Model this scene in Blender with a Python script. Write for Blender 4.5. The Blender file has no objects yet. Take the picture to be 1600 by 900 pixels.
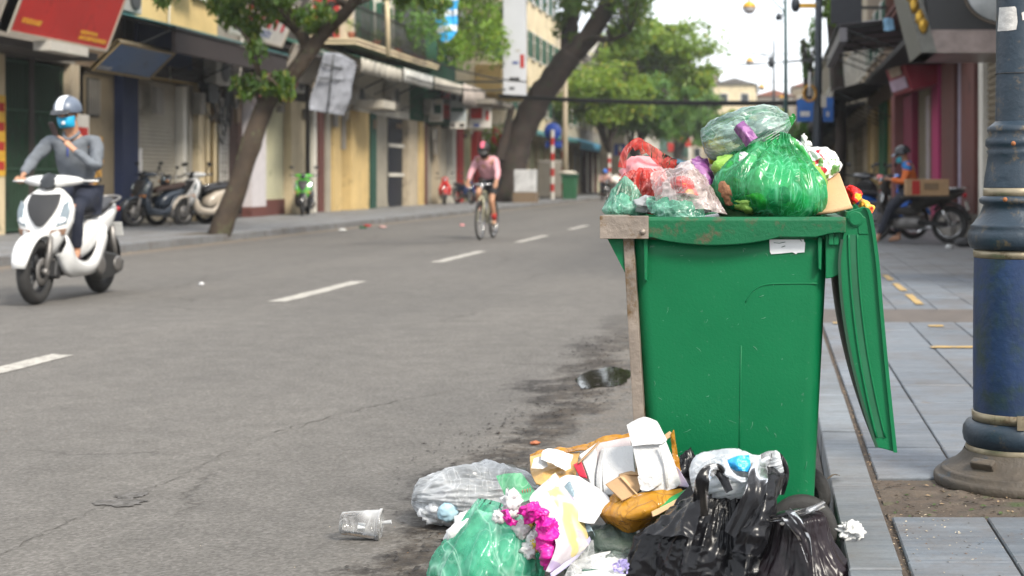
import bpy, bmesh, math, random
import numpy as np
from mathutils import Vector, Matrix

random.seed(7)
RNG = np.random.RandomState(7)
SC = bpy.context.scene
COL = SC.collection
R = math.radians
PI = math.pi

# ---------------------------------------------------------------- camera
CH = 1.08                      # eye height above the road
FPX = 2222.0                   # focal length in pixels of a 1600 px wide frame
cam_d = bpy.data.cameras.new("camera")
cam = bpy.data.objects.new("camera", cam_d)
COL.objects.link(cam)
cam.location = (0, 0, CH)
cam.rotation_euler = (R(90), 0, 0)
cam_d.sensor_width = 36.0
cam_d.lens = 50.0
cam_d.shift_x = -405.0 / 1600.0
cam_d.shift_y = -169.0 / 1600.0
cam_d.clip_end = 3000
cam_d.dof.use_dof = True
cam_d.dof.focus_distance = 4.05
cam_d.dof.aperture_fstop = 4.0
SC.camera = cam

# ---------------------------------------------------------------- sky and sun (soft, high overcast)
SUN_EL, SUN_AZ = 43.0, 136.0
world = bpy.data.worlds.new("World")
SC.world = world
world.use_nodes = True
wn = world.node_tree
wn.nodes.clear()
wo = wn.nodes.new("ShaderNodeOutputWorld")
wb = wn.nodes.new("ShaderNodeBackground")
sky = wn.nodes.new("ShaderNodeTexSky")
sky.sky_type = 'NISHITA'
sky.sun_disc = False
sky.sun_elevation = R(SUN_EL)
sky.sun_rotation = R(SUN_AZ)
tc = wn.nodes.new("ShaderNodeTexCoord")
nz = wn.nodes.new("ShaderNodeTexNoise")
nz.inputs['Scale'].default_value = 1.6
nz.inputs['Detail'].default_value = 5
rp = wn.nodes.new("ShaderNodeValToRGB")
rp.color_ramp.elements[0].position = 0.3
rp.color_ramp.elements[0].color = (7.6, 8.0, 8.6, 1)
rp.color_ramp.elements[1].position = 0.72
rp.color_ramp.elements[1].color = (9.4, 9.5, 9.7, 1)
mx = wn.nodes.new("ShaderNodeMixRGB")
mx.inputs[0].default_value = 0.82
wn.links.new(tc.outputs['Generated'], nz.inputs['Vector'])
wn.links.new(nz.outputs['Fac'], rp.inputs[0])
wn.links.new(sky.outputs[0], mx.inputs[1])
wn.links.new(rp.outputs[0], mx.inputs[2])
wn.links.new(mx.outputs[0], wb.inputs[0])
wb.inputs[1].default_value = 0.055
wn.links.new(wb.outputs[0], wo.inputs[0])

sun_d = bpy.data.lights.new("sun", 'SUN')
sun_d.energy = 1.5
sun_d.angle = R(16)
sun_d.color = (1.0, 0.93, 0.82)
sun = bpy.data.objects.new("sun", sun_d)
COL.objects.link(sun)
# sky azimuth is clockwise from +Y; the lamp shines from the same direction
_d = Vector((math.sin(R(SUN_AZ)) * math.cos(R(SUN_EL)), math.cos(R(SUN_AZ)) * math.cos(R(SUN_EL)), math.sin(R(SUN_EL))))
sun.rotation_euler = _d.to_track_quat('Z', 'Y').to_euler()
sun.location = (10, -10, 30)

SC.view_settings.view_transform = 'Standard'
SC.view_settings.look = 'None'
SC.view_settings.exposure = 2.0
SC.view_settings.gamma = 1.0
SC.render.engine = 'CYCLES'
SC.cycles.use_denoising = True
try:
    SC.cycles.denoiser = 'OPENIMAGEDENOISE'
except Exception:
    pass
SC.cycles.max_bounces = 8
SC.cycles.diffuse_bounces = 3
SC.cycles.glossy_bounces = 3
SC.cycles.transmission_bounces = 6
SC.cycles.transparent_max_bounces = 16
SC.cycles.caustics_reflective = False
SC.cycles.caustics_refractive = False
SC.cycles.sample_clamp_indirect = 6

# ---------------------------------------------------------------- places measured from the street
def W(px, py, Y):
    return Vector(((px - 1205) * Y / FPX, Y, CH - (py - 281) * Y / FPX))

# ---------------------------------------------------------------- noise
_perm = RNG.permutation(256)
_perm = np.concatenate([_perm, _perm, _perm])
_grad = RNG.normal(size=(256, 3))
_grad /= np.linalg.norm(_grad, axis=1)[:, None]
def pn(p):
    """gradient noise, p (N,3) -> (N,), about -1..1"""
    p = np.asarray(p, float)
    i = np.floor(p).astype(int)
    f = p - i
    u = f * f * f * (f * (f * 6 - 15) + 10)
    i &= 255
    out = 0
    for dx in (0, 1):
        for dy in (0, 1):
            for dz in (0, 1):
                h = _perm[_perm[_perm[i[:, 0] + dx] + i[:, 1] + dy] + i[:, 2] + dz]
                g = _grad[h]
                d = (g * (f - np.array([dx, dy, dz]))).sum(1)
                w = (u[:, 0] if dx else 1 - u[:, 0]) * (u[:, 1] if dy else 1 - u[:, 1]) * (u[:, 2] if dz else 1 - u[:, 2])
                out = out + w * d
    return out * 1.6
def fbm(p, o=3):
    p = np.asarray(p, float)
    s, a = 0, 1
    for k in range(o):
        s = s + a * pn(p * (2.03 ** k) + 17.3 * k)
        a *= .5
    return s
def ridge(p, o=3):
    """sharp creases: 1 on the crease, falling away"""
    p = np.asarray(p, float)
    s, a, t = 0, 1, 0
    for k in range(o):
        s = s + a * (1 - np.abs(pn(p * (2.1 ** k) + 9.7 * k)) * 2.2)
        t += a
        a *= .5
    return s / t

# ---------------------------------------------------------------- mesh builder
class MB:
    def __init__(s):
        s.v = []; s.f = []; s.m = []; s.s = []; s.n = 0
    def add(s, verts, faces, mi=0, smooth=False):
        o = s.n
        s.v.extend([tuple(map(float, p)) for p in verts])
        s.n += len(verts)
        for f in faces:
            s.f.append([o + k for k in f]); s.m.append(mi); s.s.append(smooth)
        return s
    def box(s, x0, x1, y0, y1, z0, z1, mi=0):
        v = [(x, y, z) for x in (x0, x1) for y in (y0, y1) for z in (z0, z1)]
        return s.add(v, [(0, 1, 3, 2), (4, 6, 7, 5), (0, 4, 5, 1), (2, 3, 7, 6), (0, 2, 6, 4), (1, 5, 7, 3)], mi)
    def obox(s, c, size, rot=(0, 0, 0), mi=0):
        M = Matrix.Translation(Vector(c)) @ Matrix.Rotation(rot[2], 4, 'Z') @ Matrix.Rotation(rot[1], 4, 'Y') @ Matrix.Rotation(rot[0], 4, 'X')
        a, b, d = (q / 2 for q in size)
        v = [M @ Vector((x, y, z)) for x in (-a, a) for y in (-b, b) for z in (-d, d)]
        return s.add(v, [(0, 1, 3, 2), (4, 6, 7, 5), (0, 4, 5, 1), (2, 3, 7, 6), (0, 2, 6, 4), (1, 5, 7, 3)], mi)
    def tube(s, pts, r, n=8, mi=0, caps=True, smooth=True, flat=1.0, up=None):
        pts = [Vector(p) for p in pts]
        if not hasattr(r, '__len__'):
            r = [r] * len(pts)
        elif len(r) != len(pts):
            r = list(np.interp(np.linspace(0, 1, len(pts)), np.linspace(0, 1, len(r)), r))
        rings = []
        prev = None
        for i, p in enumerate(pts):
            a = pts[max(0, i - 1)]; b = pts[min(len(pts) - 1, i + 1)]
            t = (b - a).normalized() if (b - a).length > 1e-9 else Vector((0, 0, 1))
            if prev is None:
                u = Vector(up) if up else (Vector((0, 0, 1)) if abs(t.z) < .9 else Vector((1, 0, 0)))
            else:
                u = prev
            u = (u - t * u.dot(t)).normalized()
            prev = u
            w = t.cross(u)
            rings.append([p + (u * math.cos(2 * PI * k / n) * flat + w * math.sin(2 * PI * k / n)) * r[i] for k in range(n)])
        return s.loft(rings, mi, caps, smooth)
    def loft(s, rings, mi=0, caps=True, smooth=True, closed=True):
        n = len(rings[0]); v = [q for r_ in rings for q in r_]
        f = []
        for i in range(len(rings) - 1):
            for k in range(n if closed else n - 1):
                k2 = (k + 1) % n
                f.append((i * n + k, i * n + k2, (i + 1) * n + k2, (i + 1) * n + k))
        s.add(v, f, mi, smooth)
        if caps and closed:
            o = s.n - len(v)
            s.f.append([o + k for k in range(n)][::-1]); s.m.append(mi); s.s.append(False)
            s.f.append([o + (len(rings) - 1) * n + k for k in range(n)]); s.m.append(mi); s.s.append(False)
        return s
    def lathe(s, prof, c=(0, 0, 0), n=24, mi=0, axis='z', smooth=True, caps=False):
        rings = []
        for (r, z) in prof:
            ring = []
            for k in range(n):
                a = 2 * PI * k / n
                x, y = r * math.cos(a), r * math.sin(a)
                if axis == 'z': q = (c[0] + x, c[1] + y, c[2] + z)
                elif axis == 'y': q = (c[0] + x, c[1] + z, c[2] + y)
                else: q = (c[0] + z, c[1] + x, c[2] + y)
                ring.append(q)
            rings.append(ring)
        return s.loft(rings, mi, caps, smooth)
    def prism(s, pts, axis, a, b, mi=0, smooth=False):
        """pts 2D outline; axis 'x','y','z' is the extrusion axis"""
        def q(p, t):
            if axis == 'y': return (p[0], t, p[1])
            if axis == 'x': return (t, p[0], p[1])
            return (p[0], p[1], t)
        return s.loft([[q(p, a) for p in pts], [q(p, b) for p in pts]], mi, True, smooth)
    def ell(s, c, r, nu=16, nv=10, mi=0, rot=None, fn=None):
        vs = []
        M = rot if rot is not None else Matrix.Identity(3)
        for j in range(nv + 1):
            ph = PI * j / nv
            for i in range(nu):
                th = 2 * PI * i / nu
                d = Vector((math.sin(ph) * math.cos(th), math.sin(ph) * math.sin(th), math.cos(ph)))
                k = fn(d) if fn else 1
                q = M @ Vector((d.x * r[0] * k, d.y * r[1] * k, d.z * r[2] * k))
                vs.append(Vector(c) + q)
        f = []
        for j in range(nv):
            for i in range(nu):
                i2 = (i + 1) % nu
                f.append((j * nu + i, (j + 1) * nu + i, (j + 1) * nu + i2, j * nu + i2))
        return s.add(vs, f, mi, True)
    def grid(s, P, mi=0, smooth=True):
        """P (nu,nv,3)"""
        P = np.asarray(P); nu, nv = P.shape[:2]
        f = [(i * nv + j, (i + 1) * nv + j, (i + 1) * nv + j + 1, i * nv + j + 1) for i in range(nu - 1) for j in range(nv - 1)]
        return s.add(P.reshape(-1, 3), f, mi, smooth)
    def build(s, name, mats, parent=None, world=False, solid=0, bevel=0, sub=0, seg=2):
        me = bpy.data.meshes.new(name)
        v = s.v
        if world and parent is not None:
            o = root_loc(parent)
            v = [(p[0] - o[0], p[1] - o[1], p[2] - o[2]) for p in v]
        me.from_pydata(v, [], s.f)
        if not isinstance(mats, (list, tuple)):
            mats = [mats]
        for m in mats:
            me.materials.append(m)
        me.polygons.foreach_set('material_index', s.m)
        me.polygons.foreach_set('use_smooth', s.s)
        me.update()
        ob = bpy.data.objects.new(name, me)
        COL.objects.link(ob)
        if parent is not None:
            ob.parent = parent
        if solid:
            md = ob.modifiers.new('solid', 'SOLIDIFY'); md.thickness = solid; md.offset = 0
        if bevel:
            md = ob.modifiers.new('bevel', 'BEVEL'); md.width = bevel; md.segments = seg; md.limit_method = 'ANGLE'; md.angle_limit = R(35)
            md.harden_normals = False
        if sub:
            md = ob.modifiers.new('sub', 'SUBSURF'); md.levels = sub; md.render_levels = sub
        return ob

def root_loc(o):
    p = Vector((0, 0, 0))
    while o is not None:
        p = p + o.location
        o = o.parent
    return p

def tag(o, label=None, cat=None, group=None, kind=None):
    if label: o['label'] = label
    if cat: o['category'] = cat
    if group: o['group'] = group
    if kind: o['kind'] = kind
    return o
def thing(name, label, cat, loc=(0, 0, 0), rotz=0, group=None):
    o = bpy.data.objects.new(name, None)
    o.empty_display_size = .1
    COL.objects.link(o)
    o.location = loc
    o.rotation_euler = (0, 0, rotz)
    return tag(o, label, cat, group)
def kids(o):
    return [c for c in bpy.data.objects if c.parent == o]
def copy_tree(o, parent=None):
    ks = kids(o)
    c = o.copy()
    COL.objects.link(c)
    c.parent = parent
    for k in ks:
        copy_tree(k, c)
    return c

def rrect(cx, cy, hx, hy, rad, z, n=5):
    """rounded rectangle ring in XY at height z"""
    pts = []
    for (sx, sy, a0) in ((1, 1, 0), (-1, 1, 90), (-1, -1, 180), (1, -1, 270)):
        for k in range(n + 1):
            a = R(a0 + 90 * k / n)
            pts.append((cx + sx * (hx - rad) + rad * math.cos(a), cy + sy * (hy - rad) + rad * math.sin(a), z))
    return pts

def ribbon(path, widths, side=(0, 1, 0)):
    """cross rings helper: (pos, half width, half height) list -> superellipse rings; path tangent in XZ"""
    pass

def sec(c, t, hw, hh, e=2.6, n=20, side=Vector((0, 1, 0))):
    """superellipse ring centred c, normal t, half width hw along side, half height hh"""
    t = Vector(t).normalized(); sd = Vector(side); sd = (sd - t * sd.dot(t)).normalized(); u = sd.cross(t)
    ring = []
    for k in range(n):
        a = 2 * PI * k / n
        ca, sa = math.cos(a), math.sin(a)
        ring.append(Vector(c) + sd * hw * math.copysign(abs(ca) ** (2 / e), ca) + u * hh * math.copysign(abs(sa) ** (2 / e), sa))
    return ring
def body_loft(mb, secs, e=2.6, n=20, mi=0):
    """secs: (x, z, half width, half height) along the x-z plane"""
    pts = [Vector((a[0], a[4] if len(a) > 4 else 0, a[1])) for a in secs]
    rings = []
    for i, a in enumerate(secs):
        t = pts[min(i + 1, len(pts) - 1)] - pts[max(i - 1, 0)]
        rings.append(sec(pts[i], t, a[2], a[3], e, n))
    mb.loft(rings, mi, True, True)
    return mb

def bez(pts, n=8):
    """Catmull-Rom through points"""
    pts = [Vector(p) for p in pts]
    out = []
    for i in range(len(pts) - 1):
        p0 = pts[max(i - 1, 0)]; p1 = pts[i]; p2 = pts[i + 1]; p3 = pts[min(i + 2, len(pts) - 1)]
        for k in range(n):
            t = k / n
            out.append(.5 * ((2 * p1) + (p2 - p0) * t + (2 * p0 - 5 * p1 + 4 * p2 - p3) * t * t + (3 * p1 - p0 - 3 * p2 + p3) * t ** 3))
    out.append(pts[-1])
    return out

# ---------------------------------------------------------------- materials
_MC = {}
def _nt(name):
    m = bpy.data.materials.new(name)
    m.use_nodes = True
    nt = m.node_tree
    nt.nodes.clear()
    out = nt.nodes.new('ShaderNodeOutputMaterial')
    return m, nt, out
def N(nt, t, **kw):
    n = nt.nodes.new(t)
    for k, v in kw.items():
        if k.startswith('_'):
            setattr(n, k[1:], v)
        else:
            n.inputs[k.replace('__', ' ')].default_value = v
    return n
def ramp(nt, fac, stops):
    r = nt.nodes.new('ShaderNodeValToRGB')
    e = r.color_ramp.elements
    while len(e) < len(stops): e.new(.5)
    for k, (p, c) in enumerate(stops):
        e[k].position = p
        e[k].color = (*c, 1) if len(c) == 3 else c
    nt.links.new(fac, r.inputs[0])
    return r
def mixc(nt, fac, a, b, mode='MIX'):
    m = nt.nodes.new('ShaderNodeMixRGB'); m.blend_type = mode
    for k, q in ((0, fac), (1, a), (2, b)):
        if isinstance(q, (int, float)): m.inputs[k].default_value = q
        elif isinstance(q, (tuple, list)): m.inputs[k].default_value = (*q[:3], 1)
        else: nt.links.new(q, m.inputs[k])
    return m.outputs[0]
def noise(nt, vec, scale, detail=4, rough=.55, dist=0):
    n = N(nt, 'ShaderNodeTexNoise', Scale=scale, Detail=detail, Roughness=rough, Distortion=dist)
    if vec is not None: nt.links.new(vec, n.inputs['Vector'])
    return n.outputs['Fac']
def mathn(nt, op, a, b=None, clamp=False):
    m = nt.nodes.new('ShaderNodeMath'); m.operation = op; m.use_clamp = clamp
    for k, q in ((0, a), (1, b)):
        if q is None: continue
        if isinstance(q, (int, float)): m.inputs[k].default_value = q
        else: nt.links.new(q, m.inputs[k])
    return m.outputs[0]

def mat(name, col, rough=.6, metal=0, var=.25, vs=5, bump=.15, bs=60, spec=.5, wear=None, wearamt=.0, coat=0, trans=0, wscale=9):
    """painted / plain surface with mottling, dirt wear and fine relief"""
    key = name
    if key in _MC: return _MC[key]
    m, nt, out = _nt(name)
    p = N(nt, 'ShaderNodeBsdfPrincipled', Roughness=rough, Metallic=metal)
    p.inputs['Specular IOR Level'].default_value = spec
    if coat: p.inputs['Coat Weight'].default_value = coat
    t = N(nt, 'ShaderNodeTexCoord')
    v = t.outputs['Object']
    n1 = noise(nt, v, vs, 5, .6)
    dark = tuple(c * (1 - var) for c in col)
    lite = tuple(min(1, c * (1 + var * .6)) for c in col)
    c = ramp(nt, n1, [(.3, dark), (.7, lite)]).outputs[0]
    if wearamt:
        n2 = noise(nt, v, wscale, 8, .72)
        w = ramp(nt, n2, [(.62 - wearamt, (0, 0, 0)), (.70 - wearamt * .6, (1, 1, 1))]).outputs[0]
        c = mixc(nt, w, c, wear or (.12, .09, .06))
    nt.links.new(c, p.inputs['Base Color'])
    if bump:
        n3 = noise(nt, v, bs, 4, .6)
        b = N(nt, 'ShaderNodeBump', Strength=bump, Distance=.01)
        nt.links.new(n3, b.inputs['Height'])
        nt.links.new(b.outputs[0], p.inputs['Normal'])
        r2 = ramp(nt, n1, [(.2, (rough * .8,) * 3), (.8, (min(1, rough * 1.2),) * 3)]).outputs[0]
        nt.links.new(r2, p.inputs['Roughness'])
    nt.links.new(p.outputs[0], out.inputs[0])
    _MC[key] = m
    return m

def film(name, col, col2=None, opac=.75, rough=.24, trans=.45, bump=.5, bs=14, vs=7, tint=None, edge=.45, crease=None, st=(1, 1, .4), fold=.5, gloss=1.45):
    """thin plastic film: clear gloss over a translucent sheet that is partly see-through, whitened along its creases"""
    if name in _MC: return _MC[name]
    m, nt, out = _nt(name)
    t = N(nt, 'ShaderNodeTexCoord'); v = t.outputs['Object']
    n1 = noise(nt, v, vs, 5, .6, .6)
    c = ramp(nt, n1, [(.36, col2 or tuple(q * .6 for q in col)), (.60, col)]).outputs[0]
    mp = N(nt, 'ShaderNodeMapping'); mp.inputs['Scale'].default_value = st; nt.links.new(v, mp.inputs[0])
    def crs(sc, lo, dist):
        n = noise(nt, mp.outputs[0], sc, 2, .5, dist)
        a = mathn(nt, 'ABSOLUTE', mathn(nt, 'SUBTRACT', n, .5))
        return ramp(nt, a, [(0, (1, 1, 1)), (lo, (.25, .25, .25)), (lo * 3.2, (0, 0, 0))]).outputs[0]
    c1, c2, c3 = crs(bs, .016, 1.0), crs(bs * 1.9, .02, .7), crs(bs * .5, .02, .8)
    cc = mathn(nt, 'MAXIMUM', mathn(nt, 'MAXIMUM', c1, mathn(nt, 'MULTIPLY', c2, .6)), c3)
    c = mixc(nt, mathn(nt, 'MULTIPLY', cc, fold), c, crease or tuple(min(1, q * .45 + .42) for q in col))
    h = mathn(nt, 'ADD', mathn(nt, 'MULTIPLY', n1, .8), mathn(nt, 'MULTIPLY', cc, .30))
    b = N(nt, 'ShaderNodeBump', Strength=bump, Distance=.012)
    nt.links.new(h, b.inputs['Height'])
    df = N(nt, 'ShaderNodeBsdfDiffuse'); nt.links.new(c, df.inputs['Color']); nt.links.new(b.outputs[0], df.inputs['Normal'])
    tr = N(nt, 'ShaderNodeBsdfTranslucent'); nt.links.new(c, tr.inputs['Color']); nt.links.new(b.outputs[0], tr.inputs['Normal'])
    a = N(nt, 'ShaderNodeMixShader', Fac=trans)
    nt.links.new(df.outputs[0], a.inputs[1]); nt.links.new(tr.outputs[0], a.inputs[2])
    res = a
    if opac < 1:
        tp = N(nt, 'ShaderNodeBsdfTransparent')
        tp.inputs['Color'].default_value = (*(tint or tuple(min(1, q * .5 + .5) for q in col)), 1)
        lw = N(nt, 'ShaderNodeLayerWeight', Blend=.35)
        nt.links.new(b.outputs[0], lw.inputs['Normal'])
        o1 = mathn(nt, 'MULTIPLY_ADD', lw.outputs['Facing'], edge)
        nt.nodes[-1].inputs[2].default_value = opac
        o2 = mathn(nt, 'MULTIPLY', mathn(nt, 'SUBTRACT', n1, .5), 1.1)
        o3 = mathn(nt, 'ADD', mathn(nt, 'ADD', o1, o2), mathn(nt, 'MULTIPLY', cc, .35), True)
        f = N(nt, 'ShaderNodeMixShader')
        nt.links.new(o3, f.inputs[0]); nt.links.new(tp.outputs[0], f.inputs[1]); nt.links.new(a.outputs[0], f.inputs[2])
        res = f
    gl = N(nt, 'ShaderNodeBsdfGlossy', Roughness=rough); nt.links.new(b.outputs[0], gl.inputs['Normal'])
    fr = N(nt, 'ShaderNodeFresnel', IOR=gloss); nt.links.new(b.outputs[0], fr.inputs['Normal'])
    g = N(nt, 'ShaderNodeMixShader')
    nt.links.new(fr.outputs[0], g.inputs[0]); nt.links.new(res.outputs[0], g.inputs[1]); nt.links.new(gl.outputs[0], g.inputs[2])
    nt.links.new(g.outputs[0], out.inputs[0])
    _MC[name] = m
    return m
# ================================================================ THE SETTING
def m_asphalt():
    m, nt, out = _nt('asphalt')
    t = N(nt, 'ShaderNodeTexCoord'); v = t.outputs['Object']
    sx = nt.nodes.new('ShaderNodeSeparateXYZ'); nt.links.new(v, sx.inputs[0])
    big = noise(nt, v, .35, 4, .6)
    mid = noise(nt, v, 5, 6, .65)
    fine = noise(nt, v, 60, 5, .75)
    vo = N(nt, 'ShaderNodeTexVoronoi', Scale=95.0); nt.links.new(v, vo.inputs['Vector'])
    c = ramp(nt, fine, [(.34, (.072, .067, .062)), (.5, (.118, .112, .105)), (.68, (.185, .176, .166))]).outputs[0]
    c = mixc(nt, .5, c, ramp(nt, vo.outputs['Color'], [(.0, (.070, .065, .060)), (.5, (.118, .112, .105)), (1, (.22, .21, .20))]).outputs[0])
    c = mixc(nt, .45, c, ramp(nt, mid, [(.25, (.45, .44, .42)), (.75, (1.2, 1.19, 1.17))]).outputs[0], 'MULTIPLY')
    c = mixc(nt, .6, c, ramp(nt, big, [(.3, (.8, .79, .77)), (.7, (1.12, 1.1, 1.06))]).outputs[0], 'MULTIPLY')
    # long drive lanes run along the street: faint polished bands
    mp = N(nt, 'ShaderNodeMapping'); mp.inputs['Scale'].default_value = (1.1, .03, 1)
    nt.links.new(v, mp.inputs[0])
    lane = noise(nt, mp.outputs[0], 1.0, 3, .5)
    c = mixc(nt, .5, c, ramp(nt, lane, [(.35, (.84, .84, .84)), (.65, (1.1, 1.09, 1.07))]).outputs[0], 'MULTIPLY')
    # hairline cracks
    nd = N(nt, 'ShaderNodeTexNoise', Scale=1.6, Detail=6.0, Roughness=.7)
    nt.links.new(v, nd.inputs['Vector'])
    wv = mixc(nt, .45, v, nd.outputs['Color'], 'ADD')
    ve = N(nt, 'ShaderNodeTexVoronoi', Scale=.42, _feature='DISTANCE_TO_EDGE'); nt.links.new(wv, ve.inputs['Vector'])
    ck = ramp(nt, ve.outputs['Distance'], [(0, (1, 1, 1)), (.006, (0, 0, 0))]).outputs[0]
    ckm = ramp(nt, noise(nt, v, .5, 2), [(.5, (0, 0, 0)), (.6, (1, 1, 1))]).outputs[0]
    ck = mathn(nt, 'MULTIPLY', mathn(nt, 'MULTIPLY', ck, ckm), .55)
    c = mixc(nt, ck, c, (.035, .03, .026))
    # damp, dirty gutter line
    wob = mathn(nt, 'MULTIPLY', mathn(nt, 'SUBTRACT', noise(nt, v, 1.1, 6, .72), .5), 1.5)
    gx = mathn(nt, 'ADD', mathn(nt, 'ADD', sx.outputs[0], 1.02), wob)
    gd = mathn(nt, 'ABSOLUTE', gx)
    gm = ramp(nt, gd, [(.0, (1, 1, 1)), (.10, (.95, .95, .95)), (.20, (0, 0, 0))]).outputs[0]
    patch = ramp(nt, noise(nt, v, 5.5, 9, .85), [(.41, (0, 0, 0)), (.49, (1, 1, 1))]).outputs[0]
    gm = mathn(nt, 'MULTIPLY', gm, patch)
    # fades out where the gutter dries further along
    yy = ramp(nt, mathn(nt, 'MULTIPLY', sx.outputs[1], .05), [(.42, (1, 1, 1)), (.62, (.15, .15, .15))]).outputs[0]
    gm = mathn(nt, 'MULTIPLY', gm, yy)
    c = mixc(nt, mathn(nt, 'MULTIPLY', gm, .9), c, (.020, .017, .015))
    # dusty brown band between gutter and kerb
    dust = ramp(nt, mathn(nt, 'ADD', sx.outputs[0], mathn(nt, 'MULTIPLY', wob, .6)), [(.0, (0, 0, 0)), (.01, (0, 0, 0))]).outputs[0]
    db = ramp(nt, mathn(nt, 'MULTIPLY_ADD', sx.outputs[0], .5), [(.0, (0, 0, 0)), (.12, (0, 0, 0)), (.3, (1, 1, 1))])
    nt.nodes[-2].inputs[2].default_value = .75
    dn = ramp(nt, noise(nt, v, 9, 7, .75), [(.42, (0, 0, 0)), (.68, (1, 1, 1))]).outputs[0]
    c = mixc(nt, mathn(nt, 'MULTIPLY', mathn(nt, 'MULTIPLY', db.outputs[0], dn), .6), c, (.15, .12, .09))
    # left gutter: pale grit along the kerb
    lb = ramp(nt, mathn(nt, 'MULTIPLY_ADD', sx.outputs[0], -.5), [(.0, (0, 0, 0)), (.15, (1, 1, 1))])
    nt.nodes[-2].inputs[2].default_value = -4.55
    c = mixc(nt, mathn(nt, 'MULTIPLY', lb.outputs[0], .7), c, (.17, .135, .10))
    p = N(nt, 'ShaderNodeBsdfPrincipled', Roughness=.85)
    nt.links.new(c, p.inputs['Base Color'])
    rr = mixc(nt, mathn(nt, 'MULTIPLY', gm, .8), (.85, .85, .85), (.62, .62, .62))
    nt.links.new(rr, p.inputs['Roughness'])
    nt.links.new(mixc(nt, gm, (.30, .30, .30), (.12, .12, .12)), p.inputs['Specular IOR Level'])
    h = mathn(nt, 'ADD', mathn(nt, 'MULTIPLY', fine, .8), mathn(nt, 'MULTIPLY', vo.outputs['Distance'], .6))
    h = mathn(nt, 'SUBTRACT', h, mathn(nt, 'MULTIPLY', ck, 2))
    b = N(nt, 'ShaderNodeBump', Strength=.55, Distance=.006)
    nt.links.new(h, b.inputs['Height']); nt.links.new(b.outputs[0], p.inputs['Normal'])
    nt.links.new(p.outputs[0], out.inputs[0])
    return m

def m_stone(name, a, b_, grime=(.10, .07, .045), streak=(2.5, 26, 4), gr=.5):
    m, nt, out = _nt(name)
    t = N(nt, 'ShaderNodeTexCoord'); v = t.outputs['Object']
    oi = N(nt, 'ShaderNodeObjectInfo')
    mp = N(nt, 'ShaderNodeMapping'); mp.inputs['Scale'].default_value = streak
    ge = N(nt, 'ShaderNodeNewGeometry')
    nt.links.new(ge.outputs['Position'], mp.inputs[0])
    st = noise(nt, mp.outputs[0], 1.0, 6, .7)
    c = ramp(nt, st, [(.3, a), (.7, b_)]).outputs[0]
    vary = ramp(nt, oi.outputs['Random'], [(0, (.78, .78, .78)), (1, (1.12, 1.12, 1.12))]).outputs[0]
    c = mixc(nt, .8, c, vary, 'MULTIPLY')
    bl = noise(nt, ge.outputs['Position'], 1.7, 6, .7)
    c = mixc(nt, mathn(nt, 'MULTIPLY', ramp(nt, bl, [(.45, (0, 0, 0)), (.72, (1, 1, 1))]).outputs[0], gr), c, grime)
    fn = noise(nt, ge.outputs['Position'], 75, 4, .7)
    sp = ramp(nt, noise(nt, ge.outputs['Position'], 11, 8, .8), [(.56, (0, 0, 0)), (.66, (1, 1, 1))]).outputs[0]
    c = mixc(nt, mathn(nt, 'MULTIPLY', sp, gr * .7), c, grime)
    c = mixc(nt, .45, c, ramp(nt, fn, [(.3, (.7, .7, .7)), (.7, (1.2, 1.2, 1.2))]).outputs[0], 'MULTIPLY')
    p = N(nt, 'ShaderNodeBsdfPrincipled', Roughness=.55)
    p.inputs['Specular IOR Level'].default_value = .45
    nt.links.new(c, p.inputs['Base Color'])
    nt.links.new(ramp(nt, bl, [(.3, (.42, .42, .42)), (.7, (.75, .75, .75))]).outputs[0], p.inputs['Roughness'])
    b = N(nt, 'ShaderNodeBump', Strength=.5, Distance=.004)
    nt.links.new(mathn(nt, 'ADD', st, mathn(nt, 'MULTIPLY', fn, .5)), b.inputs['Height']); nt.links.new(b.outputs[0], p.inputs['Normal'])
    nt.links.new(p.outputs[0], out.inputs[0])
    _MC[name] = m
    return m

M_ASPH = m_asphalt()
M_TILE = m_stone('slate_paving', (.085, .104, .128), (.170, .186, .205), gr=.62)
M_TILE2 = m_stone('grey_paving', (.13, .135, .14), (.22, .225, .23), gr=.6)
M_KERB = m_stone('kerb_stone_mat', (.10, .118, .135), (.185, .203, .217), gr=.42)
M_JOINT = mat('joint_dirt', (.075, .055, .04), .95, var=.4, vs=14, bump=.5)
M_SOIL = mat('soil', (.085, .065, .048), .95, var=.5, vs=9, bump=.9, bs=45, wear=(.045, .06, .02), wearamt=.10, wscale=5)
M_PAINT = mat('road_paint', (.38, .36, .32), .8, var=.2, vs=8, wear=(.14, .125, .11), wearamt=.11, wscale=22)
M_YEL = mat('yellow_paint', (.42, .27, .08), .6, var=.2, vs=8, wear=(.17, .17, .16), wearamt=.12, wscale=26)

mb = MB()
mb.add([(-900, -200, -.02), (900, -200, -.02), (900, 1500, -.02), (-900, 1500, -.02)], [(0, 1, 2, 3)])
tag(mb.build('ground', mat('far_ground', (.11, .10, .09), .9, var=.2, vs=.3)), kind='structure')
mb = MB()
mb.add([(-9.6, -12, 0), (.19, -12, 0), (.19, 420, 0), (-9.6, 420, 0)], [(0, 1, 2, 3)])
road = tag(mb.build('road', M_ASPH), kind='structure')

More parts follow.
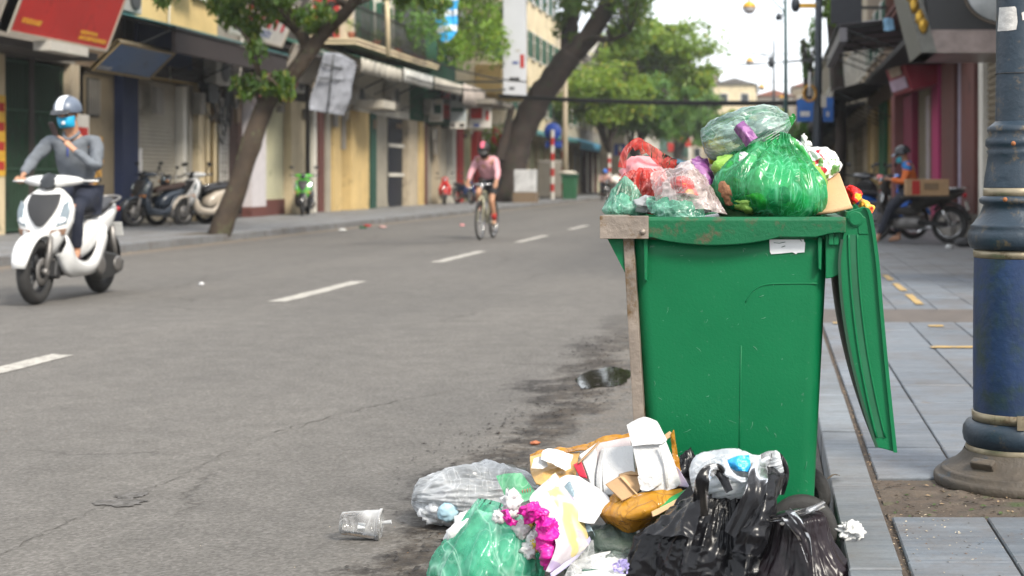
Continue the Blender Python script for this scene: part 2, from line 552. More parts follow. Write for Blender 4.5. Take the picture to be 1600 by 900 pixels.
# centre line dashes
for (y0, y1) in ((-6.1, -3.4), (.0, 2.65), (6.1, 8.77), (12.58, 15.12), (18.6, 21.5), (24.46, 27.6), (30.8, 33.8), (37, 39.8), (43, 45.8), (49.2, 52), (55.2, 58), (61.4, 64.2), (67.5, 70.2)):
    mb = MB()
    n = 14
    P = np.zeros((n, 3, 3))
    for i in range(n):
        for j in range(3):
            jit = (random.uniform(-.012, .012) if j != 1 else 0)
            P[i, j] = (-4.37 + (j - 1) * .085 + jit, y0 + (y1 - y0) * i / (n - 1) + (random.uniform(-.03, .03) if i in (0, n - 1) else 0), .004)
    mb.grid(P[:, ::-1], 0, False)
    tag(mb.build('lane_marking', M_PAINT, road))

# ---- right pavement: base slab, slate tiles, kerb stones, soil pit
PZ = .10
mb = MB()
mb.box(.20, 3.35, -8, 420, -.01, PZ - .012)
pav = tag(mb.build('pavement', M_JOINT), kind='structure')
_tm = {}
def slab(x0, x1, y0, y1, z1, name, mt, par, thick=.03, inset=.0035):
    """one stone: its own object, mesh shared between stones of equal size; slightly uneven"""
    w, d = round(x1 - x0, 3), round(y1 - y0, 3)
    k = (w, d, name, mt.name)
    if k not in _tm:
        mb_ = MB(); a, b = w / 2 - inset, d / 2 - inset; e = .004
        mb_.loft([[(-a, -b, -thick), (a, -b, -thick), (a, b, -thick), (-a, b, -thick)],
                  [(-a, -b, -e), (a, -b, -e), (a, b, -e), (-a, b, -e)],
                  [(-a + e, -b + e, 0), (a - e, -b + e, 0), (a - e, b - e, 0), (-a + e, b - e, 0)]], 0, True, False)
        o = mb_.build(name, mt, par)
        _tm[k] = o.data
    else:
        o = bpy.data.objects.new(name, _tm[k]); COL.objects.link(o); o.parent = par
    o.location = ((x0 + x1) / 2, (y0 + y1) / 2, z1 + random.uniform(-.0022, .0022))
    o.rotation_euler = (random.uniform(-.004, .004), random.uniform(-.004, .004), random.uniform(-.003, .003))
    return o
xs = [.347, .624, .95, 1.26, 1.57, 1.88, 2.19, 2.5, 2.81, 3.12, 3.33]
ys = [2.64, 3.14, 3.64, 4.13, 4.69, 5.21, 5.73, 6.25, 6.78] + [6.78 + .5 * k for k in range(1, 17)]
for i in range(len(xs) - 1):
    for j in range(len(ys) - 1):
        if abs(ys[j] - 4.13) < .01 and i < 3: continue          # the soil pit of the lamp post
        if xs[i] > .19 * ys[j + 1] + .5: continue
        if 9.7 < ys[j] < 10.5: continue
        slab(xs[i], xs[i + 1], ys[j], ys[j + 1], PZ, 'paving_slab', M_TILE, pav)
y = 1.6
while y < 40:
    slab(.19, .331, y, y + .98, PZ + .004, 'kerb_stone', M_KERB, pav, .12, .004); y += .98
# drain strip of dark stone across the pavement
mb = MB(); mb.box(.342, 3.3, 9.78, 10.78, PZ - .01, PZ - .001); mb.build('drain_strip', mat('dark_strip', (.10, .085, .075), .9, var=.3, vs=7, bump=.5), pav)
# further paving, slabs too small to tell apart
mb = MB()
y = 15.0 - .22
while y < 60:
    for i in range(len(xs) - 1):
        mb.box(xs[i] + .004, xs[i + 1] - .004, y + .004, y + .496, PZ - .011, PZ + random.uniform(-.001, .001))
    y += .5
y = 40.
while y < 90:
    mb.box(.19, .335, y + .004, y + .976, -.005, PZ + .004); y += .98
tag(mb.build('far_paving', M_TILE2, pav), kind='stuff')
mb = MB(); mb.box(.2, 3.3, 60, 420, PZ - .012, PZ); mb.build('far_pavement_slab', M_TILE2, pav)

# soil pit: uneven earth
n = 34
P = np.zeros((n, n, 3))
for i in range(n):
    for j in range(n):
        P[i, j] = (.342 + (1.255 - .342) * i / (n - 1), 4.135 + .55 * j / (n - 1), 0)
q = P.reshape(-1, 3)
P[:, :, 2] = (PZ - .012 + .012 * fbm(q * 9, 3)).reshape(n, n)
mb = MB(); mb.grid(P); soil = mb.build('soil_patch', M_SOIL, pav)

# husks, crumbs and dead leaves lying about (nobody could count them)
mb = MB()
def crumb(x, y, z, s, mi):
    a = random.uniform(0, 6.28); b = random.uniform(.35, .9)
    u = Vector((math.cos(a), math.sin(a), random.uniform(-.15, .15))) * s
    w = Vector((-math.sin(a), math.cos(a), random.uniform(-.15, .15))) * s * b * .6
    c = Vector((x, y, z + s * .25 + .001))
    mb.add([c - u, c - w * .8 - u * .2, c + w * -.9 + u * .5, c + u, c + w + Vector((0, 0, s * .25)), c + w * .7 - u * .6], [(0, 1, 2, 3, 4, 5)], mi)
for k in range(170):
    crumb(random.gauss(.42, .10), random.gauss(3.95, .2), PZ, random.uniform(.002, .006), random.choice((0, 0, 1, 2)))
for k in range(120):
    crumb(random.uniform(.35, .95), random.uniform(3.5, 4.7), PZ, random.uniform(.002, .005), random.choice((0, 1, 2)))
for k in range(90):
    crumb(random.gauss(.345, .008), random.uniform(2.9, 8), PZ, random.uniform(.002, .006), random.choice((1, 2, 2)))
for k in range(150):
    crumb(random.gauss(.16, .06), random.gauss(3.95, .3), .001, random.uniform(.003, .008), random.choice((1, 2, 2)))
for k in range(320):
    crumb(random.gauss(-1.0, .22), random.uniform(3.6, 9), .001, random.uniform(.002, .006), random.choice((1, 2, 2, 2)))
for k in range(260):
    crumb(random.uniform(-4, 0), random.uniform(3.6, 9), .001, random.uniform(.0015, .004), random.choice((0, 1, 2, 2)))
for k in range(160):
    crumb(-9.6 + abs(random.gauss(0, .25)), random.uniform(12, 60), .001, random.uniform(.006, .03), random.choice((0, 1, 2, 2)))
tag(mb.build('litter_crumbs', [mat('husk', (.5, .42, .30), .8, bump=0), mat('crumb_brown', (.16, .09, .045), .8, bump=0), mat('crumb_dark', (.05, .04, .03), .8, bump=0)]), kind='stuff')

# puddles in the gutter
def m_water():
    m, nt, out = _nt('gutter_water')
    t = N(nt, 'ShaderNodeTexCoord')
    p = N(nt, 'ShaderNodeBsdfPrincipled', Roughness=.04)
    p.inputs['Base Color'].default_value = (.012, .012, .006, 1)
    p.inputs['Specular IOR Level'].default_value = .30
    b = N(nt, 'ShaderNodeBump', Strength=.01, Distance=.01)
    nt.links.new(noise(nt, t.outputs['Object'], 12, 3), b.inputs['Height']); nt.links.new(b.outputs[0], p.inputs['Normal'])
    nt.links.new(p.outputs[0], out.inputs[0])
    return m
M_WATER = m_water()
def puddle(cx, cy, rx, ry, seed):
    mb = MB(); n = 60; pts = []
    a = np.arange(n) / n * 2 * PI
    k = 1 + .24 * fbm(np.stack([np.cos(a) * 1.3 + seed, np.sin(a) * 1.3, a * 0], 1), 4)
    pts = [(cx, cy, .0045)] + [(cx + rx * k[i] * math.cos(a[i]), cy + ry * k[i] * math.sin(a[i]), .0045) for i in range(n)]
    mb.add(pts, [(0, 1 + i, 1 + (i + 1) % n) for i in range(n)])
    return tag(mb.build('puddle', M_WATER), kind='structure')
puddle(-.90, 7.75, .15, .40, 3)
puddle(-1.0, 5.2, .09, .18, 8)

# left pavement
mb = MB(); mb.box(-13.6, -9.74, -8, 420, -.01, .12)
lpav = tag(mb.build('far_side_pavement', M_TILE2), kind='structure')
y = 12.0
while y < 61:
    slab(-9.74, -9.6, y, y + 1.0, .122, 'kerb_stone', M_TILE2, lpav, .125, .006); y += 1.0
mb = MB(); mb.box(-9.735, -9.605, 61, 400, -.005, .12); mb.box(-9.735, -9.605, -8, 12, -.005, .12); mb.build('far_kerb', M_TILE2, lpav)
mb = MB()
y = 14.0
while y < 60:
    for i in range(9):
        if random.random() < .97:
            x0 = -13.4 + i * .405
            mb.box(x0 + .006, x0 + .399, y + .006, y + .394, .119, .123 + random.uniform(0, .002))
    y += .4
tag(mb.build('far_side_tiles', M_TILE2, lpav), kind='stuff')

# yellow parking lines on the slate
def paint(par, name, x0, x1, y0, y1, mt):
    mb = MB(); mb.add([(x0, y0, PZ + .0068), (x1, y0, PZ + .0068), (x1, y1, PZ + .0068), (x0, y1, PZ + .0068)], [(0, 1, 2, 3)])
    return mb.build(name, mt, par)
for (a, b) in ((11.15, 12.1), (12.5, 13.4), (13.8, 14.6)):
    paint(pav, 'yellow_dash', 1.135, 1.20, a, b, M_YEL)
for (x0, x1, y0) in ((.93, 1.22, 8.25), (1.05, 1.15, 9.45), (.55, .68, 9.6), (1.15, 1.25, 7.35), (.42, .5, 9.65)):
    paint(pav, 'yellow_dash', x0, x1, y0, y0 + .09, M_YEL)

# long repaired crack across the near lane, with a dark spill beside it
def crack(pts, w, seed, name='road_crack'):
    rs = random.Random(seed); P = bez([(-0 + (px - 1205) * (2400 / (py - 281)) / FPX, 2400 / (py - 281), 0) for px, py in pts], 14); mb = MB(); L_, R_ = [], []
    for i, p in enumerate(P):
        t = (P[min(i + 1, len(P) - 1)] - P[max(0, i - 1)]).normalized(); n = Vector((-t.y, t.x, 0)); c = p + n * rs.uniform(-.02, .02); ww = w * rs.uniform(.2, 1.0)
        L_.append((c.x - n.x * ww, c.y - n.y * ww, .0025)); R_.append((c.x + n.x * ww, c.y + n.y * ww, .0025))
    mb.grid(np.array([L_, R_]), smooth=False); return mb.build(name, M_CRACK, road)
M_CRACK = mat('crack_dirt', (.075, .067, .058), .95, var=.4, vs=30, bump=0)
crack([(-60, 890), (20, 858), (110, 815), (200, 778), (290, 738), (400, 690), (520, 650)], .0022, 2)
crack([(430, 676), (560, 640), (700, 612)], .004, 5)
crack([(-40, 560), (160, 548), (380, 540), (560, 520)], .003, 7)
def stain_shadow(px, py, rx, ry, seed):
    Y = 2400 / (py - 281); X = (px - 1205) * Y / FPX; a = np.arange(70) / 70 * 2 * PI
    k = 1 + .40 * fbm(np.stack([np.cos(a) * 1.2 + seed, np.sin(a) * 2, a * 0], 1), 4)
    mb = MB(); pts = [(X, Y, .0035)] + [(X + rx * k[i] * math.cos(a[i]), Y + ry * k[i] * math.sin(a[i]), .0035) for i in range(70)]
    mb.add(pts, [(0, 1 + i, 1 + (i + 1) % 70) for i in range(70)]); mb.build('road_stain_shadow', mat('road_stain_shadow', (.060, .054, .047), .9, var=.5, vs=25, bump=.4, wear=(.112, .105, .098), wearamt=.19, wscale=38), road)
stain_shadow(188, 786, .085, .06, 3); stain_shadow(205, 775, .05, .05, 9); stain_shadow(640, 378, .9, 1.0, 6)  # the last, wide patch is a dark shadow painted on the road by the cyclist
# twigs, grit and scraps in the soil pit
mb = MB()
for k in range(420):
    crumb(random.uniform(.36, 1.2), random.uniform(4.15, 4.66), PZ - .010, random.uniform(.003, .012), random.choice((0, 0, 0, 1, 2)))
for k in range(420):
    crumb(random.gauss(.339, .006), random.uniform(2.8, 9), PZ - .004, random.uniform(.002, .007), random.choice((0, 1)))
tag(mb.build('soil_debris', [mat('soil_clod', (.06, .045, .032), .9, bump=0), mat('dry_bits', (.24, .17, .10), .9, bump=0), mat('moss_bits', (.05, .08, .02), .9, bump=0)]), kind='stuff')
# low edge of the kerb dirt: gravelly crust beside the gutter
mb = MB()
for k in range(1500):
    y = random.uniform(3.7, 10); x = -1.0 + .14 * math.sin(y * 1.9) + random.gauss(0, .13)
    crumb(x, y, .001, random.uniform(.003, .011) * (1 if random.random() < .9 else 1.8), 0)
tag(mb.build('gutter_grit', [mat('wet_grit', (.035, .030, .027), .8, var=.5, vs=30, bump=0)]), kind='stuff')
# ================================================================ WHEELIE BIN
M_BING = mat('bin_green_plastic', (.001, .122, .043), .5, spec=.28, var=.10, vs=4, bump=.12, bs=140, wear=(.09, .17, .12), wearamt=-.02, wscale=60)
M_BINRIM = mat('bin_rim_plastic', (.003, .095, .036), .5, spec=.3, var=.16, vs=9, bump=.2, bs=90, wear=(.07, .065, .035), wearamt=.085, wscale=19)
M_BINDK = mat('bin_dark_recess', (.008, .045, .022), .6, bump=0)
M_STEEL = mat('dirty_steel', (.24, .20, .165), .5, .35, var=.35, vs=11, bump=.3, bs=60, wear=(.13, .08, .035), wearamt=.09, wscale=13)
M_RUBBER = mat('rubber', (.025, .024, .023), .75, var=.3, vs=20, bump=.3)
M_SCUFF = mat('scuff', (.16, .30, .22), .8, bump=0)
M_STICK = mat('white_sticker', (.72, .74, .74), .5, var=.06, vs=20, bump=.05)
M_INK = mat('faded_ink', (.05, .12, .09), .6, bump=0)

B = thing('wheelie_bin', 'big green wheelie bin overflowing with rubbish at the road edge, lid hanging open', 'wheelie bin', (-.12, 4.18, 0))
def bp(mb, name, m, par=None, **k):
    return mb.build(name, m, par or B, world=True, **k)
mb = MB()
rings = []
def bring(z, x0, x1, y0, y1, rad=.045, n=6): return rrect((x0 + x1) / 2, (y0 + y1) / 2, (x1 - x0) / 2, (y1 - y0) / 2, rad, z, n)
Z0, Z1 = .045, .925
def bsec(t, ins=0.0, rad=.045):
    x0 = -.335 + (-.395 + .335) * t; x1 = .115 + (.158 - .115) * t
    y0 = 4.00 + (3.935 - 4.00) * t; y1 = 4.385 + (4.445 - 4.385) * t
    return bring(Z0 + (Z1 - Z0) * t, x0 + ins, x1 - ins, y0 + ins, y1 - ins, rad)
rings = [bring(Z0 - .0, -.30, .08, 4.04, 4.35, .04)] + [bsec(t) for t in (.012, .03, .2, .4, .6, .8, .93, 1.0)]
rings += [bsec(1.0, .006), bsec(.85, .008), bsec(.72, .01)]
mb.loft(rings, 0, True, True)
bp(mb, 'body', M_BING)
# rim: overhanging band with the drooping middle on the near and far side
def rimpart():
    mb = MB()
    zt = .978
    def edge(x):      # lower edge height on the long sides
        z = .922
        if x > .12: z += .012 * min(1, (x - .12) / .05)
        d = (x + .155) / .17
        if abs(d) < 1: z -= .022 * (math.cos(d * PI / 2) ** .7)
        return z
    xs_ = np.linspace(-.465, .205, 48)
    for (ya, yb, s) in ((3.90, 3.935, 1), (4.447, 4.482, -1)):
        rr = []
        for x in xs_:
            z0 = edge(x)
            rr.append([(x, ya, z0), (x, yb, z0 + .004), (x, yb, zt), (x, ya + (.008 if s > 0 else 0), zt), (x, ya, zt - .008)])
        mb.loft(rr, 0, True, False)
    mb.box(-.465, -.40, 3.937, 4.445, .922, .977)
    mb.box(.166, .203, 3.937, 4.445, .935, .976)
    # collar under the rim sloping in to the body
    mb.loft([bring(.93, -.452, .176, 3.912, 4.462, .05), bring(.915, -.40, .163, 3.932, 4.447, .05)], 0, False, True)
    return mb
bp(rimpart(), 'rim', M_BINRIM, bevel=.003)
# front nose wedge and ribs
for yy in (3.93, 4.43):
    mb = MB(); mb.prism([(-.455, .922), (-.385, .922), (-.375, .80), (-.392, .80)], 'y', yy, yy + .012)
    bp(mb, 'nose_web', M_BING)
for xx in (-.352, .128):
    mb = MB(); mb.prism([(xx, .921), (xx + .012, .921), (xx + .010, .83 if xx > 0 else .80), (xx + .002, .835 if xx > 0 else .805)], 'y', 3.921, 3.95)
    bp(mb, 'rib', M_BING, bevel=.002)
# rear brackets under the hinge
for yy in (3.925, 4.437):
    mb = MB()
    o = [(.150, .93), (.245, .985), (.252, .96), (.240, .905), (.218, .882)]
    o += [(.218 - .068 * (1 - math.cos(a)), .882 - .075 * math.sin(a)) for a in np.linspace(.1, PI / 2, 7)]
    mb.prism(o[::-1], 'y', yy, yy + .018)
    mb.box(.158, .172, yy - .010, yy + .0, .90, .965)
    mb.box(.172, .186, yy - .010, yy + .0, .90, .925)
    bp(mb, 'hinge_bracket', M_BING, bevel=.0025)
mb = MB(); mb.tube([(.232, 3.905, .972), (.232, 4.475, .972)], .016, 14); bp(mb, 'hinge_pin', M_BING)
# embossed outline on the near side
def emb(px): return [W(a, b, 3.945 + (b - 340) * .00013) for a, b in px]
def near_y(z): return 4.00 + (3.935 - 4.00) * (z - Z0) / (Z1 - Z0)
def on_face(px, py):
    Y = 3.95
    for _ in range(4):
        w = W(px, py, Y); Y = near_y(w.z)
    return W(px, py, Y)
l1 = [on_face(*p) for p in bez([(1277, 443, 0), (1230, 443, 0), (1195, 445, 0), (1176, 455, 0), (1165, 472, 0)], 5) for p in [(p[0], p[1])]]
l2 = [on_face(px_, py_) for px_, py_ in ((1158, 540), (1157, 600), (1156, 660), (1155, 735))]
for l in (l1, l2):
    mb = MB(); mb.tube(l, .0022, 6); bp(mb, 'moulded_line', M_BING)
_rs = random.Random(5)
for k in range(46):
    px_, py_ = _rs.uniform(1020, 1265), _rs.uniform(385, 770); dx_, dy_ = _rs.gauss(0, 5), _rs.gauss(0, 5)
    mb = MB(); mb.tube([on_face(px_, py_) + Vector((0, -.0006, 0)), on_face(px_ + dx_ / 2 + 1, py_ + dy_ / 2) + Vector((0, -.0006, 0)), on_face(px_ + dx_, py_ + dy_) + Vector((0, -.0006, 0))], _rs.uniform(.0004, .0011), 4, flat=.5); bp(mb, 'scratch', M_SCUFF)
# steel brace up the front edge and bracket round the nose
mb = MB()
t0 = W(983, 374, 3.93); b0 = W(1010, 850, 3.98)
mb.obox((0, 0, 0), (0, 0, 0))
mb = MB()
mb.loft([[(b0.x - .016, b0.y - .008, .05), (b0.x + .016, b0.y - .008, .05), (b0.x + .016, b0.y + .05, .05), (b0.x - .016, b0.y + .05, .05)],
         [(t0.x - .016, t0.y - .010, .921), (t0.x + .013, t0.y - .010, .921), (t0.x + .013, t0.y + .05, .921), (t0.x - .016, t0.y + .05, .921)]], 0, True, False)
bp(mb, 'steel_brace', M_STEEL, bevel=.002)
mb = MB(); mb.box(-.4695, -.336, 3.893, 3.90, .9185, .9815); mb.box(-.4695, -.463, 3.90, 4.49, .9185, .9815); mb.box(-.463, -.40, 3.9, 4.485, .9785, .9815); mb.box(-.4695, -.336, 4.483, 4.49, .9185, .9815)
br = bp(mb, 'corner_bracket', M_STEEL, bevel=.0015)
mb = MB(); mb.lathe([(0, -.007), (.005, -.0065), (.008, -.003), (.0085, 0)], (-.351, 3.893, .938), 12, axis='y'); bp(mb, 'bolt', M_STEEL, br)
# sticker with two smeared strokes
mb = MB()
s = [on_face(a, b) for a, b in ((1202, 372), (1215, 371), (1240, 370), (1256, 370), (1256, 377), (1258, 379), (1257, 394), (1246, 395), (1244, 397), (1238, 394), (1220, 396), (1205, 397), (1203, 393))]
mb.add([(p.x, p.y - .0035, p.z) for p in s], [tuple(range(len(s)))[::-1]])
mb.add([(p.x, p.y - .0020, p.z) for p in s], [tuple(range(len(s)))])
stk = bp(mb, 'sticker', M_STICK)
for pts in (((1209, 379), (1218, 380), (1227, 378)), ((1221, 386), (1227, 384)), ((1248, 372), (1253, 377))):
    mb = MB(); mb.tube([on_face(*p) + Vector((0, -.0045, 0)) for p in pts], .0022, 6, flat=.4)
    bp(mb, 'ink_stroke', M_INK, stk)
# wheels
wh0 = None
for yc in (3.972, 4.41):
    mb = MB(); mb.lathe([(.062, -.026), (.085, -.028), (.098, -.020), (.1005, 0), (.098, .020), (.085, .028), (.062, .026)], (.085, yc, .1005), 32, axis='y')
    w_ = bp(mb, 'wheel', M_RUBBER)
    mb = MB(); mb.lathe([(0, -.024), (.018, -.024), (.02, -.012), (.055, -.010), (.063, -.024), (.063, .024), (.055, .010), (.0, .012)], (.085, yc, .1005), 24, axis='y')
    bp(mb, 'wheel_hub', mat('bin_hub', (.04, .04, .04), .6), w_)
mb = MB(); mb.tube([(.085, 3.95, .1005), (.085, 4.43, .1005)], .011, 8); bp(mb, 'axle', M_STEEL)
# lid hanging down behind: dished shell
outer = [W(a, b, 4.0) for a, b in ((1346, 322), (1356, 335), (1366, 400), (1372, 470), (1380, 560), (1387, 630), (1394, 697))]
inner = [W(a, b, 4.0) for a, b in ((1321, 330), (1314, 372), (1310, 410), (1314, 470), (1325, 540), (1344, 618), (1367, 690))]
oo = bez(outer, 6); ii = bez(inner, 6)
LY0, LY1 = 3.915, 4.46
mb = MB()
rr = []
for a, b in zip(oo, ii):
    rr.append([(b.x, b.z), (a.x, a.z)])
# the dished shell: near cheek, top sheet, far cheek; open to the right
def cheek(y0, y1):
    mb.loft([[(b.x, y0, b.z), (a.x, y0, a.z), (a.x, y1, a.z), (b.x, y1, b.z)] for a, b in zip(oo, ii)], 0, True, False)
cheek(LY0, LY0 + .012); cheek(LY1 - .012, LY1)
mb.loft([[(b.x, LY0 + .012, b.z), (b.x + .007, LY0 + .012, b.z), (b.x + .007, LY1 - .012, b.z), (b.x, LY1 - .012, b.z)] for b in ii], 0, True, False)
lid = bp(mb, 'lid', M_BING, bevel=.0025)
for (ya_, yb_) in ((LY0 - .010, LY0 + .014), (LY1 - .014, LY1 + .010)):
    mb = MB()
    mb.loft([[(a.x - .004, ya_, a.z), (a.x + .006, ya_, a.z), (a.x + .006, yb_, a.z), (a.x - .004, yb_, a.z)] for a in oo[2:]], 0, True, False)
    bp(mb, 'lid_lip', M_BING, lid)
mb = MB()
mb.loft([[(b.x - .005, LY0 - .004, b.z), (b.x + .003, LY0 - .004, b.z), (b.x + .003, LY1 + .004, b.z), (b.x - .005, LY1 + .004, b.z)] for b in ii[6:]], 0, True, False)
bp(mb, 'lid_edge', M_BINDK, lid)
# slot along the cheek
mb = MB(); k0, k1 = 7, len(oo) - 2
cen = [ii[k] * .62 + oo[k] * .38 for k in range(k0, k1)]
mb.loft([[(p.x - .009, LY0 - .0015, p.z), (p.x + .009, LY0 - .0015, p.z), (p.x + .009, LY0 + .004, p.z), (p.x - .009, LY0 + .004, p.z)] for p in cen], 0, True, False)
sl = bp(mb, 'slot', mat('slot_green', (.005, .10, .04), .5, bump=0), lid)
for off in (-.012, .012):
    mb = MB(); mb.tube([(p.x + off, LY0 - .002, p.z) for p in cen], .0035, 6); bp(mb, 'slot_ridge', M_BING, lid)
for yy in (3.93, 4.2, 4.44):
    mb = MB(); mb.tube([(.232, yy - .02, .972), (.232, yy + .02, .972)], .022, 14)
    mb.prism([(.235, .990), (.262, .975), (.268, .93), (.240, .93)], 'y', yy - .018, yy + .018)
    bp(mb, 'lid_hinge', M_BING, lid, bevel=.002)

# ================================================================ LAMP POST (cast iron)
M_IRON = mat('blue_iron_paint', (.012, .026, .042), .45, var=.3, vs=6, bump=.35, bs=30, wear=(.10, .075, .045), wearamt=.055, wscale=17)
M_IRONB = mat('blue_wrap', (.010, .032, .095), .55, var=.45, vs=5, bump=.3, bs=25, wear=(.016, .036, .040), wearamt=.13, wscale=7)
M_RUSTY = mat('rusty_foot', (.075, .06, .045), .7, var=.4, vs=10, bump=.5, bs=30, wear=(.03, .05, .07), wearamt=.06, wscale=8)
M_BRASS = mat('steel_band', (.30, .25, .17), .4, .7, var=.3, vs=16, bump=.1, wear=(.13, .09, .05), wearamt=.05)
LX, LY = .8126, 4.69
L = thing('lamp_post', 'dark blue cast iron lamp post with moulded base on the slate pavement', 'lamp post', (LX, LY, PZ))
def rz(px, py):
    c = LX * FPX / LY + 1205
    return ((c - px) * LY / FPX, CH - (py - 281) * LY / FPX - PZ)
def lp(pts): return [rz(*p) for p in pts]
mb = MB(); mb.lathe([(.25, -.02), (.272, -.016), (.276, -.008), (.276, .012), (.270, .020), (.254, .022), (.253, .033), (.247, .038), (.232, .040), (.226, .040)], n=64)
mb.build('foot', M_RUSTY, L)
mb = MB(); mb.lathe([(.246, .034), (.232, .043), (.212, .054), (.196, .067), (.184, .080), (.175, .096)], n=64); mb.build('foot_flare', M_RUSTY, L)
mb = MB(); mb.lathe(lp([(1509, 702), (1508, 697), (1510, 692)]), n=64); mb.build('band', M_BRASS, L)
prof = [(1511, 692), (1506, 686), (1504, 676), (1505, 666), (1510, 658), (1519, 655)]
mb = MB(); mb.lathe(lp(prof), n=64); mb.build('lower_moulding', M_IRON, L)
mb = MB(); mb.lathe(lp([(1521, 640), (1520.5, 560), (1521, 480), (1522, 402)]), n=64); mb.build('painted_shaft', M_IRONB, L)
mb = MB(); mb.lathe(lp([(1521, 655), (1519, 654), (1518.5, 641), (1521, 640)]), n=64)
mb.obox((-.02, -.168, lp([(0, 648)])[0][1]), (.022, .012, .045)); mb.build('band', M_BRASS, L)
mb = MB(); mb.lathe(lp([(1523, 402), (1521, 401), (1521, 390), (1524, 389)]), n=64); mb.build('band', M_BRASS, L)
mb = MB(); mb.lathe(lp([(1524, 389), (1517, 387), (1513, 380), (1512, 372), (1513, 362), (1518, 356), (1516, 353), (1520, 350), (1531, 335), (1537, 320), (1531, 317), (1530, 312), (1533, 308), (1537, 306)]), n=64); mb.build('middle_moulding', M_IRON, L)
mb = MB(); mb.lathe(lp([(1538, 307), (1536.5, 306), (1536.5, 294), (1539, 293)]), n=64); mb.build('band', M_BRASS, L)
mb = MB(); mb.lathe(lp([(1537, 293), (1538, 280), (1541, 262), (1544, 242), (1541, 236), (1545, 233), (1540, 228), (1540, 219), (1546, 211), (1543, 206), (1543, 199), (1548, 196), (1555, 190)]), n=64); mb.build('upper_moulding', M_IRON, L)
top = 3.95
mb = MB(); mb.lathe(lp([(1555, 191), (1556, 120), (1556.5, 40), (1557, 0)]) + [(.070, 2.2), (.062, 3.2), (.055, top)], n=48); mb.build('shaft', M_IRON, L)
mb = MB()
for s_ in (1, -1):
    pts = bez([(0, 0, top - .15), (s_ * .25, 0, top + .05), (s_ * .55, 0, top + .02), (s_ * .62, 0, top - .15)], 8)
    mb.tube(pts, .018, 8)
mb.build('arm', M_IRON, L)
for s_ in (1, -1):
    mb = MB(); mb.lathe([(.0, .02), (.05, 0), (.09, -.06), (.1, -.14), (.07, -.24), (0, -.27)], (s_ * .62, 0, top - .15), 20); mb.build('lantern', mat('opal_glass', (.8, .78, .7), .3, bump=0), L)
# inspection cover, bolt ends, torn sticker, wire
mb = MB(); mb.obox((-.135, -.150, .070), (.085, .03, .032), (.5, 0, -.72)); mb.build('inspection_cover', M_RUSTY, L, bevel=.006)
for (px_, py_) in ((1573, 226), (1562, 311)):
    r_, z_ = rz(px_, py_); a = -.5 * PI - math.asin(max(-1, min(1, r_ / .14)))
    mb = MB(); mb.ell((.152 * math.cos(a), .152 * math.sin(a), z_), (.008, .008, .008), 8, 6); mb.build('bolt', mat('rust', (.25, .09, .03), .8), L)
def wrap(pts, r, name, m, off=.0015):
    """flat piece laid round the shaft: pts in pixels"""
    mb = MB(); c = LX * FPX / LY + 1205
    us = [p[0] for p in pts]; vs_ = [p[1] for p in pts]
    n = 14
    rows = []
    lo, hi = min(us), max(us)
    # scan columns: top and bottom edge of the outline
    for i in range(n + 1):
        x = lo + (hi - lo) * i / n
        ysx = []
        for k in range(len(pts)):
            (x0, y0), (x1, y1) = pts[k], pts[(k + 1) % len(pts)]
            if (x0 - x) * (x1 - x) <= 0 and x0 != x1:
                ysx.append(y0 + (y1 - y0) * (x - x0) / (x1 - x0))
        if len(ysx) < 2: continue
        xx = (x - c) * (LY - r) / FPX
        a = math.asin(max(-.999, min(.999, xx / (r + off))))
        col_ = []
        for yy in (min(ysx), max(ysx)):
            z = CH - (yy - 281) * (LY - r * math.cos(a)) / FPX - PZ
            col_.append(((r + off) * math.sin(a), -(r + off) * math.cos(a), z))
        rows.append(col_)
    mb.grid(np.array(rows))
    return mb.build(name, m, L)
rs = rz(1556.5, 60)[0]
wrap([(1557, 12), (1580, 10), (1583, 14), (1584, 34), (1577, 31), (1573, 36), (1579, 39), (1583, 46), (1570, 48), (1556.5, 49)], rs, 'torn_sticker', mat('torn_paper', (.55, .53, .50), .8, var=.25, vs=40, bump=.4))
wrap([(1590, 20), (1595, 18), (1594, 26), (1597, 30), (1592, 32)], rs, 'torn_sticker', _MC['torn_paper'])
mb = MB(); zw = rz(0, 116)[1]
mb.tube([((rs + .003) * math.cos(a), (rs + .003) * math.sin(a), zw) for a in np.linspace(0, 2 * PI, 40)], .0015, 5, caps=False); mb.build('tie_wire', M_RUBBER, L)
# ================================================================ RUBBISH
def cat1(a, n):
    """Catmull-Rom resample of an (k,3) array to n rows"""
    a = np.asarray(a, float); k = len(a)
    t = np.linspace(0, k - 1, n); i = np.minimum(t.astype(int), k - 2); f = (t - i)[:, None]
    sh = (slice(None),) + (None,) * (a.ndim - 1)
    f = (t - i).reshape((-1,) + (1,) * (a.ndim - 1))
    p0 = a[np.maximum(i - 1, 0)]; p1 = a[i]; p2 = a[i + 1]; p3 = a[np.minimum(i + 2, k - 1)]
    return .5 * (2 * p1 + (p2 - p0) * f + (2 * p0 - 5 * p1 + 4 * p2 - p3) * f ** 2 + (3 * p1 - p0 - 3 * p2 + p3) * f ** 3)
def lin1(a, n):
    a = np.asarray(a, float); k = len(a)
    t = np.linspace(0, k - 1, n); i = np.minimum(t.astype(int), k - 2)
    f = (t - i).reshape((-1,) + (1,) * (a.ndim - 1))
    return a[i] * (1 - f) + a[i + 1] * f
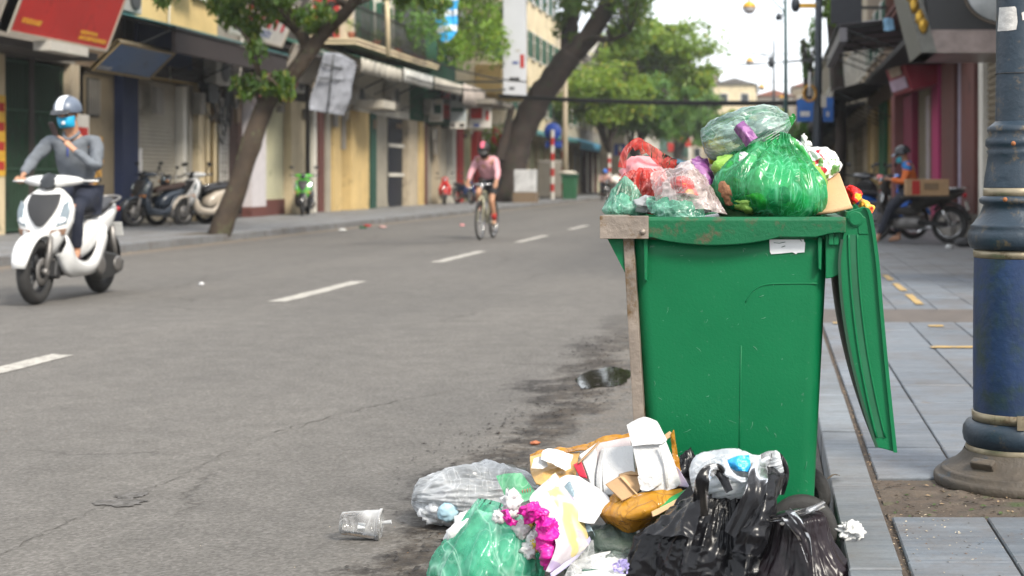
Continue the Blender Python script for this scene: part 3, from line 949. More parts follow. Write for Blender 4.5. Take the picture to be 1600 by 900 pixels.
def net(rows, nu=30, nv=30, amp=.004, freq=18, seed=0, linear=False, edge=0.0):
    """a crumpled sheet through a net of control points given in world space"""
    a = np.array([[tuple(p) for p in r] for r in rows], float)
    fn = lin1 if linear else cat1
    a = fn(a, nu)
    a = np.swapaxes(fn(np.swapaxes(a, 0, 1), nv), 0, 1)
    du = np.gradient(a, axis=0); dv = np.gradient(a, axis=1)
    n = np.cross(du, dv); n /= (np.linalg.norm(n, axis=2)[:, :, None] + 1e-9)
    q = a.reshape(-1, 3) + seed * 3.1
    d = (ridge(q * freq, 3) - .45) * amp + fbm(q * freq * .4, 2) * amp
    a = a + n * d.reshape(nu, nv)[:, :, None]
    if edge:
        e = fbm(q * freq * 2, 2).reshape(nu, nv)[:, :, None] * edge
        m = np.zeros((nu, nv, 1)); m[0] = m[-1] = 1; m[:, 0] = m[:, -1] = 1
        c = a.mean((0, 1))
        a = a + (a - c) * e * m
    return a
PROF = {
 'tied': [(0, 0), (.72, .0), (.98, .22), (1, .42), (.86, .66), (.55, .86), (.20, 1.0), (.08, 1.08), (.13, 1.18), (.24, 1.30)],
 'heap': [(0, 0), (.75, 0), (1, .25), (.95, .55), (.66, .84), (.3, .97), (0, 1.0)],
 'open': [(0, 0), (.7, 0), (1, .25), (1.02, .6), (.95, .9), (.98, 1.05)],
 'sausage': [(0, 0), (.5, .02), (.85, .18), (1, .42), (.95, .68), (.7, .88), (.25, .97), (.08, 1.02), (.16, 1.12)],
}
def bagmb(c, ax, ay, H, prof='tied', rot=(0, 0, 0), seed=0, crum=.06, freq=2.2, pleat=.10, npl=17, res=(110, 76), floor=None, long=.6, sag=0, mb=None, mi=0, fine=.35):
    nu, nv = res
    pr = PROF[prof] if isinstance(prof, str) else prof
    pr = cat1([(a, b, 0) for a, b in pr], nv); r = np.maximum(pr[:, 0], 0); z = pr[:, 1]
    th = np.arange(nu) / nu * 2 * PI
    T, Rr = np.meshgrid(th, r, indexing='ij'); _, Z = np.meshgrid(th, z, indexing='ij')
    V = np.linspace(0, 1, nv)[None, :].repeat(nu, 0)
    # long folds that run up to the knot + crumple
    q = np.stack([np.cos(T) * freq * 1.6 + seed * 5.3, np.sin(T) * freq * 1.6, Z * freq * (1 - long) + np.sin(T * 2) * .3 + seed], -1).reshape(-1, 3)
    d1 = (ridge(q, 3) - .5).reshape(nu, nv)
    q2 = np.stack([np.cos(T) * Rr * freq * 1.3 + seed, np.sin(T) * Rr * freq * 1.3, Z * freq * 1.5 - seed * 2], -1).reshape(-1, 3)
    d2 = (ridge(q2, 4) - .5).reshape(nu, nv)
    d3 = fbm(q2 * .45, 2).reshape(nu, nv)
    k = 1 + crum * (d1 * 1.6 + d2 * (1 + fine)) + crum * 1.8 * d3
    ph = npl * T + 2.2 * pn(np.stack([np.cos(T) * 1.5, np.sin(T) * 1.5, Z * 1.2 + seed], -1).reshape(-1, 3)).reshape(nu, nv)
    tri = 1 - 2 * np.abs(((ph / (2 * PI)) % 1) - .5) * 2
    k = k + pleat * tri * np.clip((V - .35) / .5, 0, 1) ** 1.2
    P = np.stack([Rr * np.cos(T) * ax * k, Rr * np.sin(T) * ay * k, (Z + crum * .5 * d3 * np.sin(V * PI)) * H], -1)
    if prof in ('tied', 'sausage'):
        top = V > .9
        P[..., 2] += top * H * .10 * fbm(np.stack([np.cos(T) * 2 + seed, np.sin(T) * 2, T * 0], -1).reshape(-1, 3), 2).reshape(nu, nv)
    M = np.array((Matrix.Rotation(rot[2], 3, 'Z') @ Matrix.Rotation(rot[1], 3, 'Y') @ Matrix.Rotation(rot[0], 3, 'X')))
    P = P @ M.T + np.array(c)
    if floor is not None:
        under = np.clip(floor - P[..., 2], 0, None)
        P[..., 2] = np.where(P[..., 2] < floor, floor + .002 * (1 + d2), P[..., 2])
    rings = np.swapaxes(P, 0, 1)
    mb = mb or MB()
    v = rings.reshape(-1, 3)
    f = [(j * nu + i, j * nu + (i + 1) % nu, (j + 1) * nu + (i + 1) % nu, (j + 1) * nu + i) for j in range(nv - 1) for i in range(nu)]
    mb.add(v, f, mi, True)
    return mb
def lump(mb, c, r, seed=0, amp=.25, mi=0, freq=1.4, n=18):
    c = Vector(c)
    vs = []; nu, nv = n * 2, n
    d = np.array([(math.sin(PI * j / nv) * math.cos(2 * PI * i / nu), math.sin(PI * j / nv) * math.sin(2 * PI * i / nu), math.cos(PI * j / nv)) for j in range(nv + 1) for i in range(nu)])
    k = 1 + amp * (ridge(d * freq + seed * 4.7, 3) - .4) + amp * .6 * fbm(d * freq + seed, 2)
    P = d * k[:, None] * np.array(r) + np.array(c)
    f = [(j * nu + i, (j + 1) * nu + i, (j + 1) * nu + (i + 1) % nu, j * nu + (i + 1) % nu) for j in range(nv) for i in range(nu)]
    mb.add(P, f, mi, True)
    return mb
def strap(pts, w, name, m, par, thick=.0, n=6, crease=.35, seed=0, up=(0, -1, 0)):
    """flat crumpled strip along a curve"""
    pts = bez(pts, 7); rows = []
    L_ = len(pts)
    for i, p in enumerate(pts):
        t = (pts[min(i + 1, L_ - 1)] - pts[max(i - 1, 0)]).normalized()
        s_ = t.cross(Vector(up)).normalized()
        ww = w[min(int(i / (L_ - 1) * (len(w) - 1)), len(w) - 2)] + (w[min(int(i / (L_ - 1) * (len(w) - 1)) + 1, len(w) - 1)] - w[min(int(i / (L_ - 1) * (len(w) - 1)), len(w) - 2)]) * ((i / (L_ - 1) * (len(w) - 1)) % 1 if i < L_ - 1 else 1) if hasattr(w, '__len__') else w
        nn = s_.cross(t)
        rows.append([tuple(p + s_ * ww * (j / (n - 1) - .5) + nn * ww * crease * math.sin(j * 2.1 + i * .35 + seed) * .5) for j in range(n)])
    mb = MB(); mb.grid(np.array(rows))
    return mb.build(name, m, par, world=True)

F_GRN = film('green_film', (.015, .52, .17), (.008, .34, .07), opac=.33, trans=.45, bump=.3, bs=10, vs=7, tint=(.40, .97, .58), crease=(.30, .82, .55), st=(1.5, 1.5, .22), fold=.5)
F_GRN2 = film('deep_green_film', (.03, .42, .08), (.03, .24, .02), opac=.85, trans=.35, bump=.3, bs=10, vs=8, tint=(.3, .85, .4), crease=(.15, .60, .28), st=(1.5, 1.5, .25))
F_MINT = film('mint_film', (.22, .66, .46), (.06, .52, .30), opac=.25, trans=.5, bump=.35, bs=8, vs=6, tint=(.62, .97, .82), crease=(.65, .88, .78))
F_PALE = film('pale_mint_film', (.52, .74, .66), (.38, .70, .62), opac=.22, trans=.5, bump=.35, bs=9, vs=6, tint=(.88, .98, .94), crease=(.8, .86, .82), st=(.35, 1, 1))
F_CLEAR = film('clear_film', (.72, .73, .72), (.6, .62, .62), opac=.16, trans=.4, bump=.5, bs=11, vs=6, tint=(.96, .97, .97))
F_MILK = film('milky_film', (.74, .76, .78), (.66, .68, .69), opac=.5, trans=.5, bump=.35, bs=8, vs=5, tint=(.94, .96, .97), crease=(.86, .87, .88))
F_MILK2 = film('white_film', (.80, .84, .88), (.70, .76, .82), opac=.80, trans=.5, bump=.4, bs=9, vs=6, tint=(.94, .96, .97), crease=(.88, .9, .92), st=(1, 1, 1))
F_RED = film('red_film', (.84, .10, .08), (.70, .04, .03), opac=.55, trans=.5, bump=.5, bs=13, vs=9, tint=(1, .55, .50), crease=(.92, .42, .38))
F_BLK = film('black_film', (.008, .008, .010), (.004, .004, .005), opac=1.0, rough=.27, trans=.02, bump=.14, bs=4, vs=4, crease=(.012, .012, .014), fold=.3, gloss=1.42)
F_BLK2 = film('black_film_plum', (.014, .007, .010), (.005, .005, .006), opac=1.0, rough=.28, trans=.03, bump=.12, bs=4, vs=4, crease=(.016, .010, .014), fold=.3, gloss=1.40)
F_SMOKE = film('smoky_film', (.25, .30, .28), (.10, .14, .12), opac=.2, trans=.3, bump=.6, bs=11, vs=6, tint=(.6, .68, .64))
def splash(name, base, spots, scale=9, rough=.3, bump=.4, bs=30, trans=0.):
    """printed wrapper: base colour with irregular printed patches"""
    if name in _MC: return _MC[name]
    m, nt, out = _nt(name)
    t = N(nt, 'ShaderNodeTexCoord'); v = t.outputs['Object']
    c = mixc(nt, 0, base, base)
    for k, (col, lo) in enumerate(spots):
        mp = N(nt, 'ShaderNodeMapping'); mp.inputs['Location'].default_value = (k * 3.1, k * 1.7, k)
        nt.links.new(v, mp.inputs[0])
        f = ramp(nt, noise(nt, mp.outputs[0], scale * (1 + .2 * k), 2, .5, .8), [(lo, (0, 0, 0)), (lo + .03, (1, 1, 1))]).outputs[0]
        c = mixc(nt, f, c, col)
    p = N(nt, 'ShaderNodeBsdfPrincipled', Roughness=rough); nt.links.new(c, p.inputs['Base Color'])
    b = N(nt, 'ShaderNodeBump', Strength=bump, Distance=.01)
    nt.links.new(noise(nt, v, bs, 5, .6, 1.2), b.inputs['Height']); nt.links.new(b.outputs[0], p.inputs['Normal'])
    nt.links.new(p.outputs[0], out.inputs[0])
    _MC[name] = m
    return m
M_FOAM = mat('foam', (.52, .52, .515), .75, var=.05, vs=8, bump=.35, bs=130, wear=(.55, .50, .42), wearamt=-.02, wscale=14)
M_PAPER = mat('white_paper', (.54, .54, .545), .8, var=.05, vs=10, bump=.3, bs=22)
M_TISSUE = mat('tissue', (.60, .60, .585), .9, var=.12, vs=18, bump=.5, bs=40, wear=(.3, .24, .17), wearamt=-.01)
M_KRAFT = mat('kraft_card', (.36, .225, .115), .8, var=.12, vs=9, bump=.2, bs=50)
M_CARD = mat('pale_card', (.50, .33, .175), .8, var=.08, vs=6, bump=.15, bs=60)
M_TAPE = film('brown_tape', (.56, .28, .03), (.40, .17, .012), opac=.93, rough=.18, trans=.2, bump=.6, bs=8, vs=11, crease=(.22, .09, .01))
M_MAG = mat('magenta_wrapper', (.56, .008, .27), .38, var=.3, vs=14, bump=.6, bs=26)
M_REDF = mat('crimson_card', (.55, .02, .05), .5, var=.1, vs=9, bump=.1)
M_SNACK = splash('red_snack_print', (.60, .015, .012), [((.75, .42, .03), .58), ((.70, .62, .40), .66)], 16, .25)
M_SNACKY = splash('yellow_snack_print', (.72, .38, .05), [((.60, .02, .015), .60)], 14, .28)
M_PURP = splash('purple_wrapper_print', (.16, .045, .17), [((.28, .12, .27), .55), ((.05, .02, .07), .68)], 22, .28)
M_FLOWER = splash('flower_print', (.66, .66, .64), [((.10, .22, .06), .56), ((.50, .03, .05), .64), ((.60, .55, .45), .66)], 17, .35)
M_PASTEL = splash('pastel_print', (.46, .42, .45), [((.55, .46, .20), .50), ((.33, .26, .40), .58), ((.52, .50, .46), .54)], 7, .25, .3, 14)
M_BROWNF = mat('coconut_husk', (.26, .12, .06), .9, var=.35, vs=22, bump=.8, bs=50)
M_LEAFC = mat('cabbage_leaf', (.20, .38, .06), .6, var=.4, vs=12, bump=.6)
M_TEAL = mat('dark_teal_scrap', (.006, .07, .08), .5, var=.3, vs=12, bump=.6)
M_BLUEP = mat('blue_film_scrap', (.02, .30, .62), .35, var=.2, vs=14, bump=.7, bs=24)
M_YELP = mat('yellow_scrap', (.55, .42, .05), .5, var=.35, vs=12, bump=.7)

def trash(name, label, cat, c, group=None):
    return thing(name, label, cat, tuple(c), 0, group)
def add(mb, name, m, par, **k):
    return mb.build(name, m, par, world=True, **k)

# ---------- heap on the bin -------------------------------------------------
# dark filling that carries the heap
t = trash('rubbish_sack', 'dark sack filling the green bin under the heap of bags', 'sack', (-.12, 4.19, .80))
mb = MB(); lump(mb, (-.12, 4.19, .86), (.25, .22, .12), 2, .12, n=22); add(mb, 'sack_body', F_BLK, t)

t = trash('grocery_bag', 'large bright green tied plastic bag bulging with scraps on top of the bin', 'plastic bag', W(1200, 338, 4.16))
c = W(1190, 330, 4.10)
mb = bagmb((c.x, 4.12, .975), .168, .165, .215, prof=[(0, 0), (.7, 0), (.98, .18), (1.02, .40), (.92, .62), (.70, .80), (.44, .94), (.24, 1.06), (.16, 1.16)], rot=(0, .22, 0), seed=3, crum=.04, freq=1.6, pleat=.19, npl=22, res=(260, 130), floor=.975, long=.92, fine=-.3)
add(mb, 'bag_film', F_GRN, t)
mb = bagmb((W(1252, 0, 4.2).x, 4.22, .972), .10, .14, .20, prof=[(0, 0), (.8, 0), (1, .3), (1, .55), (.75, .8), (.5, .95), (.3, 1.05)], rot=(0, -.25, 0), seed=9, crum=.05, pleat=.14, npl=20, res=(140, 90), floor=.972, long=.85)
add(mb, 'bag_film', F_GRN2, t)
strap([W(1222, 238, 4.16), W(1216, 215, 4.15), W(1226, 200, 4.14), W(1238, 184, 4.14), (W(1236, 181, 4.14))], [.05, .035, .03, .022, .012], 'handle_ear', F_GRN2, t, seed=2)
strap([W(1190, 245, 4.08), W(1205, 226, 4.08), W(1222, 222, 4.10), W(1245, 235, 4.12), W(1262, 262, 4.12)], [.03, .05, .05, .05, .03], 'handle_ear', F_GRN2, t, seed=4)
for (px, py, Y, r, m_, s_, nm) in ((1143, 298, 3.995, (.034, .02, .034), M_BROWNF, 1, 'husk'), (1135, 262, 4.06, (.04, .04, .035), M_LEAFC, 2, 'leaf_scrap'), (1165, 255, 4.04, (.035, .03, .03), M_PAPER, 3, 'paper_scrap'),
        (1200, 285, 4.02, (.06, .03, .05), M_PAPER, 5, 'paper_scrap'), (1218, 305, 4.00, (.035, .02, .022), M_TEAL, 6, 'dark_scrap'), (1175, 318, 4.0, (.05, .03, .025), M_LEAFC, 7, 'leaf_scrap'),
        (1185, 295, 4.12, (.12, .11, .11), mat('dull_scraps', (.08, .22, .08), .7, var=.6, vs=14, bump=.5), 8, 'scraps'), (1150, 272, 4.02, (.018, .02, .03), M_TEAL, 9, 'dark_scrap'), (1225, 270, 4.05, (.04, .03, .03), M_PAPER, 10, 'paper_scrap'), (1258, 290, 4.14, (.06, .06, .07), M_LEAFC, 11, 'leaf_scrap')):
    mb = MB(); lump(mb, W(px, py, Y), r, s_, .35, n=14); add(mb, nm, m_, t)

t = trash('clear_bag', 'pale see-through bag of vegetable leaves lying across the top of the heap', 'plastic bag', W(1160, 240, 4.16))
a, b = W(1098, 226, 4.14), W(1228, 190, 4.18)
d = (b - a); ang = math.atan2(d.z, d.x)
mb = bagmb(a, .066, .075, d.length, prof=[(0, 0), (.6, .02), (.95, .16), (1.08, .38), (1, .62), (.78, .84), (.42, .97), (.25, 1.03)], rot=(0, PI / 2 - ang, 0), seed=12, crum=.10, freq=2.4, pleat=.14, npl=15, res=(120, 90), long=.8)
add(mb, 'bag_film', F_PALE, t)
for (px, py, r, m_, s_, nm) in ((1117, 232, (.030, .04, .036), M_YELP, 1, 'yellow_peel'), (1110, 215, (.022, .03, .028), F_MINT, 2, 'green_scrap'), (1145, 232, (.028, .035, .025), mat('cream_scrap', (.6, .55, .36), .7, bump=.4), 3, 'cream_scrap'), (1160, 205, (.055, .045, .035), mat('grey_mesh', (.50, .54, .52), .8, var=.4, vs=30, bump=.6), 4, 'net_scrap'), (1196, 202, (.045, .04, .028), M_PAPER, 5, 'paper_scrap'), (1170, 232, (.035, .03, .02), M_LEAFC, 6, 'leaf_scrap')):
    mb = MB(); lump(mb, W(px, py, 4.15), r, s_, .4, n=14); add(mb, nm, m_, t)
strap([W(1158, 196, 4.12), W(1172, 178, 4.12), W(1190, 173, 4.12), W(1206, 178, 4.12), W(1222, 184, 4.13)], [.012, .014, .012, .014, .02], 'handle', F_GRN, t, seed=1)
mb = MB(); lump(mb, W(1219, 186, 4.15), (.014, .018, .014), 4, .6, n=12); add(mb, 'twisted_end', F_MILK, t)
# ribbed fold lines of the see-through bag
for k in range(6):
    mb = MB(); mb.tube([W(1182 + k * 1.5, 236 - k * 5, 4.08), W(1200, 226 - k * 4.6, 4.075), W(1218, 214 - k * 4.2, 4.085)], .0012, 5); add(mb, 'fold', F_MILK, t)

t = trash('purple_wrapper', 'crumpled purple foil wrapper stuck between the top two bags', 'wrapper', W(1160, 225, 4.07))
P = net([[W(1145, 203, 4.055), W(1152, 194, 4.03), W(1162, 188, 4.055)], [W(1156, 216, 4.04), W(1164, 207, 4.005), W(1174, 200, 4.04)], [W(1165, 230, 4.03), W(1174, 221, 4.0), W(1184, 215, 4.035)]], 26, 20, .004, 30, 5)
mb = MB(); mb.grid(P); add(mb, 'foil', M_PURP, t, solid=.002)

t = trash('red_bag', 'small red carrier bag with two looped handles on the left of the heap', 'plastic bag', W(1005, 315, 4.16))
c = W(1002, 300, 4.16)
mb = bagmb((c.x, 4.17, .985), .072, .10, .125, prof=[(0, 0), (.7, 0), (1, .2), (1.03, .5), (.9, .78), (.62, .95), (.40, 1.05)], rot=(0, .12, 0), seed=5, crum=.09, pleat=.16, npl=14, res=(120, 80), floor=.975, long=.75)
add(mb, 'bag_film', F_RED, t)
strap([W(972, 262, 4.12), W(976, 240, 4.11), W(988, 225, 4.11), W(1000, 221, 4.12), W(1008, 240, 4.13)], [.024, .02, .018, .02, .026], 'handle', F_RED, t, crease=.15, seed=3)
strap([W(990, 232, 4.10), W(1003, 226, 4.10), W(1018, 236, 4.12), W(1035, 250, 4.15), W(1056, 258, 4.18)], [.018, .022, .03, .04, .03], 'handle', F_RED, t, crease=.18, seed=6)
mb = MB(); lump(mb, W(1004, 272, 4.19), (.06, .07, .05), 3, .3); add(mb, 'contents', mat('pink_paper', (.70, .28, .30), .7, bump=.3), t)

t = trash('snack_packet_bag', 'creased clear bag holding a red and yellow snack packet beside the red bag', 'plastic bag', W(1070, 335, 4.05))
P = net([[W(1018, 272, 4.06), W(1045, 262, 4.08), W(1078, 252, 4.1), W(1098, 262, 4.08)], [W(1017, 290, 4.02), W(1042, 276, 3.99), W(1082, 270, 3.98), W(1106, 288, 4.02)], [W(1022, 308, 4.0), W(1050, 300, 3.965), W(1090, 296, 3.955), W(1120, 312, 3.99)], [W(1040, 330, 3.98), W(1066, 328, 3.95), W(1100, 328, 3.945), W(1136, 336, 3.97)]], 60, 60, .012, 16, 2)
mb = MB(); mb.grid(P); add(mb, 'bag_film', film('pink_clear_film', (.76, .62, .60), (.68, .48, .46), opac=.22, trans=.4, bump=.5, bs=12, vs=7, tint=(.98, .93, .92), crease=(.84, .78, .76)), t)
P = net([[W(1044, 280, 4.03), W(1062, 276, 4.01), W(1080, 280, 4.03)], [W(1048, 292, 4.01), W(1066, 288, 3.985), W(1086, 292, 4.0)], [W(1056, 302, 4.0), W(1072, 302, 3.98), W(1092, 305, 3.99)]], 30, 30, .008, 28, 4)
mb = MB(); mb.grid(P); add(mb, 'snack_packet', M_SNACK, t, solid=.002)
mb = MB(); lump(mb, W(1050, 285, 4.05), (.018, .02, .016), 2, .5); add(mb, 'paper_scrap', M_PAPER, t)
mb = MB(); lump(mb, W(1070, 305, 4.07), (.07, .05, .05), 6, .35, n=22); add(mb, 'contents', M_TISSUE, t)
mb = MB(); lump(mb, W(1096, 322, 4.00), (.03, .03, .022), 7, .4); add(mb, 'tissue', M_TISSUE, t)
P = net([[W(1078, 252, 4.10), W(1090, 244, 4.12), W(1104, 250, 4.14)], [W(1090, 270, 4.05), W(1102, 264, 4.07), W(1112, 270, 4.1)], [W(1104, 292, 4.02), W(1112, 288, 4.04), W(1120, 292, 4.06)]], 24, 24, .01, 24, 9)
mb = MB(); mb.grid(P); add(mb, 'purple_scrap', M_PURP, t)

t = trash('mint_bag', 'small pale green bag slumped over the metal corner of the bin', 'plastic bag', W(975, 336, 4.1))
c = W(975, 336, 4.08)
mb = bagmb((c.x + .002, 4.09, .977), .060, .07, .108, prof=[(0, 0), (.8, 0), (1.05, .12), (.95, .32), (.66, .62), (.36, .85), (.14, 1.0), (.03, 1.06)], rot=(0, .0, 0), seed=15, crum=.08, pleat=.22, npl=16, res=(110, 70), floor=.977, long=.7)
add(mb, 'bag_film', F_MINT, t)
mb = MB(); lump(mb, W(982, 318, 4.1), (.035, .04, .028), 3, .5); add(mb, 'contents', M_TISSUE, t)

t = trash('flat_mint_bag', 'flattened pale green bag draped on the near rim of the bin', 'plastic bag', W(1050, 338, 3.97))
P = net([[W(1012, 306, 4.04), W(1040, 308, 4.05), W(1070, 308, 4.06), W(1092, 312, 4.05)], [W(1010, 318, 3.99), W(1036, 313, 3.965), W(1070, 314, 3.965), W(1098, 322, 3.98)], [W(1014, 330, 3.96), W(1042, 326, 3.935), W(1072, 328, 3.93), W(1100, 334, 3.95)], [W(1022, 338, 3.95), W(1046, 339, 3.925), W(1076, 341, 3.92), W(1102, 340, 3.94)]], 50, 60, .010, 22, 12)
mb = MB(); mb.grid(P); add(mb, 'bag_film', F_MINT, t)
mb = MB(); lump(mb, W(1052, 326, 4.0), (.06, .035, .02), 4, .4); add(mb, 'contents', M_TISSUE, t)
mb = MB(); lump(mb, W(1015, 320, 4.05), (.045, .04, .022), 8, .4); add(mb, 'contents', F_MILK, t)

t = trash('flower_print_bag', 'white bag with red and green flower print and knotted top, behind the green bag', 'plastic bag', W(1275, 280, 4.2))
mb = bagmb(W(1293, 282, 4.22), .058, .07, .105, prof=[(0, 0), (.8, .05), (1, .3), (.95, .6), (.6, .85), (.25, 1), (.1, 1.05)], rot=(0, -.55, 0), seed=21, crum=.12, pleat=.14, npl=12, res=(100, 64), long=.6)
add(mb, 'bag_film', M_FLOWER, t)
mb = MB(); lump(mb, W(1259, 232, 4.2), (.013, .014, .02), 3, .8, n=14); lump(mb, W(1256, 217, 4.2), (.008, .008, .012), 5, .8, n=12); lump(mb, W(1263, 225, 4.2), (.01, .008, .007), 6, .8, n=12); add(mb, 'knot', M_TISSUE, t)
t = trash('cardboard_sheet', 'bent piece of plain brown cardboard leaning behind the green bag', 'cardboard', W(1300, 325, 4.15))
P = net([[W(1283, 268, 4.24), W(1300, 270, 4.22), W(1312, 272, 4.2)], [W(1278, 300, 4.14), W(1300, 300, 4.12), W(1322, 298, 4.10)], [W(1270, 334, 4.06), W(1300, 330, 4.03), W(1331, 322, 4.02)]], 16, 16, .002, 6, 2)
mb = MB(); mb.grid(P, smooth=True); add(mb, 'board', M_CARD, t, solid=.005)
mb = MB(); mb.tube([W(1268, 335, 4.05), W(1300, 331.5, 4.02), W(1332, 323.5, 4.01)], .004, 6); add(mb, 'torn_edge', M_KRAFT, t)
for (pts, m_, lab) in ((((1320, 292), (1340, 293), (1346, 300), (1342, 318), (1326, 320)), M_SNACK, 'dark red crumpled snack packet beside the cardboard behind the bin hinge'), (((1341, 308), (1352, 312), (1368, 324), (1360, 336), (1346, 330)), M_SNACKY, 'yellow and red crumpled snack packet hanging over the lid hinge')):
    cx_, cy_ = sum(p[0] for p in pts) / 5, sum(p[1] for p in pts) / 5
    t = trash('snack_packet', lab, 'packet', W(cx_, cy_, 4.2), None)
    a = W(*pts[0], 4.22); b = W(*pts[1], 4.18); c_ = W(*pts[2], 4.2); d_ = W(*pts[3], 4.16); e_ = W(*pts[4], 4.18)
    mid = (a + b + c_ + d_ + e_) / 5 + Vector((0, -.03, 0))
    P = net([[a, (a + b) / 2, b], [(a + e_) / 2, mid, c_], [e_, (e_ + d_) / 2, d_]], 30, 30, .008, 40, 3)
    mb = MB(); mb.grid(P); add(mb, 'foil', m_, t, solid=.002)

# ---------- heap on the road ------------------------------------------------
# black bag with a flat handle
t = trash('black_bag', 'large glossy black bin bag with a flat handle loop, in front of the green bin', 'bin bag', (-.17, 3.72, 0))
mb = bagmb((-.185, 3.71, -.01), .200, .165, .275, prof=[(0, 0), (.8, 0), (1.02, .10), (1.02, .30), (.88, .50), (.66, .70), (.50, .86), (.42, .97), (.38, 1.06)], rot=(0, .20, .3), seed=33, crum=.12, freq=1.25, pleat=.08, npl=7, res=(280, 180), floor=.001, long=.35, fine=.0)
add(mb, 'bag_film', F_BLK, t)
strap([W(1094, 806, 3.60), W(1095, 775, 3.57), W(1098, 750, 3.555), W(1108, 736, 3.57), W(1121, 734, 3.60), W(1130, 746, 3.60), W(1140, 768, 3.58)], [.040, .038, .036, .034, .03, .026, .02], 'handle', F_BLK, t, crease=.22, seed=1)
strap([W(1140, 835, 3.54), W(1162, 800, 3.55), W(1180, 768, 3.56), W(1186, 740, 3.60), W(1196, 722, 3.66), W(1210, 720, 3.70), W(1220, 740, 3.72), W(1216, 772, 3.70)], [.03, .045, .05, .05, .05, .05, .045, .03], 'handle', F_BLK, t, crease=.22, seed=4)
P = net([[W(1196, 722, 3.72), W(1210, 728, 3.70), W(1224, 750, 3.72)], [W(1186, 755, 3.62), W(1202, 762, 3.58), W(1220, 780, 3.62)], [W(1160, 806, 3.565), W(1186, 816, 3.53), W(1208, 818, 3.57)], [W(1140, 856, 3.52), W(1170, 866, 3.50), W(1188, 870, 3.53)]], 60, 50, .026, 7, 5)
mb = MB(); mb.grid(P); add(mb, 'loose_fold', F_BLK, t)
P = net([[W(1072, 784, 3.74), W(1088, 772, 3.70), W(1104, 766, 3.64)], [W(1045, 808, 3.66), W(1075, 800, 3.60), W(1100, 800, 3.56)], [W(1012, 845, 3.60), W(1050, 842, 3.54), W(1085, 846, 3.52)]], 60, 50, .024, 8, 8)
mb = MB(); mb.grid(P); add(mb, 'loose_fold', F_BLK, t)

t = trash('small_black_bag', 'smaller black plum tinted bag tied at the top, against the bin wheels', 'bin bag', (.085, 3.66, 0))
mb = bagmb((.075, 3.66, -.01), .168, .14, .215, prof=[(0, 0), (.85, 0), (1.05, .08), (.95, .30), (.66, .55), (.50, .78), (.45, .95), (.40, 1.05), (.2, 1.1), (0, 1.1)], rot=(0, -.02, 0), seed=44, crum=.09, freq=1.2, pleat=.05, npl=6, res=(220, 140), floor=.001, long=.5, fine=-.3)
add(mb, 'bag_film', F_BLK2, t)
strap([W(1195, 812, 3.56), W(1230, 806, 3.54), W(1265, 797, 3.57), W(1288, 786, 3.64)], [.012, .016, .018, .02], 'tie', F_BLK, t, crease=.4, seed=2)
strap([W(1228, 800, 3.55), W(1242, 818, 3.52), W(1258, 845, 3.50), W(1264, 878, 3.49)], [.03, .035, .03, .01], 'loose_end', F_BLK2, t, crease=.5, seed=3)
mb = MB(); lump(mb, W(1222, 818, 3.55), (.006, .006, .004), 2, .3, n=8); add(mb, 'hole', M_PASTEL, t)

t = trash('white_blue_bag', 'white plastic bag with a blue scrap inside, resting on the large black bag', 'plastic bag', W(1145, 752, 3.8))
a, b = W(1080, 748, 3.70), W(1200, 706, 3.74)
d = b - a; ang = math.atan2(d.z, d.x)
mb = bagmb(a + Vector((.0, .0, -.012)), .064, .06, d.length, prof=[(0, 0), (.6, .02), (.95, .15), (1.02, .4), (.85, .65), (.5, .84), (.36, .98), (.46, 1.08), (.34, 1.14)], rot=(0, PI / 2 - ang * .8, 0), seed=17, crum=.10, pleat=.10, npl=7, res=(120, 80), long=.7)
add(mb, 'bag_film', F_MILK2, t)
P = net([[W(1130, 722, 3.635), W(1150, 714, 3.63), W(1170, 711, 3.64)], [W(1138, 730, 3.625), W(1154, 725, 3.615), W(1172, 726, 3.63)], [W(1150, 737, 3.62), W(1160, 736, 3.61), W(1168, 738, 3.62)]], 26, 26, .006, 30, 2)
mb = MB(); mb.grid(P); add(mb, 'blue_scrap', M_BLUEP, t, solid=.002)
P = net([[W(1118, 722, 3.64), W(1128, 718, 3.63), W(1134, 716, 3.63)], [W(1126, 738, 3.61), W(1138, 740, 3.60), W(1150, 742, 3.60)], [W(1146, 750, 3.60), W(1165, 754, 3.59), W(1182, 748, 3.62)]], 30, 26, .010, 30, 6)
mb = MB(); mb.grid(P); add(mb, 'torn_lip', F_MILK2, t)

# foam box bound with brown tape
FB = trash('foam_box', 'broken white foam box bound with brown tape, gaping open beside the green bin', 'foam box', W(970, 800, 3.85))
def piece(name, rows, m, par, thick, amp=.002, freq=14, nu=24, nv=24, seed=0, bevel=0, edge=0, linear=False):
    mb = MB(); mb.grid(net(rows, nu, nv, amp, freq, seed, linear, edge)); return add(mb, name, m, par, solid=thick, bevel=bevel)
Yb = 3.92
piece('inner_panel', [[W(934, 694, Yb), W(985, 684, Yb)], [W(926, 740, 3.88), W(990, 735, 3.86)], [W(930, 790, 3.84), W(1010, 782, 3.80)]], mat('shade_tinted_foam', (.46, .40, .40), .8, var=.12, vs=12, bump=.4), FB, .014, .001, 10, seed=1)  # darker grey-pink tint stands in for weak shading inside the box
piece('raised_rim', [[W(941, 702, Yb - .02), W(946, 702, Yb - .03)], [W(934, 740, 3.85), W(940, 740, 3.84)], [W(934, 772, 3.82), W(941, 775, 3.81)]], M_FOAM, FB, .010, .001, 10, 16, 8)
piece('inner_tray', [[W(944, 702, Yb - .025), W(990, 698, Yb - .03)], [W(942, 735, 3.85), W(992, 730, 3.83)], [W(945, 775, 3.815), W(1000, 772, 3.79)]], M_FOAM, FB, .012, .001, 10, seed=2)
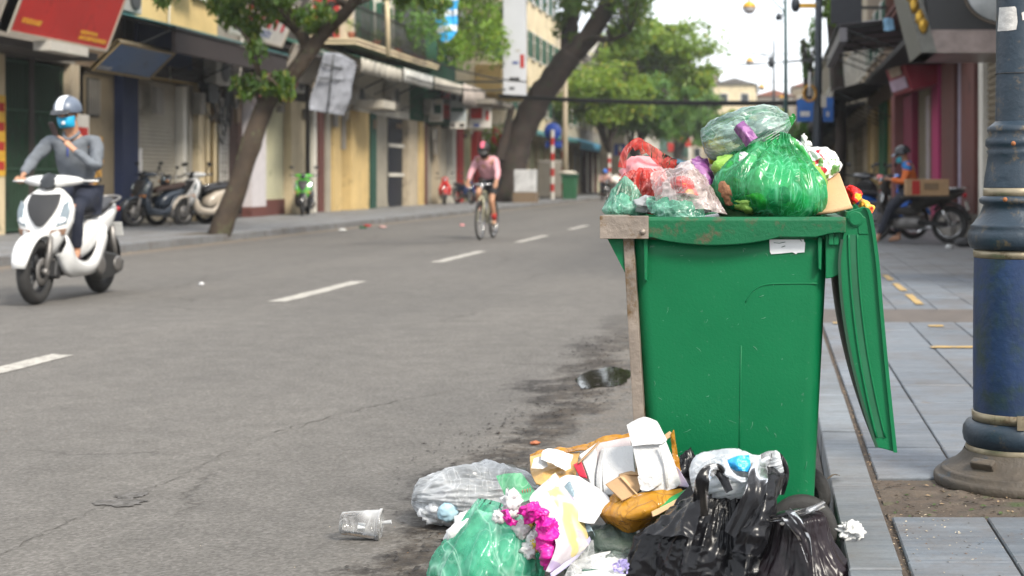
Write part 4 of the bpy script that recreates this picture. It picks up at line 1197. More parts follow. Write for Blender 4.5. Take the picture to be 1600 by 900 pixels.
piece('side_wall', [[W(905, 712, 3.88), W(934, 692, 3.93)], [W(918, 742, 3.85), W(932, 728, 3.88)], [W(928, 778, 3.82), W(936, 770, 3.85)]], M_FOAM, FB, .012, .001, 10, seed=3)
piece('taped_flap', [[W(828, 714, 3.96), W(868, 704, 3.98), W(906, 706, 3.97)], [W(830, 738, 3.90), W(866, 735, 3.88), W(900, 742, 3.88)], [W(838, 758, 3.84), W(868, 762, 3.82), W(902, 768, 3.82)]], mat('taped_card', (.50, .30, .10), .4, var=.3, vs=13, bump=.5, wear=(.62, .52, .38), wearamt=.06), FB, .006, .006, 20, 40, 40, 4, edge=.03)
piece('tape_band', [[W(829, 710, 3.99), W(868, 700, 4.0), W(905, 698, 3.99), W(945, 684, 3.98), W(990, 678, 3.96)], [W(829, 722, 3.965), W(868, 711, 3.965), W(908, 705, 3.96), W(950, 692, 3.955), W(992, 690, 3.94)]], M_TAPE, FB, .003, .006, 26, 14, 70, 5, edge=.02)
piece('tape_band', [[W(1046, 680, 3.84), W(1052, 672, 3.83)], [W(1052, 715, 3.82), W(1060, 714, 3.83)], [W(1056, 762, 3.79), W(1066, 758, 3.81)]], M_TAPE, FB, .003, .005, 26, 50, 12, 6)
piece('card_tab', [[W(1034, 683, 3.85), W(1047, 674, 3.85)], [W(1040, 688, 3.84), W(1052, 680, 3.84)]], M_CARD, FB, .004, .002, 20, 12, 12)
piece('taped_side', [[W(938, 782, 3.80), W(968, 782, 3.76), W(1010, 768, 3.74), W(1064, 764, 3.76)], [W(936, 802, 3.76), W(970, 808, 3.70), W(1020, 796, 3.69), W(1072, 776, 3.74)], [W(948, 816, 3.80), W(978, 830, 3.76), W(1000, 826, 3.76), (W(1048, 800, 3.78))]], M_TAPE, FB, .006, .0035, 14, 50, 70, 7)
piece('tape_scrap', [[W(952, 776, 3.79), W(966, 772, 3.77), W(978, 782, 3.76)], [W(950, 786, 3.78), W(964, 786, 3.75), W(976, 790, 3.75)]], M_TAPE, FB, .003, .008, 26, 20, 24, 8)
piece('torn_white_edge', [[W(976, 782, 3.75), W(992, 776, 3.74), W(1005, 772, 3.735)], [W(980, 788, 3.745), W(996, 783, 3.735), W(1004, 778, 3.73)]], M_FOAM, FB, .006, .004, 40, 14, 24, 9)
piece('red_flap', [[W(896, 726, 3.86), W(908, 720, 3.86)], [W(906, 745, 3.85), W(918, 748, 3.84)]], M_REDF, FB, .002, .001, 10, 8, 8)
piece('card_strip', [[W(900, 726, 3.87), W(918, 708, 3.88), W(936, 689, 3.90)], [W(904, 724, 3.85), W(922, 707, 3.86), W(936, 692, 3.88)]], M_KRAFT, FB, .003, .001, 10, 8, 16)
# foam lid standing in it
LIDP = trash('foam_slab', 'white foam lid with a stepped edge standing in the broken foam box', 'foam lid', W(1020, 770, 3.78))
def foamslab(rows_f, depth, name, par, seed, nu=40, nv=26, amp=.0025, edge=.012):
    P = net(rows_f, nu, nv, amp, 26, seed, edge=edge)
    mb = MB()
    Q = P + np.array([.012, depth, .004])
    mb.grid(P); mb.grid(Q[:, ::-1])
    for A, Bq in ((P[0], Q[0]), (P[-1][::-1], Q[-1][::-1]), (P[:, 0][::-1], Q[:, 0][::-1]), (P[:, -1], Q[:, -1])):
        mb.grid(np.stack([Bq, A], 0), smooth=False)
    return add(mb, name, M_FOAM, par)
foamslab([[W(979, 664, 3.80), W(998, 657, 3.80), W(1018, 664, 3.80)], [W(988, 697, 3.775), W(1010, 695, 3.775), W(1034, 694, 3.775)]], .035, 'upper_block', LIDP, 3, 20, 26)
foamslab([[W(988, 694, 3.788), W(1010, 692, 3.788), W(1030, 690, 3.788)], [W(996, 735, 3.765), W(1020, 732, 3.762), W(1045, 728, 3.765)], [W(1003, 768, 3.75), W(1032, 769, 3.745), W(1056, 762, 3.75)]], .035, 'lower_block', LIDP, 5)
foamslab([[W(996, 745, 3.735), W(1014, 741, 3.735), W(1028, 744, 3.735)], [W(1000, 765, 3.73), W(1012, 767, 3.73), W(1026, 760, 3.73)]], .02, 'broken_chunk', LIDP, 8, 16, 20, .006, .05)
mb = MB(); mb.tube([W(1031, 696, 3.768), W(1038, 725, 3.76), W(1043, 762, 3.742)], .0035, 6); add(mb, 'ridge', M_FOAM, LIDP)

t = trash('kraft_box', 'small crushed brown cardboard box inside the broken foam box', 'cardboard box', W(972, 770, 3.80))
a = {k: W(*v) for k, v in dict(A=(946, 757, 3.78), Bb=(968, 744, 3.80), C=(994, 772, 3.75), D=(972, 782, 3.73), E=(966, 740, 3.84), F=(997, 736, 3.82), G=(1004, 760, 3.77)).items()}
piece('front_panel', [[a['A'], a['Bb']], [a['D'], a['C']]], M_KRAFT, t, .003, .002, 12, 12, 12)
piece('top_panel', [[a['Bb'], a['F']], [a['C'], a['G']]], M_KRAFT, t, .003, .002, 12, 12, 12)
piece('flap', [[a['Bb'] + Vector((0, -.01, .002)), (a['C'] + Vector((0, -.012, .004)))], [a['Bb'] + Vector((.012, -.01, .0)), (a['C'] + Vector((.010, -.012, -.004)))]], M_CARD, t, .003, .001, 10, 8, 8)
piece('top_flap', [[W(966, 738, 3.85), W(980, 733, 3.85), W(996, 732, 3.84)], [W(968, 744, 3.81), W(984, 742, 3.80), W(998, 743, 3.80)]], M_KRAFT, t, .003, .003, 20, 10, 14)

for (rows, lab) in (([[W(848, 704, 3.88), W(866, 706, 3.87), W(888, 714, 3.87)], [W(846, 718, 3.85), W(862, 724, 3.84), W(884, 734, 3.84)]], 'larger white foam shard lying on the brown taped flap'),
                    ([[W(834, 718, 3.87), W(846, 718, 3.87)], [W(830, 732, 3.85), W(848, 732, 3.85)]], 'small white foam crumb at the left end of the brown taped flap')):
    t = trash('foam_shard', lab, 'foam piece', rows[0][0])
    foamslab(rows, .012, 'shard', t, 11, 18, 22, .004, .10)
t = trash('paper_sheet', 'blank white paper sheet folded over between the foam box and the pouch', 'paper', W(910, 790, 3.78))
piece('sheet', [[W(868, 752, 3.84), W(885, 742, 3.84), W(905, 744, 3.83)], [W(874, 772, 3.81), W(905, 764, 3.80), W(952, 778, 3.78)], [W(888, 800, 3.74), W(920, 800, 3.74), W(940, 800, 3.75)], [W(905, 815, 3.72), W(918, 818, 3.72), W(928, 818, 3.73)]], M_PAPER, t, .001, .0025, 8, 30, 30, 3)

# translucent white bag lying behind
t = trash('white_bag', 'translucent white bag of rubbish lying on the road behind the green bag', 'plastic bag', (-.93, 4.48, 0))
a = Vector((-1.125, 4.42, .085)); b = Vector((-.72, 4.52, .10))
mb = bagmb((-1.125, 4.47, .083), .092, .12, .39, prof=[(0, 0), (.35, .01), (.72, .12), (1, .38), (1, .62), (.8, .85), (.4, 1.0), (.2, 1.05)], rot=(0, PI / 2 - .02, .02), seed=52, crum=.13, freq=1.6, pleat=.03, npl=5, res=(170, 120), floor=.002, long=.15)
add(mb, 'bag_film', F_MILK, t)
for (px, py, Y, r, m_, s_, nm) in ((735, 785, 4.47, (.14, .10, .068), M_PAPER, 9, 'paper_scrap'), (690, 790, 4.45, (.07, .07, .055), mat('white_packing', (.70, .71, .72), .8, var=.1, bump=.3), 13, 'packing'), (790, 788, 4.47, (.09, .08, .055), M_TISSUE, 15, 'tissue'), (700, 790, 4.42, (.05, .05, .05), M_PAPER, 2, 'paper_scrap'), (760, 785, 4.45, (.08, .07, .05), M_TISSUE, 3, 'tissue'), (700, 800, 4.36, (.03, .015, .028), mat('pale_blue_label', (.35, .52, .60), .5, var=.1, bump=.2), 5, 'label_scrap'), (800, 780, 4.45, (.06, .06, .05), mat('pale_pink', (.62, .50, .46), .7, bump=.3), 6, 'scrap')):
    mb = MB(); lump(mb, W(px, py, Y), r, s_, .3); add(mb, nm, m_, t)

# green bag with magenta wrapper
t = trash('open_green_bag', 'crumpled sea green bag lying open at the bottom edge, its mouth towards the magenta wrapper', 'plastic bag', (-.76, 3.74, 0))
mb = bagmb((-.77, 3.74, -.02), .135, .13, .225, prof=[(0, 0), (.8, 0), (1.1, .12), (1.06, .45), (.85, .75), (.66, .98), (.60, 1.08)], rot=(-.18, .30, 0), seed=61, crum=.06, freq=1.3, pleat=.08, npl=9, res=(200, 120), floor=.001, long=.6)
add(mb, 'bag_film', film('sea_green_film', (.10, .62, .38), (.02, .48, .26), opac=.42, trans=.45, bump=.5, bs=6, vs=6, tint=(.50, .95, .76), crease=(.62, .88, .76), st=(1, 1, .6)), t)
for (px, py, Y, r, s_) in ((740, 840, 3.78, (.07, .06, .07), 2), (775, 870, 3.72, (.08, .06, .06), 3)):
    mb = MB(); lump(mb, W(px, py, Y), r, s_, .35); add(mb, 'paper_scrap', M_TISSUE, t)
# printed flap standing up
t2 = trash('printed_green_bag', 'green bag corner with small red print marks standing behind the magenta wrapper', 'plastic bag', W(800, 770, 3.86))
piece('bag_film', [[W(776, 744, 3.92), W(800, 740, 3.90), W(814, 737, 3.9)], [W(784, 765, 3.88), W(806, 758, 3.86), W(828, 756, 3.86)], [W(792, 795, 3.84), W(815, 785, 3.82), W(842, 776, 3.84)]], film('fresh_green_film', (.16, .66, .32), (.08, .55, .22), opac=.6, trans=.5, bump=.35, bs=9, vs=9, tint=(.6, .95, .7)), t2, .0, .006, 18, 30, 30, 4)
for k in range(4):
    a = W(816 + 4 * k, 765 - .8 * k, 3.843)
    mb = MB(); mb.tube([a, a + Vector((.001, 0, -.010))], .0009, 5); add(mb, 'print_mark', M_REDF, t2)
    mb = MB(); a2 = a + Vector((0, 0, -.018)); mb.tube([a2, a2 + Vector((.004, 0, -.001))], .0009, 5); add(mb, 'print_mark', M_REDF, t2)

t = trash('magenta_wrapper', 'crumpled magenta and white flower wrapper spilling out of the sea green bag', 'wrapper', W(830, 850, 3.7))
pz = lambda x, y, d=0: W(x, y, 3.665 + d)
def crumple(name, rows, m, seed, amp=.016, freq=26, nu=60, nv=40):
    mb = MB(); mb.grid(net(rows, nu, nv, amp, freq, seed, edge=.05)); return add(mb, name, m, t, solid=.0012)
crumple('magenta_sheet', [[pz(782, 798), pz(792, 796, -.02), pz(800, 804)], [pz(786, 812, -.01), pz(798, 812, -.03), pz(806, 812)], [pz(794, 822), pz(802, 822), pz(810, 814)]], M_MAG, 3)
crumple('magenta_sheet', [[pz(806, 800), pz(820, 788, -.02), pz(838, 784)], [pz(814, 806, -.02), pz(832, 796, -.04), pz(852, 794, -.01)], [pz(822, 816), pz(840, 812, -.02), pz(862, 810)]], M_MAG, 7)
crumple('magenta_sheet', [[pz(838, 800), pz(852, 804, -.03), pz(868, 812)], [pz(842, 828, -.02), pz(856, 828, -.05), pz(872, 836)], [pz(834, 846), pz(852, 850, -.03), pz(870, 856)], [pz(844, 872), pz(858, 872, -.04), pz(874, 872)], [pz(852, 888), pz(862, 893, -.02), pz(872, 886)]], M_MAG, 11, nu=90)
for (px, py, r, m_) in ((828, 815, .014, M_YELP), (838, 850, .018, M_YELP), (815, 826, .022, M_TISSUE), (800, 796, .02, M_TISSUE), (836, 838, .022, M_TISSUE), (800, 782, .024, M_PAPER), (780, 808, .015, M_TISSUE), (826, 860, .02, M_TISSUE)):
    mb = MB(); lump(mb, W(px, py, 3.69), (r, r * .7, r), int(px), .7, n=14, freq=1.8); add(mb, 'fold', m_, t)
t = trash('printed_pouch', 'flat shiny pouch with faded pastel print, standing on its corner beside the magenta wrapper', 'pouch', W(880, 880, 3.68))
piece('film_panel', [[W(868, 738, 3.80), W(872, 745, 3.79), W(880, 760, 3.79)], [W(828, 778, 3.72), W(862, 785, 3.69), W(902, 790, 3.75)], [W(846, 806, 3.66), W(884, 830, 3.655), W(920, 842, 3.73)], [W(868, 850, 3.62), W(882, 862, 3.625), W(912, 858, 3.69)], [W(852, 893, 3.60), W(862, 894, 3.60), W(872, 888, 3.63)]], M_PASTEL, t, .0015, .005, 10, 50, 40, 5)
piece('seam', [[W(921, 838, 3.728), W(924, 846, 3.722)], [W(896, 868, 3.66), W(898, 876, 3.66)], [W(860, 896, 3.60), W(862, 904, 3.60)]], mat('seam_lilac', (.40, .38, .55), .3, bump=.1), t, .002, .001, 8, 20, 6)
piece('back_panel', [[W(880, 762, 3.80), W(890, 752, 3.81), W(893, 764, 3.81)], [W(898, 790, 3.77), W(906, 792, 3.77), W(910, 798, 3.77)], [W(918, 832, 3.74), W(926, 830, 3.74), W(930, 838, 3.74)]], mat('grey_blue_foil', (.20, .27, .31), .3, .2, var=.2, bump=.4), t, .001, .004, 14, 24, 16, 3)
t = trash('smoky_sheet', 'smoky see-through plastic sheet lying under the foam box next to the black bag', 'plastic sheet', W(960, 860, 3.72))
mb = bagmb((W(958, 0, 3.74).x, 3.76, .0), .115, .10, .12, prof='heap', rot=(0, 0, .2), seed=71, crum=.16, freq=2.0, pleat=.05, res=(130, 80), floor=.002, long=.4)
add(mb, 'film', F_SMOKE, t)
mb = MB(); lump(mb, W(955, 850, 3.8), (.09, .07, .055), 4, .3); add(mb, 'contents', mat('dark_scraps', (.05, .075, .06), .6, var=.5, vs=14, bump=.5), t)
t = trash('food_tray', 'white foam food tray with black printing at the very bottom, left of the black bag', 'tray', W(940, 890, 3.62))
piece('tray_floor', [[W(895, 882, 3.68), W(940, 868, 3.72), W(988, 862, 3.74)], [W(890, 915, 3.56), W(940, 905, 3.58), W(990, 898, 3.60)]], M_FOAM, t, .008, .001, 8, 16, 20, 2)
piece('printed_band', [[W(908, 886, 3.655), W(935, 884, 3.66)], [W(910, 892, 3.625), W(938, 890, 3.63)]], M_INK, t, .001, .0, 8, 6, 6)
piece('tray_rim', [[W(894, 880, 3.68), W(940, 866, 3.72), W(989, 860, 3.74)], [W(892, 884, 3.67), W(940, 870, 3.71), W(990, 864, 3.73)]], M_FOAM, t, .012, .0, 8, 6, 20, 2)
t = trash('lilac_ribbon', 'tangle of lilac paper ribbon on the foam food tray', 'ribbon', W(975, 885, 3.6))
for k in range(7):
    a = W(968 + random.uniform(-4, 8), 885 + random.uniform(-6, 8), 3.60)
    strap([a, a + Vector((random.uniform(-.01, .01), 0, .012)), a + Vector((random.uniform(-.02, .02), .005, .006)), a + Vector((random.uniform(-.02, .02), -.005, -.008))], .005, 'loop', mat('lilac', (.38, .33, .62), .6, bump=0), t, seed=k)
t = trash('clear_bag_scrap', 'clear plastic scrap hanging from the pouch, left of the food tray', 'plastic scrap', W(905, 880, 3.66))
piece('film', [[W(912, 850, 3.72), W(928, 845, 3.72)], [W(895, 880, 3.66), W(928, 880, 3.66)], [W(880, 905, 3.6), W(915, 905, 3.6)]], F_CLEAR, t, .0, .008, 14, 30, 20, 3)
t = trash('juice_carton_flap', 'green and brown torn packaging strip wedged between the foam box and black bag', 'packaging', W(1060, 780, 3.74))
piece('green_strip', [[W(1030, 790, 3.70), W(1052, 774, 3.72), W(1078, 762, 3.74)], [W(1034, 796, 3.69), W(1056, 782, 3.70), W(1082, 768, 3.73)]], mat('packaging_green', (.01, .25, .06), .4, bump=.3), t, .002, .003, 20, 10, 20)
piece('brown_strip', [[W(1018, 800, 3.68), W(1046, 786, 3.69), W(1086, 764, 3.73)], [W(1020, 808, 3.67), W(1050, 793, 3.68), W(1088, 770, 3.72)]], M_CARD, t, .003, .003, 20, 10, 20)
t = trash('lilac_card', 'small folded lilac paper behind the right edge of the foam lid', 'paper', W(1066, 750, 3.80))
piece('sheet', [[W(1054, 726, 3.82), W(1062, 734, 3.81)], [W(1060, 760, 3.80), W(1078, 762, 3.79)]], mat('lilac_paper', (.52, .46, .60), .7, bump=.2), t, .001, .003, 14, 12, 10)
t = trash('black_scrap', 'dark crumpled plastic behind the foam lid against the bin', 'plastic scrap', W(1070, 735, 3.88))
mb = MB(); lump(mb, W(1066, 745, 3.87), (.045, .03, .05), 7, .7, n=20); add(mb, 'film', F_BLK, t)

# clear cup lying on its side with its lid and straw stub
t = trash('plastic_cup', 'clear plastic cup lying on its side on the road, lid and straw still on', 'cup', (-1.22, 4.25, 0))
axc = Vector((-1.235, 4.27, .048))
M_CUPF = film('cup_film', (.74, .74, .73), (.66, .66, .66), opac=.05, rough=.08, trans=.3, bump=.2, bs=8, vs=8, tint=(.97, .97, .97), edge=.8)
mb = MB()
prof = [(.0, -.055), (.031, -.055), (.032, -.053), (.036, -.02), (.0375, -.005), (.038, -.003), (.0415, .02), (.045, .055), (.046, .056)]
mb.lathe(prof, (0, 0, 0), 40, axis='x')
th_ = Matrix.Rotation(.09, 3, 'Y') @ Matrix.Rotation(.12, 3, 'Z')
mb.v = [tuple(th_ @ Vector(p) + axc) for p in mb.v]
add(mb, 'cup_wall', M_CUPF, t)
mb = MB(); mb.lathe([(.046, .054), (.0485, .055), (.0485, .062), (.044, .064), (.043, .061), (.012, .062), (.011, .066), (.0, .066)], (0, 0, 0), 40, axis='x')
mb.v = [tuple(th_ @ Vector(p) + axc) for p in mb.v]
add(mb, 'lid', M_CUPF, t)
mb = MB(); mb.tube([(.062, 0, .006), (.075, 0, .008), (.092, 0, .011)], [.006, .0055, .006], 12, caps=False); mb.v = [tuple(th_ @ Vector(p) + axc) for p in mb.v]
add(mb, 'straw_stub', F_MILK, t)
mb = MB(); mb.grid(np.array([[(.0 + .022 * i, -.0408 - .0018 * i + .006 * abs(j - 1), -.012 + .012 * j) for j in range(3)] for i in range(2)])); mb.v = [tuple(th_ @ Vector(p) + axc) for p in mb.v]
add(mb, 'label', M_STICK, t)
mb = MB(); mb.grid(np.array([[(-.05 + .012 * i, -.012 + .024 * j, -.032 - .001 * i) for j in range(2)] for i in range(9)])); mb.v = [tuple(th_ @ Vector(p) + axc) for p in mb.v]
add(mb, 'dregs', mat('tea_dregs', (.30, .17, .06), .2, bump=0), t)

t = trash('tissue_ball', 'crumpled white tissue on the slate pavement beside the bin wheel', 'tissue', W(1330, 848, 3.84))
mb = MB(); lump(mb, (W(1330, 834, 3.86).x, 3.86, PZ + .026), (.030, .027, .024), 4, .75, n=26, freq=1.7); add(mb, 'tissue', M_TISSUE, t)
t = trash('dead_leaf', 'dry curled leaf on the kerb behind the bin wheel', 'leaf', W(1288, 730, 4.6))
piece('leaf', [[Vector((.185, 4.62, .11)), Vector((.20, 4.64, .118)), Vector((.225, 4.66, .112))], [Vector((.18, 4.59, .114)), Vector((.205, 4.60, .128)), Vector((.222, 4.635, .116))]], mat('dry_leaf', (.10, .07, .035), .8), t, .001, .003, 40, 8, 12)
t = trash('white_scrap', 'tiny white paper scrap far out on the empty left side of the road', 'paper scrap', W(315, 446, 14.5))
mb = MB(); lump(mb, (W(315, 446, 14.5).x, 14.5, .018), (.025, .02, .018), 4, .7, n=8); add(mb, 'scrap', M_PAPER, t)
t = trash('orange_leaf', 'small orange brown scrap lying in the damp gutter', 'scrap', W(836, 696, 5.8))
mb = MB(); lump(mb, (W(836, 692, 5.8).x, 5.8, .008), (.02, .014, .008), 4, .6, n=8); add(mb, 'scrap', mat('orange_scrap', (.38, .12, .05), .6), t)
# ================================================================ STREET FRONTS
class Side:
    def __init__(s, x, sg): s.x = x; s.sg = sg          # sg = direction towards the street
    def X(s, d): return s.x + s.sg * d
    def Y(s, px): return abs(s.x) * FPX / abs(1205 - px)
LS, RS = Side(-13.4, 1), Side(3.3, -1)
def fbox(mb, S, d0, d1, y0, y1, z0, z1, mi=0):
    a, b = sorted((S.X(d0), S.X(d1)))
    return mb.box(a, b, y0, y1, z0, z1, mi)
def fb(S, d0, d1, y0, y1, z0, z1, name, m, par, **k):
    mb = MB(); fbox(mb, S, d0, d1, y0, y1, z0, z1); return mb.build(name, m, par, world=True, **k)
def wallmat(name, c, **k):
    a = dict(rough=.85, var=.22, vs=.9, bump=.25, bs=25, wear=tuple(q * .42 for q in c), wearamt=.035, wscale=1.6); a.update(k)
    return mat(name, c, **a)
C_CREAM = wallmat('cream_plaster', (.58, .48, .31)); C_YEL = wallmat('yellow_plaster', (.54, .39, .17)); C_BEI = wallmat('beige_plaster', (.42, .35, .25))
C_WHI = wallmat('white_plaster', (.58, .55, .48)); C_BRN = wallmat('brown_plaster', (.17, .12, .075)); C_GRY = wallmat('grey_plaster', (.22, .20, .17))
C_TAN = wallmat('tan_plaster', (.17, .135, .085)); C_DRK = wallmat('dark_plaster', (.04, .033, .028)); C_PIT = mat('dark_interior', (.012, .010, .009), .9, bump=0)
C_NAVY = wallmat('navy_paint', (.006, .014, .05)); C_RED = wallmat('red_paint', (.38, .02, .015)); C_PINK = wallmat('pink_paint', (.22, .018, .055)); C_MAR = wallmat('maroon_tile', (.115, .038, .030))
C_GRN = wallmat('green_paint', (.012, .085, .045)); C_GRN2 = wallmat('bright_green_paint', (.012, .09, .035)); C_GATE = wallmat('gate_green', (.022, .06, .032)); C_OLV = wallmat('olive_shutter', (.38, .36, .20)); C_GSH = wallmat('grey_shutter', (.33, .30, .24)); C_GLS = mat('window_glass', (.02, .025, .03), .12, bump=0)
C_TEAL = wallmat('teal_sheet', (.045, .16, .16)); C_DGR = wallmat('dark_green_sheet', (.010, .055, .035)); C_ROOF = wallmat('grey_roof', (.12, .11, .10)); C_TILE = wallmat('roof_tile', (.22, .08, .045))
C_PALE = wallmat('pale_shutter', (.52, .50, .34)); C_WOOD = wallmat('brown_door', (.055, .026, .018)); C_TARP = wallmat('tarpaulin', (.40, .37, .31)); C_SKYB = wallmat('sky_blue_sheet', (.10, .36, .55)); C_IRON = mat('dark_iron', (.02, .022, .02), .6, bump=0)
C_AC = mat('unit_plastic', (.42, .40, .36), .6, var=.15, bump=0)

P_NIGHT = mat('night_blue', (.006, .010, .018), .5, bump=0)
def shutter(S, par, y0, y1, z0, z1, m, d=-.16, pitch=.085, name='roller_shutter'):
    n = max(4, int((z1 - z0) / pitch)); prof = []
    for k in range(n):
        z = z0 + (z1 - z0) * k / n; h = (z1 - z0) / n
        prof += [(0, z), (.018, z + h * .3), (.018, z + h * .7)]
    prof.append((0, z1))
    mb = MB(); mb.loft([[(S.X(d + a), y0, z) for a, z in prof], [(S.X(d + a), y1, z) for a, z in prof]], 0, False, False, closed=False)
    sh = mb.build(name, m, par, world=True)
    fb(S, d - .01, d + .04, y0, y1, z0, z0 + .09, 'bottom_rail', m, sh)
    return sh
def folding_gate(S, par, y0, y1, z0, z1, m, d=-.14, pitch=.11, name='folding_gate', lat=True):
    mb = MB(); y = y0
    while y < y1:
        fbox(mb, S, d - .012, d + .014, y, y + .024, z0, z1); y += pitch
    g = mb.build(name, m, par, world=True); tag(g, kind='stuff')
    mb = MB()
    for z in (z0 + .03, z0 + (z1 - z0) * .36, z0 + (z1 - z0) * .7, z1 - .06):
        fbox(mb, S, d - .02, d + .02, y0, y1, z, z + .035)
    if lat:
        y = y0
        while y + pitch * 3 < y1:
            for (za, zb) in ((z0 + (z1 - z0) * .36, z0 + (z1 - z0) * .7),):
                for (p, q) in (((y, za), (y + pitch * 3, zb)), ((y + pitch * 3, za), (y, zb))):
                    mb.tube([(S.X(d), p[0], p[1]), (S.X(d), q[0], q[1])], .010, 4)
            y += pitch * 3
    r = mb.build('gate_lattice', m, g, world=True); tag(r, kind='stuff')
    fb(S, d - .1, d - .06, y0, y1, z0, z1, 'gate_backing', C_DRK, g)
    return g
def lattice_door(S, par, y0, y1, z0, z1, m, d=-.12):
    mb = MB()
    nz, ny = int((z1 - z0) / .22), max(3, int((y1 - y0) / .16))
    for i in range(ny + 1):
        y = y0 + (y1 - y0) * i / ny; fbox(mb, S, d - .01, d + .01, y - .012, y + .012, z0, z1)
    for j in range(nz):
        for i in range(ny):
            yc = y0 + (y1 - y0) * (i + .5) / ny; zc = z0 + (z1 - z0) * (j + .5) / nz
            mb.tube([(S.X(d), yc + .055 * math.cos(a), zc + .09 * math.sin(a)) for a in np.linspace(0, 2 * PI, 9)], .009, 4, caps=False)
    g = mb.build('lattice_door', m, par, world=True); tag(g, kind='stuff')
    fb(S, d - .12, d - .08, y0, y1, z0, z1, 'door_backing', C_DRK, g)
def door(S, par, y0, y1, z0, z1, m, d=-.15, leaves=2, name='door'):
    dd = fb(S, d - .06, d, y0, y1, z0, z1, name, m, par)
    for k in range(leaves):
        a = y0 + (y1 - y0) * k / leaves + .05; b = y0 + (y1 - y0) * (k + 1) / leaves - .05
        if b - a < .12: continue
        for (u, v) in ((.05, .34), (.38, .66), (.70, .95)):
            fb(S, d, d + .022, a, b, z0 + (z1 - z0) * u, z0 + (z1 - z0) * v, 'door_panel', m, dd, bevel=.01)
    return dd
def window(S, par, y0, y1, z0, z1, mf, shut=None, d=0.0, bars=True):
    w = fb(S, d, d + .05, y0 - .07, y1 + .07, z0 - .07, z1 + .07, 'window', mf, par)
    fb(S, d + .05, d + .056, y0, y1, z0, z1, 'pane', C_GLS, w)
    if bars:
        fb(S, d + .056, d + .085, (y0 + y1) / 2 - .025, (y0 + y1) / 2 + .025, z0, z1, 'mullion', mf, w)
        fb(S, d + .056, d + .08, y0, y1, z0 + (z1 - z0) * .62, z0 + (z1 - z0) * .62 + .04, 'transom', mf, w)
    fb(S, d + .05, d + .13, y0 - .1, y1 + .1, z0 - .12, z0 - .07, 'sill', mf, w)
    if shut:
        wd = (y1 - y0) / 2
        for (a, b) in ((y0 - .08 - wd, y0 - .08), (y1 + .08, y1 + .08 + wd)):
            s_ = fb(S, d + .02, d + .055, a, b, z0, z1, 'window_shutter', shut, w)
            mb = MB(); z = z0 + .06
            while z < z1 - .06: fbox(mb, S, d + .055, d + .07, a + .05, b - .05, z, z + .04); z += .09
            tag(mb.build('louvre', shut, s_, world=True), kind='stuff')
    return w
def awning(S, par, y0, y1, z0, z1, dout, m, d0=.0, name='awning', valance=0, vm=None, struts=True, corr=True):
    """sheet roof from the wall at height z0 out to dout at height z1"""
    n = max(4, int((y1 - y0) / .16)); rows = []
    for i in range(n * 2 + 1):
        y = y0 + (y1 - y0) * i / (n * 2); k = .018 * (i % 2) if corr else 0
        rows.append([(S.X(d0), y, z0 + k), (S.X(d0 + (dout - d0) * .5), y, (z0 + z1) / 2 + k), (S.X(dout), y, z1 + k)])
    mb = MB(); mb.grid(np.array(rows), smooth=False)
    a = mb.build(name, m, par, world=True, solid=.018)
    fb(S, dout - .03, dout + .02, y0, y1, z1 - .05, z1 - .006, 'front_rail', C_IRON, a)
    if struts:
        k = int(max(1, (y1 - y0) // 1.6))
        for i in range(k + 1):
            y = y0 + .06 + (y1 - y0 - .12) * i / k
            mb = MB(); mb.tube([(S.X(d0), y, z1 - .75), (S.X(dout - .05), y, z1 - .05)], .018, 6); mb.build('strut', C_IRON, a, world=True)
            mb = MB(); mb.tube([(S.X(d0), y, z0 - .06), (S.X(dout - .05), y, z1 - .07)], .016, 6); mb.build('rafter', C_IRON, a, world=True)
    if valance:
        n = max(6, int((y1 - y0) / .12)); rows = []
        for i in range(n + 1):
            y = y0 + (y1 - y0) * i / n
            rows.append([(S.X(dout + .025 + .015 * math.sin(i * 1.3)), y, z1 - .0), (S.X(dout + .03 + .03 * math.sin(i * 1.3 + .5)), y, z1 - valance * .5), (S.X(dout + .01 + .03 * math.sin(i * 1.1)), y, z1 - valance)])
        mb = MB(); mb.grid(np.array(rows)); mb.build('valance', vm or m, a, world=True, solid=.012)
    return a
def balcony(S, par, y0, y1, z, depth, mslab, mrail, h=.95, post=.12, balus=False, pots=0):
    b = fb(S, 0.003, depth, y0, y1, z - .16, z, 'balcony', mslab, par)
    fb(S, 0.003, depth + .04, y0 - .04, y1 + .04, z - .05, z + .012, 'balcony_edge', mslab, b)
    y = y0 + .05; k = 0; mb = MB()
    while y < y1:
        mb.tube([(S.X(depth - .05), y, z), (S.X(depth - .05 + (.05 if balus else 0)), y, z + h * .5), (S.X(depth - .05), y, z + h)], [.012, .03 if balus else .012, .012], 6); y += post
    tag(mb.build('baluster', mrail, b, world=True), kind='stuff')
    fb(S, depth - .085, depth - .015, y0, y1, z + h, z + h + .05, 'handrail', mrail, b)
    fb(S, 0.0, depth - .06, y0, y0 + .03, z + h, z + h + .04, 'side_rail', mrail, b)
    for k in range(pots):
        yy = y0 + .35 + (y1 - y0 - .7) * k / max(1, pots - 1)
        mb = MB(); mb.lathe([(.0, 0), (.09, 0), (.13, .2), (.12, .2), (.0, .18)], (S.X(depth - .22), yy, z + .015), 12); p_ = mb.build('flower_pot', mat('terracotta', (.30, .10, .05), .8, bump=0), b, world=True)
        mb = MB(); leaves(mb, [((S.X(depth - .22), yy, z + .42), .22)], 60, .09, 300 + k); mb.build('potted_plant', M_LEAF2, b, world=True)
    return b
